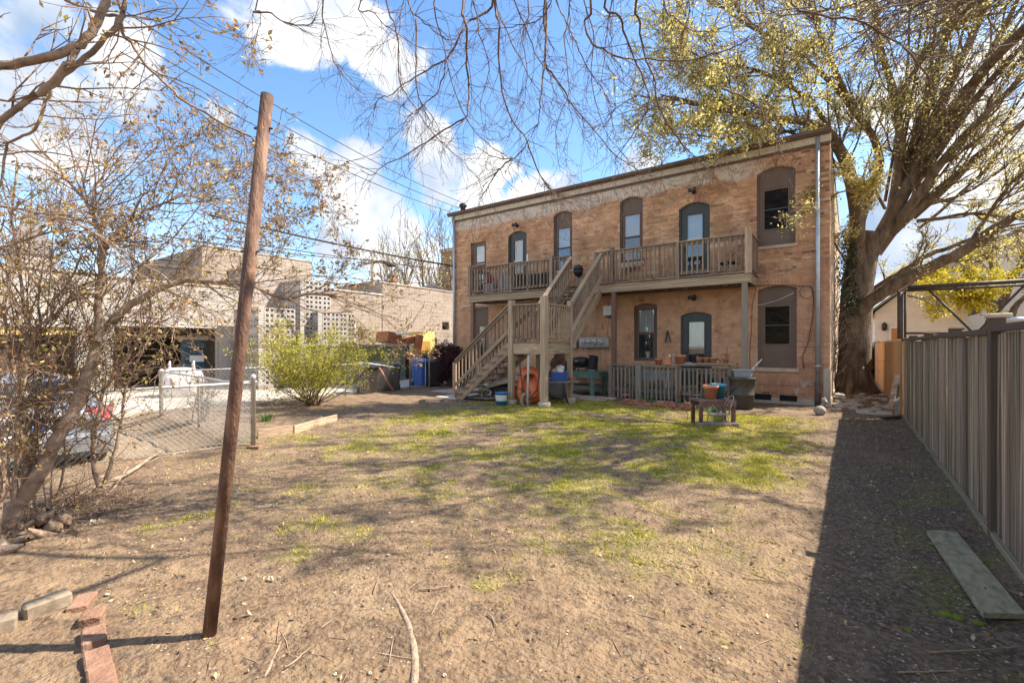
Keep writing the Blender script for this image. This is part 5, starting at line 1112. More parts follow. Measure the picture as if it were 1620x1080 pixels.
def near_things():
    m = MATS['red_brick']
    R2 = mat('edging_brick', [(.16, .085, .055), (.26, .14, .09), (.34, .21, .145)], scale=5, rough=.9, bump=.8, bscale=40, coord='pos', spots=[(9, .57, (.16, .09, .06), .08)])
    r = empty('brick_border', gp(150, 1010), 'row of old red bricks sunk as a bed edge at the lower left', 'edging')
    # bricks lie edge to edge
    seq = [(133, 965, 138, 935), (144, 978, 128, 981), (148, 1000, 152, 986), (158, 1032, 152, 1014), (161, 1056, 160, 1040), (165, 1078, 164, 1064)]
    for i, (ax, ay, bx_, by_, ln) in enumerate(((116, 972, 143, 936, .2), (141, 989, 151, 973, .11), (150, 1025, 147, 991, .19), (157, 1056, 152, 1028, .2), (163, 1086, 159, 1060, .2), (168, 1118, 164, 1089, .2))):
        a = gp(ax, ay); c = gp(bx_, by_); mid = (a + c) / 2; d = (c - a).normalized(); z = zg(mid.x, mid.y) + rnd.uniform(.0, .014)
        q = MB().beam(mid - d * ln / 2 + V3(0, 0, z), mid + d * ln / 2 + V3(0, 0, z + rnd.uniform(-.012, .012)), .105, .062); q.build('brick', R2, r, bevel=.007)
    T2 = mat('bed_timber', [(.16, .12, .08), (.29, .23, .165), (.38, .31, .23)], scale=4, rough=.95, bump=.6, spots=[(4, .6, (.14, .13, .07), .1)])
    a, b_ = gp(36, 975), gp(112, 950); o = MB().beam(a + V3(0, 0, .02), b_ + V3(0, 0, .03), .11, .09).build('edging_timber', T2, bevel=.012); tag(o, 'pale split timber edging left of the sunken bricks', 'timber')
    a, b_ = gp(-60, 1010), gp(28, 985); o = MB().beam(a + V3(0, 0, .02), b_ + V3(0, 0, .02), .11, .09).build('edging_timber', T2, bevel=.012); tag(o, 'darker timber edging at the left picture edge beside the pale one', 'timber')
    # plank at right
    a = [gp(1466, 838), gp(1512, 839), gp(1640, 990), gp(1570, 976)]
    a = [gp(1466, 838, .05), gp(1513, 839, .05), gp(1628, 976, .05), gp(1555, 968, .05)]
    a[2] = a[1] + (a[3] - a[0]) * 1.0
    GP = mat('grey_plank', [(.19, .165, .095), (.34, .30, .185), (.46, .41, .28)], scale=7, rough=.9, bump=.8, bscale=40, stretch=(3, 1, 3), spots=[(1.3, .54, (.16, .18, .12), .1), (7, .62, (.09, .07, .05), .05)])
    o = MB().prism([q for q in a], (0, 0, -.035)).build('plank', GP, bevel=.003); tag(o, 'long grey green plank lying on dark soil by the fence', 'plank')
    # exposed roots
    RT = mat('root_bark', [(.25, .165, .115), (.38, .27, .19), (.44, .33, .24)], scale=9, rough=.9, bump=.9, bscale=45, stretch=(2, 2, 2))
    def root(pts, rad, lab):
        P = [gp(x, y) for x, y in pts]; P = [V3(p.x, p.y, zg(p.x, p.y) - rr_ * .35 - .002) for p, rr_ in zip(P, rad)]; o = MB().tube(P, rad, 10).build('tree_root', RT); s = o.modifiers.new('s', 'SUBSURF'); s.levels = s.render_levels = 1; tag(o, lab, 'root')
    root([(616, 936), (630, 952), (641, 975), (650, 1000), (656, 1030), (658, 1060), (654, 1100), (648, 1140)], [.003, .012, .017, .02, .022, .023, .024, .024], 'long curved bare root surfacing at the bottom centre of the yard')
    root([(447, 1008), (436, 1030), (424, 1058), (412, 1090), (400, 1120)], [.003, .008, .012, .014, .015], 'short split root surfacing left of the long curved root')
    # stones, sticks
    ST = MATS['grey_stone']; PS = mat('pale_stone', [(.36, .29, .21), (.52, .45, .36)], scale=12, rough=.9, bump=.4)
    for i, (px, py, s, lab) in enumerate([(427, 918, .034, 'largest pale stone in the dirt right of the rusty pole'), (442, 914, .016, 'small pale pebble touching the largest pale stone'), (386, 916, .022, 'pale stone just right of the rusty pole'), (374, 978, .018, 'dark clod near the foot of the rusty pole'),
                                         (998, 944, .020, 'lone pale stone in the dirt right of centre'), (170, 940, .020, 'pale stone right of the sunken bricks'), (145, 829, .05, 'pale cream stone by the shrub stump shadow'), (605, 964, .014, 'white chip left of the long curved root'), (585, 1066, .016, 'white pebble left of the two at the bottom'), (530, 1067, .014, 'white pebble at the bottom between the two roots'), (703, 1070, .014, 'white pebble right of the long curved root')]):
        p = gp(px, py); m_ = MATS['clods'] if 'clod' in lab else PS
        o = MB().ball((p.x, p.y, zg(p.x, p.y) + s * .35), s * .8, 8, 5, .3, (1.15, .8, .6)).build('stone', m_); o.data.polygons.foreach_set('use_smooth', [False] * len(o.data.polygons)); tag(o, lab, 'stone')
    for i, (a, b_, lab) in enumerate([((590, 942), (597, 920), 'short upright stick in the dirt above the curved root'), ((661, 938), (710, 932), 'thin pale stick lying right of the curved root tip'), ((772, 976), (788, 998), 'dark little stick on bare dirt at bottom centre'), ((452, 1062), (490, 1030), 'long thin stick lying between the two roots'), ((1470, 1036), (1640, 1025), 'pale bark strip lying on dark soil at the lower right'), ((1420, 1062), (1560, 1056), 'second pale bark strip below the first at lower right')]):
        p, q = gp(*a), gp(*b_); z = zg(p.x, p.y) + .006; n = 6; pts = [p.lerp(q, k / n) + V3(rnd.uniform(-.004, .004), rnd.uniform(-.006, .006), z + rnd.uniform(0, .006)) for k in range(n + 1)]
        o = MB().tube(pts, [.005] * 3 + [.004] * 3 + [.002], 6).build('stick', MATS['dry_twig'] if i < 4 else RT); tag(o, lab, 'stick')
    MO = mat('moss', [(.14, .20, .015), (.26, .33, .03)], scale=30, rough=1, bump=1, bscale=150)
    for px, py, s, lab in ((1497, 966, .035, 'largest bright moss cushion on dark soil left of the plank end'), (1517, 972, .028, 'moss cushion just right of the largest one'), (1549, 980, .025, 'flat moss cushion touching the near corner of the plank'), (1437, 992, .018, 'tiny moss tuft furthest left of the plank')):
        p = gp(px, py); o = MB().ball((p.x, p.y, zg(p.x, p.y)), s, 12, 8, .12, (1.2, 1, .55)).build('moss_cushion', MO); tag(o, lab, 'moss')
    # pale board of the raised bed by the gate post
    a, b_ = gp(408, 693), gp(463, 686); r = empty('raised_bed', a, 'low raised bed with a pale timber side behind the gate post', 'raised bed')
    bar('side_board', a + V3(0, 0, .07), b_ + V3(0, 0, .07), .04, .17, WOODP, r); bar('side_board', b_ + V3(.0, .02, .07), b_ + V3(-.6, 1.3, .07), .04, .16, WOODP, r)
    MB().prism([a + V3(0, .03, .06), b_ + V3(-.03, .03, .06), b_ + V3(-.62, 1.25, .06), a + V3(-.6, 1.2, .06)], (0, 0, -.1)).build('soil', MATS['dirt'], r)
    a = gp(393, 708); o = MB().beam(a, a + V3(.2, .1, .01), .11, .06).build('loose_brick', R2, bevel=.006); tag(o, 'single brick lying at the foot of the gate post', 'brick')
near_things()

# ------------------------------------------------------------------ parked car
def car():
    bx, yc, z0 = -9.05, 1.38, -.26; r = empty('parked_car', (-11.2, yc, z0), 'silver saloon car parked behind the chain link fence with red tail lamp', 'car')
    PT = mat('silver_paint', [(.36, .38, .41), (.42, .44, .47)], scale=1, rough=.25, metal=.65); TR = mat('tail_red', [(.22, .004, .008), (.34, .008, .012)], scale=30, rough=.2)
    CG = mat('car_glass', [(.02, .025, .03)], rough=.06, spec=.8)
    # longitudinal sections: x from the rear, lower body
    S = [(0.0, .55, .80, .74), (.08, .30, .98, .84), (.25, .22, 1.02, .88), (.7, .20, 1.03, .90), (1.4, .20, .98, .91), (2.6, .20, .96, .91), (3.4, .20, .95, .90), (4.1, .22, .86, .86), (4.45, .30, .72, .72), (4.5, .45, .60, .6)]
    vs = []; K = 12
    for (x, zb, zt, hw) in S:
        for (u, v) in ((-1, .0), (-1, .35), (-1.02, .6), (-.97, .85), (-.8, 1), (-.3, 1.03), (.3, 1.03), (.8, 1), (.97, .85), (1.02, .6), (1, .35), (1, 0)):
            vs.append((bx - x, yc + u * hw, z0 + zb + (zt - zb) * v))
    n = len(S); fs = [(j * K + k, j * K + (k + 1) % K, (j + 1) * K + (k + 1) % K, (j + 1) * K + k) for j in range(n - 1) for k in range(K)] + [tuple(range(K)), tuple(range((n - 1) * K, n * K))]
    q = MB(); q._a(vs, fs, True); o = q.build('body', PT, r); s = o.modifiers.new('s', 'SUBSURF'); s.levels = s.render_levels = 1
    # cabin
    Cn = [(.55, .99, .99, .78), (1.15, .98, 1.30, .70), (1.7, .97, 1.42, .66), (2.4, .96, 1.43, .66), (2.9, .95, 1.30, .70), (3.5, .93, .95, .76)]
    vs = []; K = 8
    for (x, zb, zt, hw) in Cn:
        for (u, v) in ((-1.12, 0), (-1.02, .5), (-.92, .92), (-.6, 1.02), (.6, 1.02), (.92, .92), (1.02, .5), (1.12, 0)): vs.append((bx - x, yc + u * hw, z0 + zb + (zt - zb) * v))
    n = len(Cn); q = MB(); q._a(vs, [(j * K + k, j * K + (k + 1) % K, (j + 1) * K + (k + 1) % K, (j + 1) * K + k) for j in range(n - 1) for k in range(K)], True); q.build('cabin', PT, r)
    q = MB(); q.quad((bx - .62, yc - .64, z0 + 1.045), (bx - .62, yc + .64, z0 + 1.045), (bx - 1.10, yc + .60, z0 + 1.31), (bx - 1.10, yc - .60, z0 + 1.31)); q.build('rear_window', CG, r)
    for s in (-1, 1):
        y1, y2 = yc + s * .80, yc + s * .68
        q = MB(); q.quad((bx - 1.0, y1, z0 + 1.02), (bx - 3.0, y1, z0 + 1.0), (bx - 2.7, y2, z0 + 1.33), (bx - 1.45, y2, z0 + 1.33)); q.build('side_window', CG, r)
        q = MB(); a = bx + .0; q.prism([(a - .02, yc + s * .44, z0 + .74), (a - .0, yc + s * .80, z0 + .76), (a - .10, yc + s * .87, z0 + .97), (a - .06, yc + s * .52, z0 + .95)], (-.16, 0, 0)); q.build('tail_lamp', TR, r, bevel=.01)
        for x in (.95, 3.6):
            w = MB().lathe((bx - x, yc + s * .82, z0 + .32), [(.20, -.1), (.31, -.1), (.33, -.06), (.33, .06), (.31, .1), (.20, .1)], 22, 'y').build('wheel', BLACK, r)
            MB().lathe((bx - x, yc + s * .83, z0 + .32), [(.20, -.06), (.20, .085), (.05, .10)], 14, 'y').build('rim', GALV, w)
    MB().box(bx - .13, bx + .05, yc - .84, yc + .84, z0 + .28, z0 + .60).build('bumper', PT, r, bevel=.05)
    MB().box(bx + .03, bx + .06, yc - .6, yc + .6, z0 + .26, z0 + .34).build('bumper_trim', BLACK, r)
    o = MB().box(bx - .03, bx + .012, yc - .16, yc + .16, z0 + .66, z0 + .80).build('licence_plate', WHITEP, r); MB().box(bx + .013, bx + .016, yc - .12, yc + .12, z0 + .70, z0 + .76).build('plate_band', BLUEP, o)
    MB().box(bx - .02, bx + .015, yc - .30, yc + .30, z0 + .83, z0 + .87).build('boot_trim', BLACK, r)
car()

# ------------------------------------------------------------------ the alley: bins, container, machine, block stacks
def wheelie(x, y, label, m, rot, lidm=None, wm=None, h=1.0):
    r = empty('wheelie_bin', (x, y, .0), label, 'bin', 'wheelie bins beside the alley'); w, d = .28, .34
    q = MB(); q._a([(-w * .8, -d * .75, .06), (w * .8, -d * .75, .06), (w * .8, d * .8, .0), (-w * .8, d * .8, .0), (-w, -d, h - .1), (w, -d, h - .1), (w, d, h - .06), (-w, d, h - .06)], BOXF)
    q.v = [(a + x, b_ + y, c_) for a, b_, c_ in q.v]; q.build('body', m, r, bevel=.015)
    q = MB(); q._a([(-w - .03, -d - .05, h - .10), (w + .03, -d - .05, h - .10), (w + .03, d + .08, h - .05), (-w - .03, d + .08, h - .05), (-w * .9, -d * .8, h - .02), (w * .9, -d * .8, h - .02), (w * .9, d, h + .05), (-w * .9, d, h + .05)], BOXF); q.v = [(a + x, b_ + y, c_) for a, b_, c_ in q.v]; q.build('lid', lidm or m, r, bevel=.012)
    MB().tube([(x - w, y + d + .1, h - .02), (x + w, y + d + .1, h - .02)], .016, 6).build('handle', m, r)
    for s in (-1, 1): MB().lathe((x + s * (w * .8 + .03), y + d * .85, .11), [(.11, -.025), (.11, .025), (.05, .03)], 16, 'x').build('wheel', BLACK, r)
    for c in r.children: c.data.transform(Matrix.Rotation(rot, 4, 'Z'))
BD = mat('bin_brown', [(.035, .027, .024), (.06, .048, .04)], rough=.6); BB = mat('bin_blue', [(.05, .11, .36), (.07, .15, .44)], scale=3, rough=.55)
def wheelie_at(px, py, *a, **k):
    p = gp(px, py); wheelie(p.x, p.y, *a, **k)
wheelie_at(582, 622, 'dark brown wheelie bin behind the leaning chain link panel, leftmost one', BD, 1.2, BLACK)
wheelie_at(601, 618, 'dark brown wheelie bin in the middle behind the leaning panel', BD, 1.3, BLACK)
wheelie_at(621, 617, 'black wheelie bin right of the two brown ones with wheel showing', BLACK, .9)
wheelie_at(667, 611, 'blue wheelie bin beside the open gate', BB, 1.5, h=1.1)
wheelie_at(686, 611, 'black wheelie bin half hidden by the dark purple shrub', BLACK, 1.0, h=1.05)
a, b_ = gp(622, 620), gp(607, 590); o = MB().beam((a.x, a.y, .05), (a.x - .55, a.y - .25, .95), .09, .05).build('timber', MATS['rust']); tag(o, 'red brown timber with a pale end leaning at the black bin', 'timber')

def container():
    m = mat('container_green', [(.13, .155, .125), (.19, .215, .175)], scale=2.5, rough=.6, spots=[(2.5, .6, (.2, .14, .1), .08)])
    x = -17.0; y0, y1 = 9.6, 14.9; r = empty('roll_off_container', (x - 1.1, (y0 + y1) / 2, 0), 'long green grey open steel container standing across the alley', 'container')
    MB().box(x - .06, x, y0, y1, .15, 1.62).build('side_panel', m, r); MB().box(x - 2.2, x - 2.14, y0, y1, .15, 1.62).build('side_panel', m, r)
    MB().box(x - 2.139, x - .061, y0, y0 + .06, .15, 1.62).build('end_panel', m, r); MB().box(x - 2.139, x - .061, y1 - .06, y1, .15, 1.62).build('end_panel', m, r); MB().box(x - 2.139, x - .061, y0 + .06, y1 - .06, .15, .2).build('floor', m, r)
    for i in range(9): y = y0 + .05 + i * (y1 - y0 - .15) / 8; MB().box(x + .001, x + .07, y, y + .07, .2, 1.56).build('rib', m, r)
    MB().box(x - .1, x + .09, y0 - .02, y1 + .02, 1.621, 1.70).build('top_rim', GALV, r); MB().box(x + .001, x + .08, y0, y1, .10, .199).build('bottom_rim', m, r)
container()
def machine():
    O = mat('machine_orange', [(.33, .11, .045), (.44, .16, .06)], scale=3, rough=.5, spots=[(5, .58, (.2, .08, .04), .1)]); Yl = mat('machine_yellow', [(.56, .47, .16), (.64, .55, .22)], scale=3, rough=.5)
    X = -17.6; P = lambda px, py, dx=0: tuple(onX(px, py, X + dx)); r = empty('backhoe', (X, 17.5, 0), 'orange backhoe loader with folded arm and yellow side beyond the green container', 'digger')
    def arm(a, b_, w, h, nm, m=O, dx=0): MB().beam(P(*a, dx), P(*b_, dx), w, h, up=(0, 0, 1)).build(nm, m, r, bevel=.02)
    arm((625, 545), (666, 533), .25, .36, 'boom'); arm((664, 530), (658, 565), .25, .34, 'dipper', dx=.3); arm((655, 560), (648, 582), .5, .3, 'bucket', MATS['rust'], .3)
    arm((604, 532), (626, 537), .9, .5, 'engine_cover'); arm((616, 529), (634, 528), 1.3, .08, 'cab_roof', WHITEP)
    for px in (619, 632): arm((px, 531), (px, 552), .06, .06, 'cab_post', GALV)
    a, b_ = P(668, 527, -.4), P(688, 560, -.4); MB().box(X - 1.4, X - .4, a[1], b_[1], b_[2], a[2] + .1).build('side_cover', Yl, r, bevel=.02)
    c = P(683, 547, -.3); MB().box(X - .399, X - .37, c[1] - .9, c[1] - .05, c[2] - .25, c[2] + .25).build('panel', mat('ochre', [(.40, .22, .04)], rough=.6), r)
    for y in (15.6, 18.6): w = MB().lathe((X, y, .55), [(.3, -.18), (.52, -.2), (.56, -.12), (.56, .12), (.52, .2), (.3, .18)], 20, 'x').build('wheel', BLACK, r); MB().lathe((X, y, .55), [(.3, -.1), (.28, .12), (.1, .15)], 14, 'x').build('rim', Yl, w)
    MB().box(X - .9, X - .1, 15.2, 19, .45, .85).build('chassis', BLACK, r)
    for k, (pa, pb) in enumerate((((640, 548), (652, 560)), ((648, 545), (660, 552)))): MB().tube([P(*pa, .35), P(*pb, .35)], .035, 6).build('cylinder', GALV, r)
machine()
BLK = mat('cinder_block', [(.36, .31, .27), (.47, .41, .36)], scale=5, rough=.95, bump=.5, bscale=60, island=.12)
BLKo = mat('stacked_block', [(.34, .31, .29), (.46, .43, .40)], scale=4, rough=.95, bump=.5, obj=.12)
HOLE = mat('block_core', [(.02, .018, .016)], rough=1)
def block_mesh(axis):
    """a .4 x .2 x .2 block lying on its side, its two square cores showing as real recesses"""
    me = MB(); w, h, d = .392, .192, .192; x = [-w / 2, -w / 2 + .05, -.03, .03, w / 2 - .05, w / 2]; z = [-h / 2, -h / 2 + .045, h / 2 - .045, h / 2]
    for i in range(5):
        for k in range(3):
            if k == 1 and i in (1, 3):
                a, b_, c, e = x[i], x[i + 1], z[k], z[k + 1]; y0, y1 = -d / 2, -d / 2 + .12
                me.quad((a, y0, c), (a, y1, c), (a, y1, e), (a, y0, e)); me.quad((b_, y0, c), (b_, y0, e), (b_, y1, e), (b_, y1, c)); me.quad((a, y0, c), (b_, y0, c), (b_, y1, c), (a, y1, c)); me.quad((a, y0, e), (a, y1, e), (b_, y1, e), (b_, y0, e)); me.quad((a, y1, c), (b_, y1, c), (b_, y1, e), (a, y1, e))
            else: me.quad((x[i], -d / 2, z[k]), (x[i + 1], -d / 2, z[k]), (x[i + 1], -d / 2, z[k + 1]), (x[i], -d / 2, z[k + 1]))
    hw, hh, hd = w / 2, h / 2, d / 2
    me.quad((-hw, -hd, -hh), (-hw, -hd, hh), (-hw, hd, hh), (-hw, hd, -hh)); me.quad((hw, -hd, -hh), (hw, hd, -hh), (hw, hd, hh), (hw, -hd, hh)); me.quad((-hw, -hd, hh), (hw, -hd, hh), (hw, hd, hh), (-hw, hd, hh)); me.quad((-hw, hd, -hh), (-hw, hd, hh), (hw, hd, hh), (hw, hd, -hh)); me.quad((-hw, -hd, -hh), (-hw, hd, -hh), (hw, hd, -hh), (hw, -hd, -hh))
    m = bpy.data.meshes.new('block'); m.from_pydata(me.v, [], me.f); m.update(); m.materials.append(BLKo); return m
BM = block_mesh(0)
bmp = bpy.data.meshes.new('block_plain'); bmp.from_pydata([(a * .392, b_ * .192, c * .192) for a, b_, c in UNIT], [], BOXF); bmp.update(); bmp.materials.append(BLKo)
def block_stack(x, y, n, nx, ny, label, rows=lambda k: k % 3 != 0, z0=.15):
    """x,y: the corner nearest the yard; shows a -Y face nx blocks long and a +X face ny blocks long"""
    r = empty('block_stack', (x, y, 0), label, 'block stack', 'pallets of concrete blocks across the alley')
    z = z0
    for k in range(n):
        if k and k % 7 == 0: MB().box(x - nx * .4, x, y, y + ny * .4, z + .004, z + .10).build('pallet', WOODG, r); z += .11
        zc = z + .1
        for i in range(nx):
            o = bpy.data.objects.new('block', BM if rows(k) else bmp); COL.objects.link(o); o.parent = r; o.location = Vector((x - .2 - i * .4, y + .1, zc)) - LOC[r.name]
        for j in range(ny):
            o = bpy.data.objects.new('block', BM); COL.objects.link(o); o.parent = r; o.rotation_euler = (0, 0, R(90)); o.location = Vector((x - .1, y + .41 + j * .4, zc)) - LOC[r.name]
        z += .2
    MB().box(x - nx * .4 + .01, x - .2, y + .2, y + ny * .4, z0, z - .01).build('core', BLKo, r); MB().box(x - nx * .4, x, y, y + ny * .4 + .2, .03, z0 - .005).build('pallet', WOODG, r)
p = onX(409, 560, -17.6); block_stack(-17.6, p.y, 14, 5, 3, 'tall stack of holed concrete blocks right behind the rusty pole')
p = onX(475, 560, -18.4); block_stack(-18.4, p.y, 20, 4, 3, 'tallest stack of holed concrete blocks behind the yellow green bush')
p = onX(503, 560, -18.0); block_stack(-18.0, p.y, 14, 3, 4, 'lower stack of holed concrete blocks left of the open container')
p = onX(692, 560, -18.6); block_stack(-18.6, p.y, 8, 2, 3, 'low stack of concrete blocks beside the yellow machine cover', rows=lambda k: k % 4 == 0)

# bulk bag
def bulk_bag():
    p = onX(289, 600, -17.2); p.z = .05; m = mat('bag_white', [(.60, .58, .58), (.74, .73, .73)], scale=5, rough=.7, bump=.6, bscale=14, bdist=.06)
    r = empty('bulk_bag', (p.x, p.y, 0), 'white woven bulk bag with corner loops beyond the chain link fence', 'bag')
    q = MB().lathe((p.x, p.y, .03), [(.3, 0), (.52, .04), (.62, .35), (.60, .62), (.50, .80), (.30, .86), (.05, .80)], 20); q.v = [(a + .03 * math.sin(7 * c + 3 * b_), b_ + .03 * math.sin(9 * a), c + .04 * math.sin(6 * a + b_)) for a, b_, c in q.v]; o = q.build('sack', m, r)
    for s in (-.42, .34): c = p + V3(cs * s, sn * s, .72); MB().tube([c - V3(.08, 0, 0), c + V3(-.06, 0, .30), c + V3(.04, 0, .36), c + V3(.10, 0, .02)], .025, 6).build('loop', m, r)
    a = p - V3(-sn, cs, 0) * .60; q = MB(); q.prism([a + V3(cs * u, sn * u, z) for u, z in ((-.18, .38), (.20, .38), (.08, .58), (-.06, .58))], V3(-sn, cs, 0) * -.02); q.build('printed_mark', mat('mark_red', [(.20, .05, .06)], rough=.8), r)
bulk_bag()

# ------------------------------------------------------------------ buildings across the alley
def far_wall(x, y0, y1, z0, z1, ops, m, name, label, seed, depth=9, top=None, roofm=None):
    r = empty(name, (x, (y0 + y1) / 2, 0), label, 'building'); off = tuple(LOC[r.name])
    q = MB(); wall_strips(q, y0, y1, z0, z1, ops, lambda u, o, z: (x + o - .011, u, z), .3)
    q.box(x - depth, x - .3, y0 + .01, y0 + .2, z0, z1 - .02).box(x - depth, x - .3, y1 - .2, y1 - .01, z0, z1 - .02).box(x - depth, x - depth + .2, y0 + .01, y1 - .01, z0, z1 - .02)
    q.box(x - .3, x - .013, y0 + .002, y0 + .2, z0, z1).box(x - .3, x - .013, y1 - .2, y1 - .002, z0, z1)
    q.build('wall', m, r)
    mp = lambda u, o, z: np.stack([x + o, u, z], -1)
    sp = brick_field(y0, y1, z0, z1, ops, 396e-3, .190, .010, seed=seed, jit=.001); sp.sort(key=lambda s: (s[0] ** 2 + x * x + (s[2] - 1.6) ** 2))
    for s in sp[:200]: link('block', blocks([s], mp, m, 'block', off, .04), r)
    if len(sp) > 200: link('blockwork', blocks(sp[200:], mp, m, 'blockwork', off, .04), r)['kind'] = 'stuff'
    MB().box(x - depth, x - .02, y0 + .02, y1 - .02, z1 - .35, z1 - .25).build('roof', MATS['roofing'], r)
    MB().box(x - .3, x + .03, y0 - .02, y1 + .02, z1 + .001, z1 + .06).build('coping', top or STONE, r)
    MB().box(x - depth + .3, x - .35, y0 + .25, y1 - .25, .005, .03).build('floor_slab', CONC, r)
    return r
TANB = mat('tan_block', [(.34, .275, .22), (.42, .35, .285)], scale=4, rough=.95, bump=.4, bscale=60, island=.07, spots=[(.7, .56, (.29, .235, .19), .1)])
PINKB = mat('grey_block', [(.38, .35, .31), (.47, .435, .39)], scale=1.2, rough=.95, bump=.3, bscale=40, island=.06)
XB = -20.0
r = far_wall(XB, 16.0, 21.7, 0, 4.95, [dict(u=(16.6, 20.0), z=(0, 2.12), r=0), dict(u=(20.45, 21.05), z=(2.62, 3.1), r=0)], TANB, 'block_building', 'tan concrete block building with a small square hole, left of the brick building', 11)
MB().box(XB - .25, XB - .02, 20.46, 20.75, 2.86, 3.09).build('window', ROOMD, r)
r = far_wall(XB - .02, 10.9, 15.97, 0, 4.30, [dict(u=(12.1, 12.7), z=(.9, 3.1), r=0)], TANB, 'block_building', 'lower tan block building with white roof edge beside the taller one', 12, top=WHITEP)
def stairs_far():
    r = empty('metal_stair', (-18.9, 13.4, 0), 'white metal ladder stair standing against the lower tan building', 'stair')
    for i in range(8): MB().box(-19.2, -18.8, 13.0 + i * .02, 13.6, .4 + i * .28, .44 + i * .28).build('tread', WHITEP, r)
    for y in (12.98, 13.62): MB().beam((-19.0, y, .1), (-19.0, y, 2.8), .05, .05).build('rail', WHITEP, r)
stairs_far()
r = far_wall(XB, 4.4, 9.2, 0, 3.9, [dict(u=(4.9, 8.1), z=(0, 2.30), r=0)], PINKB, 'block_garage', 'pale block garage with a dark open doorway and blue door inside', 13)
bl = mat('blue_door', [(.015, .06, .10), (.02, .085, .14)], scale=4, rough=.5)
MB().box(XB - 1.0, XB - .95, 7.15, 8.0, .05, 1.85).build('inner_door', bl, r); MB().box(XB - .94, XB - .93, 7.45, 7.95, 1.0, 1.25).build('door_sign', WHITEP, r); MB().box(XB - 1.02, XB - .90, 7.0, 8.1, 1.86, 2.0).build('lintel', STONE, r)
r = far_wall(XB, 9.22, 10.6, 0, 4.9, [], BLK, 'block_wall', 'dark grey block pier between the pale garage and the tallest block stack', 14, depth=2)
r = far_wall(XB - 5, 9.4, 15.0, 0, 6.4, [], TANB, 'block_building', 'tan block building rising behind the stacks of concrete blocks', 15)
r = far_wall(XB + .4, -2.0, 4.36, 0, 3.9, [dict(u=(.6, 3.9), z=(0, 2.2), r=0)], PINKB, 'block_garage', 'pale block garage at the far left with a wide doorway behind the branches', 16)
mm = mat('pink_board', [(.55, .30, .20), (.62, .38, .27)], rough=.7); MB().box(XB - .6, XB - .55, .8, 3.6, .5, 1.5).build('inner_wall', mm, r); MB().box(XB + .1, XB + .2, 1.3, 2.2, .1, 1.6).build('white_panel', WHITEP, r); 
MB().box(XB + .18, XB + .32, .6, 3.9, 1.95, 2.19).build('lintel', mat('yellow_lintel', [(.6, .45, .16)], rough=.7), r)
# steeple far left
def steeple():
    d = 60; p = at(48, 548, d); r = empty('church_tower', (p.x, p.y, 0), 'distant grey church tower and spire seen through the left branches', 'tower')
    zt = at(48, 405, d).z; za = at(48, 318, d).z; m = mat('tower_stone', [(.38, .35, .33), (.48, .45, .42)], scale=1, rough=.9); MB().box(p.x - 1.8, p.x + 1.8, p.y - 1.8, p.y + 1.8, -.5, zt).build('tower', m, r)
    q = MB(); q._a([(p.x - 2, p.y - 2, zt), (p.x + 2, p.y - 2, zt), (p.x + 2, p.y + 2, zt), (p.x - 2, p.y + 2, zt), (p.x, p.y, za)], [(0, 1, 4), (1, 2, 4), (2, 3, 4), (3, 0, 4), (0, 3, 2, 1)]); q.build('spire', mat('slate', [(.16, .15, .15)], rough=.7), r)
    for z in (.5, .75): MB().box(p.x + 1.801, p.x + 1.85, p.y - .5, p.y + .5, zt * z, zt * z + 1.6).build('louvre', ROOMD, r); MB().box(p.x - .5, p.x + .5, p.y - 1.85, p.y - 1.801, zt * z, zt * z + 1.6).build('louvre', ROOMD, r)
steeple()
def brick_tower():
    p = at(716, 548, 70); r = empty('chimney_stack', (p.x, p.y, 0), 'tall ochre brick chimney tower far behind the left edge of the brick building', 'chimney'); z = at(716, 395, 70).z
    MB().box(p.x - 1.4, p.x + 2.5, p.y - 1, p.y + 2, -.5, z - .5).build('shaft', mat('ochre_brick', [(.42, .28, .13), (.30, .19, .1)], scale=1.2, rough=.95), r); MB().box(p.x - 1.6, p.x + 2.7, p.y - 1.2, p.y + 2.2, z - .499, z).build('cap', STONE, r)
    p = at(622, 548, 62); z = at(622, 433, 62).z; r = empty('chimney', (p.x, p.y, 0), 'reddish brick chimney above the tan block roofs', 'chimney'); MB().box(p.x - .4, p.x + .4, p.y - .4, p.y + .4, 0, z - .3).build('shaft', MATS['red_brick'], r); MB().box(p.x - .48, p.x + .48, p.y - .48, p.y + .48, z - .299, z).build('cap', STONE, r)
    for i, (px, top, d, w, m, l) in enumerate(((585, 445, 45, 3.0, MATS['red_brick'], 'low red brick rooftop box above the white roof edge'), (675, 452, 50, 5, STONE, 'far pale house with a shallow brown roof beyond the tan building'))):
        p = at(px, 548, d); z = at(px, top, d).z; r = empty('far_house', (p.x, p.y, 0), l, 'house'); MB().box(p.x - w / 2, p.x + w / 2, p.y - 2, p.y + 2, -.5, z - .6).build('wall', m, r)
        q = MB(); q._a([(p.x - w / 2 - .2, p.y - 2.2, z - .6), (p.x + w / 2 + .2, p.y - 2.2, z - .6), (p.x + w / 2 + .2, p.y + 2.2, z - .6), (p.x - w / 2 - .2, p.y + 2.2, z - .6), (p.x - w / 4, p.y, z), (p.x + w / 4, p.y, z)], [(0, 1, 5, 4), (1, 2, 5), (2, 3, 4, 5), (3, 0, 4)]); q.build('roof', MATS['roofing'], r)
brick_tower()
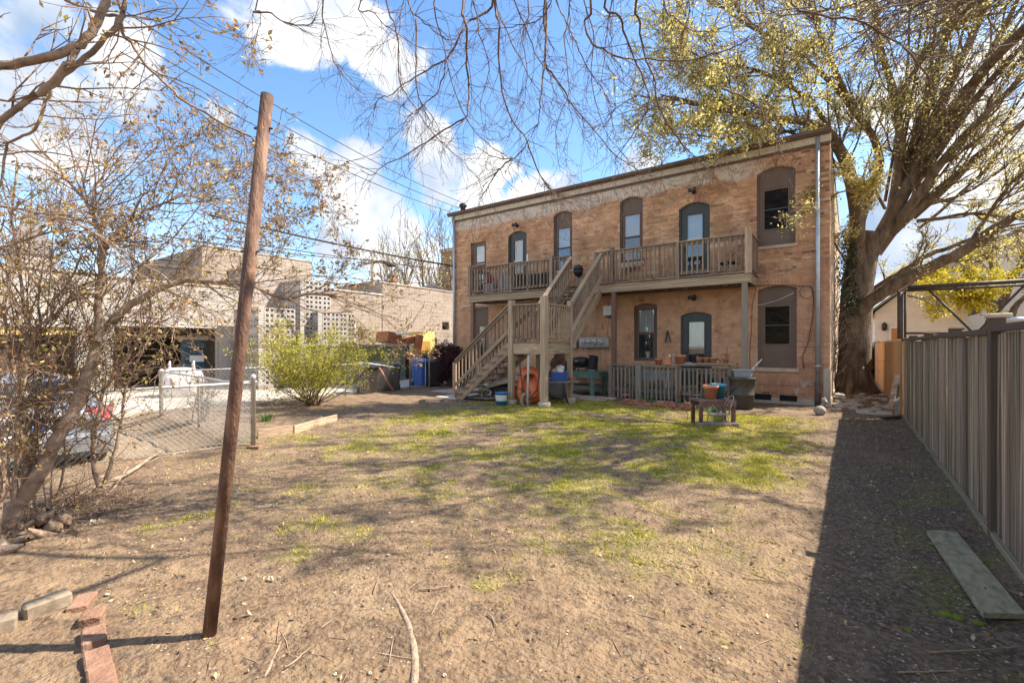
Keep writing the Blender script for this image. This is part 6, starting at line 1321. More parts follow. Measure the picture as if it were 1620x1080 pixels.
def utility_pole():
    p = at(590, 548, 40); r = empty('utility_pole', (p.x, p.y, 0), 'distant wooden utility pole with a cross arm above the tan building', 'utility pole'); z = at(590, 406, 40).z; m = REDW
    MB().lathe((p.x, p.y, -.5), [(.18, 0), (.13, z + .5)], 10).build('shaft', WOODG, r); MB().box(p.x - 1.2, p.x + 1.2, p.y - .06, p.y + .06, z - .6, z - .42).build('cross_arm', WOODG, r)
    for x in (-1.1, -.5, .5, 1.1): MB().lathe((p.x + x, p.y, z - .42), [(.05, 0), (.06, .1), (.03, .16)], 8).build('insulator', STONE, r)
utility_pole()
CB = MATS['cable_black']
def cable(a, b_, sag, rad, label, n=14):
    a, b_ = Vector(a), Vector(b_); pts = [a.lerp(b_, t / n) - V3(0, 0, sag * 4 * (t / n) * (1 - t / n)) for t in range(n + 1)]; o = MB().tube(pts, rad, 5).build('overhead_cable', CB); tag(o, label, 'cable', 'overhead cables')
cable(at(200, 20, 9), at(735, 322, 21), .3, .012, 'uppermost of the three thin wires crossing the blue sky to the roof')
cable(at(200, 58, 9), at(735, 332, 21), .3, .012, 'middle one of the three thin wires crossing the blue sky to the roof')
cable(at(190, 82, 9), at(712, 335, 21), .3, .012, 'lowest of the three thin wires crossing the blue sky to the roof')
cable(at(330, 340, 16), at(724, 422, 20.5), .1, .035, 'thick black service cable dipping to the left wall of the brick building')
cable(at(330, 374, 18), at(724, 428, 24), .1, .018, 'thin cable just below the thick service cable')
cable(at(250, 372, 20), at(590, 411, 40), .2, .03, 'cable running to the top of the utility pole'); cable(at(590, 411, 40), at(724, 431, 58), .1, .03, 'cable continuing right from the utility pole')
cable(at(250, 410, 22), at(724, 450, 46), .2, .03, 'lower telephone cable passing in front of the utility pole'); cable(at(250, 422, 22), at(724, 458, 46), .2, .03, 'lowest telephone cable above the tan roofs')
p, q = at(604, 413, 38), at(626, 420, 38); o = MB().tube([p, p.lerp(q, .5) - V3(0, 0, .1), q], [.1, .22, .12], 8).build('cable_splice', BLACK); tag(o, 'long black splice hanging on the cable beside the utility pole', 'splice')

# ------------------------------------------------------------------ beyond the right fence
SID = mat('white_siding', [(.68, .62, .55), (.78, .73, .66)], scale=2, rough=.6)
def gable_house(x0, x1, y, depth, ze, zr, label, door=None, name='white_house', wins=()):
    r = empty(name, ((x0 + x1) / 2, y, 0), label, 'house'); n = int(ze / .18)
    MB().box(x0, x1, y + .02, y + depth, -.2, ze).build('wall', SID, r)
    q = MB(); 
    for i in range(n): q._a([(x0 - .01, y + .0, i * .18), (x1 + .01, y + .0, i * .18), (x1 + .01, y + .019, i * .18 + .178), (x0 - .01, y + .019, i * .18 + .178), (x0 - .01, y + .019, i * .18), (x1 + .01, y + .019, i * .18)], [(0, 1, 2, 3), (0, 4, 5, 1)])
    q.build('siding', SID, r)['kind'] = 'stuff'
    q = MB(); xm = (x0 + x1) / 2; q.prism([(x0, y + .01, ze), (x1, y + .01, ze), (xm, y + .01, zr)], (0, depth - .02, 0)); q.build('gable', SID, r)
    for s, a in ((-1, x0), (1, x1)): q = MB(); q.prism([(a + s * .4, y - .3, ze - .22), (a + s * .4, y - .3, ze - .08), (xm, y - .3, zr + .16), (xm, y - .3, zr + .02)], (0, depth + .6, 0)); q.build('roof', mat('house_roof', [(.20, .18, .17), (.28, .25, .23)], rough=.9) if 'house_roof' not in MATS else MATS['house_roof'], r)
    for (a, b_, c, d) in wins: w = MB().box(a - .08, b_ + .08, y - .03, y - .001, c - .08, d + .08).build('window', WHITEP, r); MB().box(a, b_, y - .035, y - .031, c, d).build('pane', MATS['car_glass'], w)
    if door:
        a, b_, c = door; w = MB().box(a - .1, b_ + .1, y - .05, y - .002, 0, c + .1).build('door_frame', WHITEP, r); MB().box(a, b_, y - .07, y - .051, 0, c).build('door', mat('door_orange', [(.42, .17, .06), (.5, .22, .09)], scale=4, rough=.5), w)
    return r
a = onY(1372, 548, 30); b1 = onY(1438, 548, 30)
r = gable_house(1.0, 4.4, 30, 9, at(1440, 487, 22).z if 0 else 3.35, 4.9, 'small white sided garage with an orange brown door behind the fence', door=(onY(1410, 548, 30).x, onY(1426, 548, 30).x, 2.5))
l = onY(1399, 517, 30); o = MB().lathe(l - V3(0, .12, .2), [(.03, 0), (.1, .05), (.12, .3), (.05, .42)], 8).build('lantern', BLACK); tag(o, 'black wall lantern on the white garage left of its door', 'lantern')
gable_house(onY(1452, 548, 34).x, 14.5, 34, 10, 5.3, 8.4, 'large white sided house behind the yellow tree and fence', name='white_house', wins=((onY(1487, 548, 34).x, onY(1512, 548, 34).x, 3.6, 4.8), (onY(1540, 548, 34).x, onY(1560, 548, 34).x, 3.6, 4.8)))
q = onY(1458, 548, 33.5); o = MB().lathe((q.x, 33.4, 0), [(.8, 0), (.8, 4.5), (.2, 4.9)], 20).build('tank', mat('tank_grey', [(.45, .47, .5), (.58, .6, .62)], scale=1, rough=.4, metal=.3)); tag(o, 'tall pale grey cylinder between the garage and the white house', 'tank')
p = at(1432, 522, 60); o = MB().ball((p.x, p.y, 1), 2.6, 14, 9, .06, (1.4, 1.4, 1)).build('far_hedge', mat('blue_green', [(.05, .09, .10), (.08, .13, .14)])); tag(o, 'distant blue grey tree mass in the gap between garage and house', 'tree')
def steel_frame():
    m = mat('dark_steel', [(.035, .025, .022), (.06, .042, .036)], scale=8, rough=.6); r = empty('clothes_line', (2.5, 17, 0), 'dark steel clothes line frame with slanting braces behind the fence', 'frame')
    P = lambda px, py: tuple(onY(px, py, 17.0)); 
    for nm, a, b_, rad in (('top_bar', (1436, 455), (1640, 443), .055), ('lower_bar', (1432, 460), (1640, 450), .035), ('post', (1424, 462), (1424, 560), .065), ('post', (1432, 460), (1432, 560), .03), ('brace', (1470, 459), (1540, 527), .03), ('brace', (1620, 452), (1545, 527), .03), ('cross_bar', (1432, 527), (1545, 527), .03)): MB().tube([P(*a), P(*b_)], rad, 8).build(nm, m, r)
    MB().tube([P(1543, 526), P(1543, 620)], .03, 8).build('post', m, r); MB().tube([P(1472, 452), P(1472, 462)], .03, 6).build('clamp', m, r)
steel_frame()
p = onY(1601, 520, 14); o = MB().lathe((p.x, p.y, 0), [(.14, 0), (.14, 2.1), (.2, 2.12), (.2, 2.2)], 14).build('vent_pipe', GALV); tag(o, 'pale metal vent pipe standing just behind the fence near its dark post', 'vent')

# ------------------------------------------------------------------ trees
def crom(P, n):
    P = [Vector(p) for p in P]; Q = [P[0] * 2 - P[1]] + P + [P[-1] * 2 - P[-2]]; m = len(P) - 1; out = []
    for i in range(n + 1):
        t = i / n * m; k = min(int(t), m - 1); f = t - k; a, b_, c, d = Q[k:k + 4]
        out.append(.5 * ((2 * b_) + (c - a) * f + (2 * a - 5 * b_ + 4 * c - d) * f * f + (3 * b_ - a - 3 * c + d) * f ** 3))
    return out
def stroke(T, px, d0, d1, r0, r1, sides=6, seg=None, jit=.0, power=1.0):
    m = len(px); P = []
    for i, (x, y) in enumerate(px): P.append(at(x, y, d0 + (d1 - d0) * i / (m - 1)))
    n = seg or max(6, (m - 1) * 3); pts = crom(P, n)
    if jit: pts = [pts[0]] + [p + Vector((rnd.gauss(0, jit), rnd.gauss(0, jit), rnd.gauss(0, jit))) for p in pts[1:-1]] + [pts[-1]]
    rad = [r0 + (r1 - r0) * (i / n) ** power for i in range(n + 1)]
    T.add(pts, rad, sides); return pts, rad
def rdir(base, spread, rr):
    b = Vector(base).normalized(); u = b.orthogonal().normalized(); v = b.cross(u); a = rr.uniform(0, 6.283); s = spread * rr.uniform(.6, 1.25)
    return (b * math.cos(s) + (u * math.cos(a) + v * math.sin(a)) * math.sin(s)).normalized()
def grow(T, p, d, ln, r, lv, K, leaves, rr):
    n = 5 if lv > 0 else 3; pts = [p]; q = Vector(p); dd = Vector(d)
    for i in range(n):
        dd = (dd + Vector((rr.gauss(0, 1), rr.gauss(0, 1), rr.gauss(0, 1))) * K['wob'] + Vector((0, 0, K['up']))).normalized(); q = q + dd * ln / n; pts.append(q.copy())
    T.add(pts, [max(K['rmin'], r * (1 - .75 * i / n)) for i in range(n + 1)], 4 if lv > 1 else 3)
    if lv <= K.get('leaflv', 1) and K['leaf']:
        for i in range(K['leaf']):
            t = rr.uniform(.25, 1) * n; k = min(int(t), n - 1); c = pts[k].lerp(pts[k + 1], t - k)
            for _ in range(K['clus']): leaves.append((c.x + rr.gauss(0, K['lsp']), c.y + rr.gauss(0, K['lsp']), c.z + rr.gauss(0, K['lsp'])))
    if lv > 0:
        m = rr.randint(*K['kids'])
        for i in range(m):
            t = rr.uniform(.2, .98) * n; k = min(int(t), n - 1); c = pts[k].lerp(pts[k + 1], t - k)
            grow(T, c, rdir(pts[k + 1] - pts[k], K['ang'], rr), ln * K['ratio'] * rr.uniform(.6, 1.2), max(K['rmin'], r * .55), lv - 1, K, leaves, rr)
def spawn(T, path, num, ln, r, lv, K, leaves, rr, t0=.15, t1=1.0, bias=None):
    pts, rad = path; n = len(pts) - 1
    for i in range(num):
        t = rr.uniform(t0, t1) * n; k = min(int(t), n - 1); c = pts[k].lerp(pts[k + 1], t - k); d = rdir(pts[k + 1] - pts[k], K['ang'], rr)
        if bias: d = (d + Vector(bias) * rr.uniform(.2, 1)).normalized()
        grow(T, c, d, ln * rr.uniform(.5, 1.3), min(r, rad[k] * .6), lv, K, leaves, rr)
def finish_tree(name, loc, label, trunkT, twigT, leaves, bark, twigm, leafm, size, aspect=.5, seed=1, droop=.3, cat='tree'):
    r = empty(name, loc, label, cat)
    if trunkT.g: link('trunk', trunkT.mesh('trunk', bark, off=tuple(loc)), r)
    if twigT.g: link('branches', twigT.mesh('branches', twigm, off=tuple(loc)), r)['kind'] = 'stuff'
    if len(leaves): link('foliage', leaf_mesh('foliage', leaves, leafm, size, aspect, tuple(loc), droop, seed), r)['kind'] = 'stuff'
    return r
BARK = mat('maple_bark', [(.075, .05, .032), (.175, .125, .08), (.28, .21, .14)], scale=3.5, rough=.95, bump=1.0, bscale=16, stretch=(1.6, 1.6, .5), bdist=.05)
TWIG = mat('maple_twig', [(.12, .085, .055), (.24, .175, .12)], scale=5, rough=.9)

def big_tree():
    rr = random.Random(11); T = Tubes(); W = Tubes(); Lv = []
    K = dict(wob=.16, up=.035, rmin=.007, leaf=5, clus=4, lsp=.07, kids=(4, 6), ang=.62, ratio=.52, leaflv=1)
    base = at(1350, 620, 16.6); base.z = -.2
    b = gp(1349, 618)
    # flared trunk
    tr = [at(1350, 634, 16.4), at(1350, 600, 16.5), at(1352, 560, 16.5), at(1353, 510, 16.5), at(1357, 450, 16.5), at(1366, 405, 16.5), at(1378, 372, 16.5)]
    pts = crom(tr, 18); n = 18; rad = [.74 - .27 * min(1, i / 4) + (.02 if i < 12 else -.012 * (i - 12)) + rr.uniform(-.015, .015) for i in range(n + 1)]; T.add(pts, rad, 14)
    for a in range(7):   # root flares
        an = a * .9; c = pts[0]; T.add([c + Vector((math.cos(an) * 1.1, math.sin(an) * 1.1, -.1)), c + Vector((math.cos(an) * .75, math.sin(an) * .75, .12)), c + Vector((math.cos(an) * .45, math.sin(an) * .45, .55)), c + Vector((math.cos(an) * .3, math.sin(an) * .3, 1.2))], [.06, .14, .18, .12], 7)
    ST = [  # pixel course, depths, radii, number of side branches, length
        ([(1352, 420), (1356, 380), (1354, 330), (1348, 293), (1338, 262), (1322, 228), (1295, 200), (1250, 190), (1200, 184), (1150, 175), (1090, 160), (1045, 150)], 16.4, 12.6, .27, .02, 30, 2.0),
        ([(1368, 420), (1395, 370), (1425, 315), (1448, 262), (1472, 205), (1500, 140), (1530, 75), (1560, 10), (1585, -50)], 16.5, 14.5, .27, .06, 16, 2.2),
        ([(1385, 400), (1420, 352), (1455, 305), (1495, 250), (1545, 195), (1600, 140), (1680, 60)], 16.5, 13.5, .20, .05, 14, 2.0),
        ([(1400, 365), (1430, 300), (1446, 240), (1466, 170), (1490, 90), (1500, 0), (1505, -60)], 16.8, 15.5, .19, .05, 12, 2.2),
        ([(1405, 372), (1450, 330), (1510, 280), (1570, 230), (1640, 180)], 16.3, 14, .18, .06, 10, 1.8),
        ([(1353, 500), (1372, 480), (1397, 462), (1425, 445), (1460, 428), (1495, 412), (1530, 393), (1562, 370), (1600, 345), (1660, 318)], 16.3, 13.0, .24, .11, 9, 1.5),
        ([(1362, 480), (1385, 458), (1412, 440), (1440, 422), (1470, 402), (1505, 390), (1540, 376)], 16.6, 15, .14, .05, 6, 1.3),
        ([(1390, 385), (1412, 330), (1420, 280), (1425, 225), (1418, 160), (1400, 100), (1385, 30), (1375, -30)], 16.6, 14.5, .20, .05, 16, 2.0),
        ([(1362, 350), (1378, 300), (1392, 255), (1380, 215), (1352, 175), (1330, 130), (1305, 80), (1285, 20), (1270, -40)], 16.2, 13.5, .14, .04, 20, 2.0),
        ([(1435, 300), (1470, 260), (1520, 190), (1565, 130), (1620, 70)], 16.4, 14, .16, .06, 8, 1.6),
        ([(1445, 290), (1500, 215), (1545, 130), (1590, 40), (1620, -20)], 16.8, 15, .15, .05, 8, 1.6),
        ([(1450, 350), (1490, 345), (1530, 338), (1570, 341), (1630, 350)], 16.0, 14.5, .07, .03, 8, 1.3),
        ([(1330, 240), (1290, 170), (1240, 130), (1190, 110), (1130, 95), (1080, 80)], 15.4, 12.5, .09, .015, 26, 1.8),
        ([(1345, 290), (1310, 250), (1260, 215), (1215, 205), (1165, 220), (1110, 215), (1060, 212)], 15.8, 12.2, .06, .012, 22, 1.2),
        ([(1380, 215), (1330, 150), (1270, 90), (1200, 50), (1140, 10), (1100, -30)], 15.2, 12.8, .09, .02, 24, 1.9),
        ([(1400, 330), (1385, 300), (1375, 290), (1340, 300), (1300, 318), (1250, 335)], 14.8, 12.3, .05, .010, 12, .8),
        ([(1418, 160), (1450, 110), (1480, 60), (1530, 30), (1590, 20)], 15, 13.5, .09, .03, 14, 1.5),
        ([(1540, 376), (1570, 330), (1600, 290), (1640, 250)], 14, 12.5, .06, .03, 10, 1.3),
        ([(1360, 440), (1330, 400), (1318, 380), (1305, 372)], 16.3, 15.0, .05, .01, 6, .7),
    ]
    for i in range(10):
        t = i / 9; x0, y0 = 1400 + 60 * t, 365 - 75 * rr.random() * (1 - .3 * t); x2, y2 = (1440 + 230 * t, -40) if t < .55 else (1660, -40 + (t - .55) * 560); xm, ym = (x0 * .5 + x2 * .5 + 18 - 30 * t), (y0 * .5 + y2 * .5 + 26 * t)
        ST.append(([(x0, y0), (xm + rr.uniform(-8, 8), ym + rr.uniform(-8, 8)), (x2, y2)], 16.4 + rr.uniform(-.4, .8), 14.5 + rr.uniform(-.8, .8), rr.uniform(.045, .09), .025, 4, 1.2))
    for px, d0, d1, r0, r1, num, ln in ST:
        path = stroke(T, px, d0, d1, r0, r1, 9 if r0 > .1 else 6, jit=.012); spawn(W, path, int(num * 1.1), ln, .035, 2, K, Lv, rr, .25)
    hub = Vector((4.3, 16.4, 10.1)); pth = crom([at(1440, 290, 16.4), at(1540, 130, 14.6), hub], 9); T.add(pth, [.17 - .006 * k for k in range(10)], 8)
    K2 = dict(K, leaf=3, clus=3, leaflv=0, kids=(2, 4)); L2 = []
    for i, (qx, qy, zz) in enumerate(((-6.5, 9.5, 9.5), (-5.5, 7.5, 9.2), (-4.2, 5.2, 8.6), (-3.0, 4.2, 8.2), (-1.9, 5.0, 8.2), (-.8, 5.5, 8.4), (-5.0, 4.6, 8.5), (-2.2, 7.6, 8.8), (-3.6, 7.8, 9.0), (-7.6, 7.2, 9.6), (-.6, 8.2, 8.8), (-6.6, 5.6, 9.4), (-1.2, 10.2, 8.8), (-4.6, 9.9, 9.6), (-5.4, 3.2, 8.0), (-3.4, 2.6, 7.6), (-7.0, 4.4, 8.8))):
        e = Vector((qx + .64 * zz, qy + .60 * zz, zz)); mid = hub.lerp(e, .5) + Vector((rr.gauss(0, .6), rr.gauss(0, .6), .35)); pts = crom([hub, mid, e], 9); pts = pts[:1] + [p + Vector((rr.gauss(0, .10), rr.gauss(0, .10), 0)) for p in pts[1:]]; rad = [.060 * (1 - .085 * k) for k in range(10)]; T.add(pts, rad, 6); spawn(W, (pts, rad), 17, 1.7, .022, 2, K2, L2, rr, .2)
    # thin the foliage at the right, where the limbs show bare against a pale sky
    keep = []
    for q in Lv:
        d = Vector(q) - EYE; f = -d.x * sn + d.y * cs; px = CX + FX * (d.x * cs + d.y * sn) / f; py = HY - FX * d.z / f
        pr = .66 if px < 1400 else .40 if px < 1480 else .24
        if py > 330 and px > 1340: pr *= .75
        if px < 1120: pr *= .8
        if 1180 < px < 1320 and py > 240: pr *= .22
        if px < 1180 and py > 262: pr = 0
        if px < 1000: pr *= .3
        if py < -25 or px > 1650: pr *= .12
        if px > 1330: pr *= .8
        if rr.random() < pr: keep.append(q)
    for q in L2:
        d = Vector(q) - EYE; f = -d.x * sn + d.y * cs; px = CX + FX * (d.x * cs + d.y * sn) / f; py = HY - FX * d.z / f
        if (py < -12 or px > 1632) or rr.random() < .15: keep.append(q)
    print('big leaves', len(Lv), len(keep))
    LM = mat('maple_leaf', [(.52, .45, .12), (.70, .62, .22), (.78, .70, .36)], scale=1.3, rough=.6, island=.3, trans=.52)
    r = finish_tree('maple_tree', tuple(b), 'big spreading tree in yellow green bud beside the brick building', T, W, keep, BARK, TWIG, LM, (.04, .105), .55, 5)
    # ivy climbing the left of the trunk
    C = []
    for i in range(1500):
        t = rr.random(); c = at(1341 + 3 * math.sin(t * 9) , 372 + 115 * t ** .9, 16.0); C.append((c.x + rr.gauss(0, .13), c.y + rr.gauss(0, .15), c.z + rr.gauss(0, .2)))
    iv = mat('ivy', [(.018, .035, .012), (.05, .08, .025)], scale=4, rough=.5, island=.3); o = link('ivy', leaf_mesh('ivy', C, iv, (.05, .1), .8, tuple(b), .5, 6), r); o['kind'] = 'stuff'
    # dead suckers and vines at the foot of the wall
    V = Tubes()
    for i in range(46):
        y = rr.uniform(15.6, 19.5); z = rr.uniform(.1, 4); grow(V, Vector((-.38, y, z)), Vector((rr.uniform(.05, .5), rr.uniform(-.4, .4), 1)), rr.uniform(.4, 1.1), .012, 1, dict(wob=.22, up=0, rmin=.004, leaf=0, clus=0, lsp=0, kids=(1, 3), ang=.7, ratio=.6), [], rr)
    v = link('wall_vine', V.mesh('wall_vine', TWIG)); tag(v, 'bare tangled vines climbing the sunlit side wall of the brick building', 'vine', kind='stuff')
big_tree()

def overhead():
    rr = random.Random(5); T = Tubes(); W = Tubes(); Lv = []
    K = dict(wob=.20, up=-.05, rmin=.0016, leaf=0, clus=1, lsp=.01, kids=(1, 3), ang=.62, ratio=.5)
    S = [
     [(510, 0), (515, 47), (526, 91), (538, 113), (557, 135), (576, 150), (589, 148)], [(781, 3), (752, 28), (737, 40), (727, 57), (708, 91), (677, 109), (646, 129), (617, 150), (601, 157), (590, 172)],
     [(705, 91), (702, 120), (690, 148), (671, 167), (652, 179), (639, 187)], [(732, 0), (734, 31), (738, 63), (737, 94), (743, 139), (740, 170), (737, 186), (702, 205), (671, 227), (639, 247), (608, 261), (589, 277), (570, 268)],
     [(782, 0), (790, 47), (789, 88), (794, 135), (809, 189), (834, 224), (809, 252), (778, 246), (756, 233)], [(834, 224), (853, 274), (869, 299), (900, 315)], [(809, 252), (790, 268), (768, 299), (756, 327)],
     [(861, 0), (863, 47), (864, 94), (855, 148), (853, 189), (838, 220)], [(784, 0), (800, 47), (822, 91), (841, 126), (863, 151), (900, 170)], [(646, 3), (661, 25), (683, 47), (715, 63), (737, 28), (749, 3)],
     [(611, 0), (624, 41), (630, 76), (631, 120), (646, 157), (671, 189), (699, 227), (734, 258), (759, 283)], [(570, 0), (589, 19), (620, 47), (668, 76), (727, 79)], [(658, 31), (658, 94), (661, 148), (677, 189), (699, 220)],
     [(400, 19), (428, 20), (447, 35), (479, 41), (498, 31), (504, 0)], [(406, 0), (413, 20), (409, 47), (400, 79)],
     [(879, 0), (896, 36), (913, 72), (929, 106), (952, 139), (963, 158), (968, 181), (971, 211)], [(863, 0), (863, 97), (874, 117), (893, 144), (907, 169), (938, 203), (974, 244), (1021, 275)],
     [(956, 0), (979, 25), (991, 61), (1007, 100), (1021, 131), (1027, 164), (1016, 189), (996, 222), (974, 250), (977, 269)], [(1006, 0), (1011, 36), (1018, 83), (1035, 125), (1038, 156), (1054, 192), (1074, 222), (1096, 244), (1121, 267), (1141, 292)],
     [(935, 8), (925, 31), (932, 61), (954, 81), (982, 90), (1016, 94), (1085, 96), (1124, 86), (1168, 72), (1196, 53), (1216, 25), (1227, 0)], [(1049, 0), (1071, 31), (1104, 50), (1141, 51)],
     [(1251, 0), (1296, 24), (1357, 31), (1396, 53), (1429, 75), (1462, 90), (1504, 89), (1559, 79), (1620, 67)], [(1359, 31), (1396, 14), (1446, 6), (1490, 7), (1526, 0)], [(1429, 75), (1457, 106), (1482, 139), (1518, 144), (1559, 139)],
     [(1141, 140), (1170, 152), (1193, 164), (1207, 178), (1229, 194), (1249, 231)], [(689, 0), (700, 60), (715, 130), (745, 200), (790, 240), (850, 270)], [(836, 0), (828, 60), (835, 120), (820, 180), (800, 230)], [(900, 0), (893, 70), (900, 140), (880, 200), (886, 270)],
     [(925, 0), (940, 60), (935, 130), (960, 210), (1000, 260)], [(747, 0), (760, 60), (775, 110), (760, 170), (775, 230)], [(815, 0), (835, 50), (850, 90), (880, 130), (905, 185), (890, 240)], [(970, 0), (960, 50), (955, 100), (948, 150)], [(1090, 0), (1082, 50), (1075, 110), (1090, 160)],
     [(1316, 0), (1290, 10), (1230, 18), (1180, 22), (1120, 0)], [(640, 0), (633, 35), (628, 62)], [(870, 10), (820, 40), (790, 44), (740, 50)],
    ]
    hub = [at(560, -330, 5.0), at(760, -300, 4.6), at(900, -320, 4.4), at(1050, -300, 4.4), at(1300, -260, 4.2)]
    paths = []; rr2 = random.Random(2)
    for i, s in enumerate(S):
        d = 4.2 if i in (19, 21, 22, 23, 33) else rr2.uniform(4.3, 6.2); big = i in (1, 3, 4, 7, 16, 17, 18, 19, 21)
        r0 = (.016 if big else .010) * d / 5; 
        if s[0][1] <= 10:
            h = min(hub, key=lambda q: (q - at(s[0][0], -200, d)).length); 
            P = [at(x, y, d + .12 * math.sin(k * 1.3 + i)) for k, (x, y) in enumerate(s)]; P = [h, h.lerp(P[0], .5) + Vector((0, 0, .12))] + P
        else: P = [at(x, y, d) for x, y in s]
        n = len(P) * 3; pts = crom(P, n); pts = [pts[0]] + [p + Vector((rr.gauss(0, .006), rr.gauss(0, .006), rr.gauss(0, .006))) for p in pts[1:]]; rad = [r0 * (1 - .78 * (k / n)) for k in range(n + 1)]
        T.add(pts, rad, 5); spawn(W, (pts, rad), 16, .55, .0045, 2, K, Lv, rr, .3, 1.0, (0, 0, -.25))
    # the limbs above the picture and the trunk they grow from, behind the camera
    trunk = [at(810, 548, -2.6) + Vector((1.2, -.6, -1.7)), at(810, 548, -2.5) + Vector((1.2, -.6, .8)), at(810, 548, -2.2) + Vector((1.0, -.4, 2.6)), at(810, 548, -1.0) + Vector((.6, 0, 4.0))]
    pts = crom(trunk, 10); T.add(pts, [.26 - .012 * k for k in range(11)], 10); top = pts[-1]
    for h in hub: P = [top - Vector((0, 0, .4)), top.lerp(h, .5) + Vector((0, 0, .5)), h]; pts = crom(P, 9); T.add(pts, [.09 - .007 * k for k in range(10)], 7)
    for a, b_ in zip(hub, hub[1:]): T.add(crom([a, a.lerp(b_, .5) + Vector((0, 0, .15)), b_], 6), [.03] * 7, 6)
    bk = mat('ash_bark', [(.06, .035, .024), (.13, .078, .052), (.24, .16, .115)], scale=14, rough=.9)
    p = trunk[0]; finish_tree('overhanging_tree', (p.x, p.y, 0), 'bare overhanging tree whose drooping twigs hang into the top of the sky', T, W, [], bk, bk, None, (0, 0))
overhead()

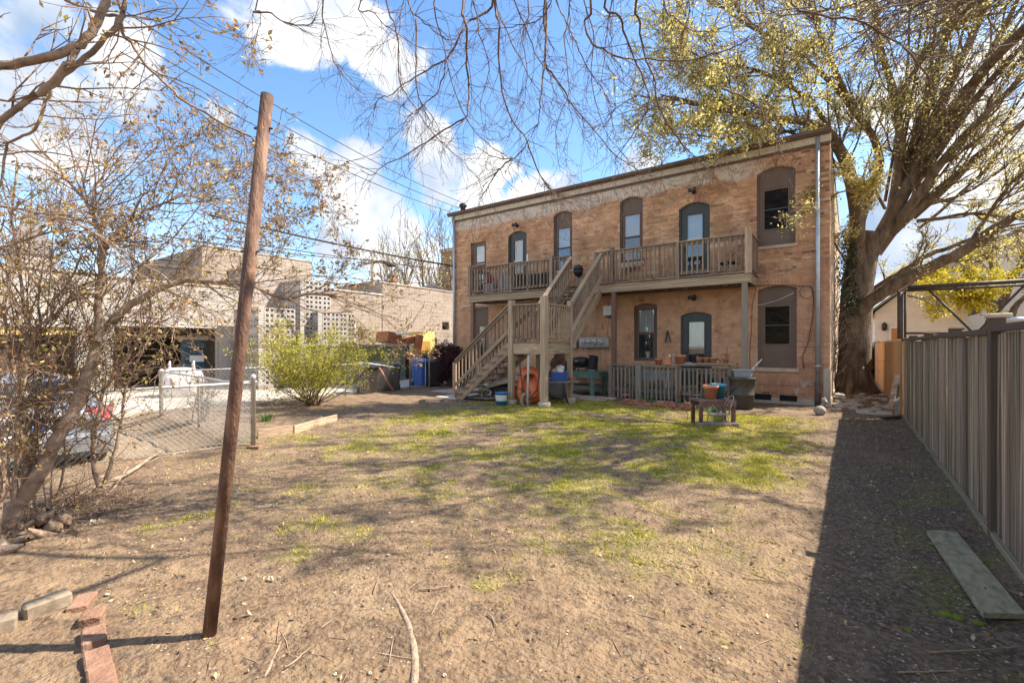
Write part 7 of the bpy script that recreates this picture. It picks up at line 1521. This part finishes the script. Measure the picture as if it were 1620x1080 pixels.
def left_tree():
    rr = random.Random(9); T = Tubes(); W = Tubes(); Lv = []
    K = dict(wob=.17, up=.02, rmin=.0017, leaf=1, clus=2, lsp=.018, kids=(2, 5), ang=.75, ratio=.55, leaflv=0)
    S = [ # course, d0, d1, r0, r1, n, length
     ([(-6, 862), (20, 812), (41, 781), (67, 741), (88, 697), (123, 640), (144, 577), (158, 531), (183, 500), (218, 475), (267, 450), (302, 443), (345, 446), (385, 448), (401, 452), (445, 471), (484, 466), (515, 465), (541, 471), (570, 485)], 3.9, 4.7, .078, .006, 44, .75),
     ([(155, 540), (155, 500), (157, 460), (163, 415), (158, 370), (148, 345), (140, 327), (126, 307), (86, 258), (50, 220)], 4.15, 4.2, .040, .008, 30, .8),
     ([(160, 395), (187, 365), (207, 348), (230, 333), (258, 322), (299, 310), (350, 330)], 4.2, 4.5, .024, .004, 16, .6),
     ([(143, 335), (150, 295), (161, 281), (169, 261), (190, 230)], 4.2, 4.3, .014, .004, 8, .6),
     ([(158, 405), (185, 380), (215, 370), (220, 350)], 4.2, 4.2, .016, .006, 6, .5),
     ([(158, 770), (150, 740), (148, 704), (155, 661), (165, 619), (190, 580), (218, 538), (235, 500), (240, 450)], 4.7, 4.9, .030, .008, 22, .6),
     ([(165, 765), (178, 725), (190, 679), (197, 623), (211, 587), (229, 545), (250, 510), (275, 480)], 4.75, 5.0, .022, .007, 18, .6),
     ([(-20, 395), (0, 393), (57, 373), (95, 365), (143, 363), (180, 350)], 3.6, 3.8, .014, .004, 12, .6), ([(-20, 322), (0, 326), (57, 335), (115, 350), (172, 382), (215, 411), (273, 448), (320, 500)], 3.0, 3.3, .011, .003, 16, .6),
     ([(30, 600), (57, 523), (80, 503), (83, 477), (109, 445), (130, 400)], 4.0, 4.1, .022, .007, 12, .6),
     ([(10, 860), (25, 760), (30, 650), (45, 550), (35, 450), (20, 350), (28, 250)], 3.9, 4.1, .024, .008, 30, .7), ([(0, 850), (45, 740), (60, 640), (66, 560), (60, 480), (72, 400)], 4.1, 4.3, .016, .006, 24, .6), ([(20, 840), (38, 760), (58, 700), (50, 620), (20, 540), (0, 480)], 4.0, 4.1, .018, .006, 20, .6),
     ([(-5, 850), (5, 740), (-5, 640), (10, 540), (5, 440)], 3.8, 3.9, .02, .008, 20, .7), ([(230, 450), (290, 470), (340, 520), (352, 545), (330, 520)], 4.3, 4.4, .006, .002, 6, .4), ([(60, 840), (95, 770), (103, 700), (99, 630), (110, 560)], 4.2, 4.3, .012, .004, 14, .5),
     ([(190, 500), (210, 450), (245, 400), (290, 360), (330, 300), (350, 250)], 4.2, 4.6, .010, .003, 16, .6), ([(302, 443), (340, 400), (380, 380), (420, 330), (440, 290)], 4.4, 4.8, .008, .002, 16, .5), ([(401, 452), (430, 420), (455, 380), (470, 340)], 4.6, 4.9, .006, .002, 12, .45), ([(484, 466), (540, 440), (590, 430), (640, 470)], 4.7, 5.0, .005, .0015, 12, .35), ([(515, 465), (560, 500), (600, 540), (650, 545)], 4.7, 5.0, .005, .0015, 10, .3),
     # upper left: darker nearer limbs
     ([(-20, 105), (0, 104), (55, 94), (111, 80), (133, 64), (150, 44), (167, 6), (175, -40)], 2.6, 2.7, .024, .022, 5, .5),
     ([(-20, 210), (0, 194), (42, 158), (78, 140), (111, 110), (133, 92), (167, 58), (189, 33), (200, 0), (205, -40)], 2.7, 2.8, .018, .014, 6, .5), ([(60, 150), (90, 120), (112, 98), (122, 80)], 2.65, 2.65, .014, .014, 2, .4),
     ([(185, -40), (189, 0), (194, 50), (211, 75), (233, 103), (258, 128), (283, 153), (311, 172), (347, 192), (386, 212), (411, 225), (440, 245)], 2.8, 3.0, .013, .005, 9, .45),
     ([(386, 212), (390, 236), (391, 264), (388, 300), (384, 330)], 3.0, 3.1, .006, .002, 6, .35), ([(103, 0), (139, 14), (167, 24), (189, 26)], 2.8, 2.8, .010, .009, 2, .4), ([(80, 144), (69, 172), (55, 205), (28, 219), (8, 236), (0, 290), (-20, 320)], 2.7, 2.8, .010, .006, 7, .4),
     ([(67, 182), (100, 186), (150, 187), (216, 181)], 2.9, 3.0, .005, .002, 5, .3), ([(-20, 158), (30, 157), (70, 130)], 2.7, 2.7, .007, .005, 2, .3), ([(-10, 245), (60, 240), (115, 248), (180, 262), (260, 250), (310, 250)], 3.3, 3.5, .007, .002, 10, .4),
     ([(215, -20), (225, 30), (228, 80), (228, 110), (212, 150), (200, 180)], 3.2, 3.3, .005, .002, 8, .3), ([(275, 0), (280, 15), (262, 28), (235, 30), (200, 26)], 3.0, 3.0, .004, .003, 4, .3), ([(300, -10), (330, 20), (350, 45), (372, 62), (395, 80)], 3.0, 3.1, .003, .0015, 8, .18),
     ([(230, 25), (262, 45), (285, 60), (300, 75)], 3.0, 3.0, .003, .0015, 6, .2), ([(390, 265), (430, 250), (460, 270), (500, 290), (520, 330)], 4.2, 4.4, .005, .0015, 12, .35), ([(388, 300), (420, 330), (455, 345), (490, 330)], 4.2, 4.3, .004, .0015, 10, .35), ([(384, 330), (380, 380), (400, 400), (420, 440)], 4.0, 4.1, .004, .0015, 6, .3),
     ([(300, 310), (340, 290), (375, 270), (410, 290), (440, 310)], 4.4, 4.6, .005, .002, 12, .4), ([(250, 330), (290, 280), (310, 230), (320, 200)], 4.3, 4.4, .005, .002, 12, .4),
    ]
    for i in range(9):
        x0 = rr.uniform(-30, 90); x3 = x0 + rr.uniform(-50, 150); y3 = rr.uniform(250, 560)
        S.append(([(x0, rr.uniform(790, 850)), (x0 + rr.uniform(-15, 30), 700), (x0 * .5 + x3 * .5 + rr.uniform(-20, 20), 590), (x3, y3)], rr.uniform(3.9, 4.6), rr.uniform(4.0, 5.0), rr.uniform(.006, .012), .003, 8, .5))
    for px, d0, d1, r0, r1, num, ln in S:
        path = stroke(T, px, d0, d1, r0, r1, 9 if r0 > .03 else 6, jit=.004 if r0 < .03 else .006, power=.62); spawn(W, path, int(num * 1.35), ln, .007, 2 if num > 9 else 1, K, Lv, rr, .12)
    # trunk foot: gnarled stump wood and dead prunings
    f = gp(20, 850)
    for i in range(22):
        a = rr.uniform(0, 6.28); c = f + Vector((rr.gauss(0, .16), rr.gauss(0, .16), -.03)); T.add([c, c + Vector((math.cos(a) * .1, math.sin(a) * .1, .06)), c + Vector((math.cos(a) * .25, math.sin(a) * .25, rr.uniform(.02, .2)))], [rr.uniform(.03, .06), rr.uniform(.03, .05), .01], 7)
    leaves = [q for q in Lv if rr.random() < .85]
    print('left leaves', len(leaves))
    bk = mat('crab_bark', [(.14, .09, .06), (.31, .22, .155), (.44, .34, .25)], scale=7, rough=.9, bump=.8, bscale=40, spots=[(5, .62, (.09, .065, .05), .06)], bdist=.015)
    tw = mat('crab_twig', [(.17, .10, .065), (.36, .25, .175)], scale=7, rough=.85)
    LM = mat('bud_leaf', [(.34, .17, .06), (.46, .31, .10), (.38, .34, .10)], scale=3, rough=.5, island=.4, trans=.35)
    finish_tree('crabapple_tree', tuple(f), 'tangled multi stemmed tree with small bronze leaves along the left side', T, W, leaves, bk, tw, LM, (.022, .052), .5, 8, -.1)
    # stump debris
    r = empty('tree_stump', gp(75, 845), 'broken rotten stump with dark hollows at the left edge of the yard', 'stump')
    q = MB(); c = gp(75, 845)
    for i in range(16): q.ball(c + Vector((rr.gauss(0, .13), rr.gauss(0, .10), rr.uniform(-.01, .12))), rr.uniform(.03, .075), 8, 6, .35, (1.2, .8, .9))
    q.build('stump_wood', mat('rotten_wood', [(.12, .075, .05), (.27, .18, .12), (.36, .26, .18)], scale=18, rough=1, bump=1, bscale=60), r)
    # cut branch lying on the ground and its fellow
    B = Tubes()
    for pts_, r0, lab in (([(78, 816), (110, 796), (150, 772), (185, 762), (215, 748), (240, 730), (256, 712)], .032, 'long cut branch with a sawn stub lying across the left lawn'), ([(95, 805), (140, 782), (170, 770), (205, 766)], .02, 'paler dead branch lying beside the long cut branch'), ([(150, 800), (180, 775), (200, 745), (222, 705)], .012, 'thin dead branch rising from the pile of prunings')):
        P = [gp(x, y) for x, y in pts_]; P = [V3(p.x, p.y, zg(p.x, p.y) + r0 * .6 + .05 * (k / len(P)) * (1 if k > 2 else .5)) for k, p in enumerate(P)]; B = Tubes(); n = len(P) * 3; pp = crom(P, n); B.add(pp, [r0 * (1 - .5 * k / n) for k in range(n + 1)], 8)
        spawn(B, (pp, [r0] * (n + 1)), 7, .30, .008, 1, dict(K, leaf=0), [], rr)
        o = link('fallen_branch', B.mesh('fallen_branch', bk)); tag(o, lab, 'branch')
    B = Tubes(); c = gp(110, 800)
    for i in range(90): a = rr.uniform(-.9, 1.2); p = c + Vector((rr.gauss(0, .28), rr.gauss(0, .25), rr.uniform(.01, .10))); grow(B, p, Vector((math.cos(a), math.sin(a), rr.uniform(-.05, .25))), rr.uniform(.2, .6), .006, 1, dict(K, leaf=0, up=-.02), [], rr)
    o = link('pruning_pile', B.mesh('pruning_pile', tw)); tag(o, 'heap of dry prunings beside the stump', 'prunings', kind='stuff')
left_tree()

def bush(name, px, py, w, h, d, label, cols, nst, K, leafsize, seed, cat='bush', stemc=None, lean=0, twr=.006, cut=None):
    rr = random.Random(seed); T = Tubes(); W = Tubes(); Lv = []; b_ = gp(px, py)
    for i in range(nst):
        a = rr.uniform(0, 6.283); t = rr.uniform(.1, 1) ** .6; q = b_ + Vector((math.cos(a) * w * t + lean * rr.random(), math.sin(a) * w * .8 * t, h * (1.02 - .42 * t * t) * rr.uniform(.8, 1)))
        P = [b_ + Vector((rr.gauss(0, .07), rr.gauss(0, .07), -.03)), b_.lerp(q, .45) + Vector((rr.gauss(0, .08), rr.gauss(0, .08), -.10 * h * t)), q]; pts = crom(P, 7); rad = [.018 * (1 - .8 * k / 7) for k in range(8)]; T.add(pts, rad, 5)
        spawn(W, (pts, rad), rr.randint(5, 8), h * .26, twr, 2, K, Lv, rr, .3)
    lm = mat(name + '_leaf', cols, scale=2.5, rough=.6, island=.3, trans=.35); tw = mat(name + '_stem', stemc or [(.10, .07, .04), (.2, .14, .08)], scale=8)
    return finish_tree(name, tuple(b_), label, T, W, Lv, tw, tw, lm, leafsize, .5, seed, 0, cat)
KB = dict(wob=.2, up=.03, rmin=.003, leaf=3, clus=3, lsp=.05, kids=(2, 4), ang=.6, ratio=.6, leaflv=1)
bush('forsythia_bush', 492, 640, 2.0, 2.2, 13, 'wide airy yellow green bush on the left of the lawn', [(.34, .34, .03), (.54, .50, .05), (.42, .36, .09)], 40, dict(KB, leaf=2, clus=3), (.03, .065), 21)
bush('leafing_shrub', 582, 612, 1.0, 1.55, 16, 'smaller yellow green shrub behind the wide bush near the bins', [(.28, .28, .05), (.4, .36, .1)], 16, dict(KB, leaf=2, clus=3), (.03, .07), 22)
bush('barberry_bush', 712, 611, .85, 1.55, 18, 'dark purple shrub beside the foot of the stairs', [(.05, .012, .018), (.10, .022, .03)], 36, dict(KB, leaf=3, clus=4), (.04, .08), 23)
bush('ground_shrub', 432, 600, .8, 1.3, 18, 'olive green shrub left of the wide yellow bush near the block stack', [(.12, .13, .03), (.2, .18, .05)], 14, dict(KB, leaf=2, clus=3), (.03, .07), 24)
bush('fence_vine', 318, 668, .22, 1.0, 9.4, 'leafless vine climbing the thin post of the chain link fence', [(.3, .2, .08)], 12, dict(KB, leaf=0), (.02, .03), 25, cat='vine')
bush('side_bush', 1378, 600, .45, 1.5, 18, 'dark green shrub in the shade between the big tree and tan fence', [(.03, .05, .012), (.08, .10, .02)], 16, dict(KB, leaf=3, clus=3), (.05, .09), 26)
def yellow_tree():
    rr = random.Random(31); T = Tubes(); W = Tubes(); Lv = []; K = dict(wob=.15, up=.0, rmin=.006, leaf=4, clus=4, lsp=.10, kids=(3, 5), ang=.7, ratio=.55, leaflv=1); d = 21
    for px, r0, r1, num, ln in (([(1566, 560), (1568, 520), (1572, 495), (1560, 478), (1530, 462), (1500, 455), (1470, 450)], .30, .03, 20, 1.3), ([(1570, 500), (1590, 470), (1600, 440), (1620, 420), (1660, 400)], .2, .04, 18, 1.5), ([(1572, 495), (1570, 460), (1568, 420), (1570, 390), (1575, 350)], .12, .02, 8, .9), ([(1560, 478), (1545, 450), (1525, 430), (1495, 425)], .1, .02, 18, 1.2), ([(1590, 470), (1570, 450), (1550, 440), (1530, 400)], .08, .02, 10, 1.0), ([(1600, 500), (1610, 480), (1640, 460), (1680, 450)], .15, .03, 16, 1.3), ([(1500, 455), (1480, 470), (1460, 485)], .04, .01, 6, .7)):
        p = stroke(T, px, d, d - .5, r0, r1, 7); spawn(W, p, num, ln, .03, 2, K, Lv, rr, .35)
    keep = []
    for q in Lv:
        dd = Vector(q) - EYE; f = -dd.x * sn + dd.y * cs; py = HY - FX * dd.z / f
        if rr.random() < (.9 if py > 425 else .12): keep.append(q)
    p = at(1566, 560, d); finish_tree('yellow_tree', (p.x, p.y, 0), 'bright yellow flowering tree behind the right fence and the steel frame', T, W, keep, BARK, TWIG, mat('yellow_leaf', [(.55, .47, .03), (.72, .62, .06)], scale=2, rough=.6, island=.2, trans=.4), (.08, .15), .6, 32)
yellow_tree()
def far_trees():
    rr = random.Random(41)
    for i, (px, top, d, lab) in enumerate(((612, 408, 55, 'bare budding tree far off right of the utility pole'), (640, 402, 60, 'bare tree crown behind the brick chimney'), (668, 400, 52, 'ochre budding tree top above the middle of the tan roof'), (694, 398, 58, 'bare tall tree above the right part of the tan roof'), (712, 392, 48, 'bare thin tree beside the ochre tower'))):
        T = Tubes(); W = Tubes(); Lv = []; b_ = at(px, 548, d); b_.z = 0; h = at(px, top, d).z
        K = dict(wob=.12, up=.06, rmin=.022, leaf=1, clus=1, lsp=.25, kids=(3, 4), ang=.45, ratio=.6, leaflv=0)
        P = [b_, b_ + Vector((.2, 0, h * .5)), b_ + Vector((0, 0, h * .9))]; pts = crom(P, 8); rad = [.3 * (1 - .8 * k / 8) for k in range(9)]; T.add(pts, rad, 6); spawn(W, (pts, rad), 12, h * .38, .10, 2, K, Lv, rr, .3, 1, (0, 0, .7))
        finish_tree('bare_tree', tuple(b_), lab, T, W, Lv, TWIG, TWIG, MATS['maple_leaf'], (.15, .28), .7, 50 + i)
far_trees()
print('objects', len(bpy.data.objects), 'polys', sum(len(o.data.polygons) for o in bpy.data.objects if o.type == 'MESH'))
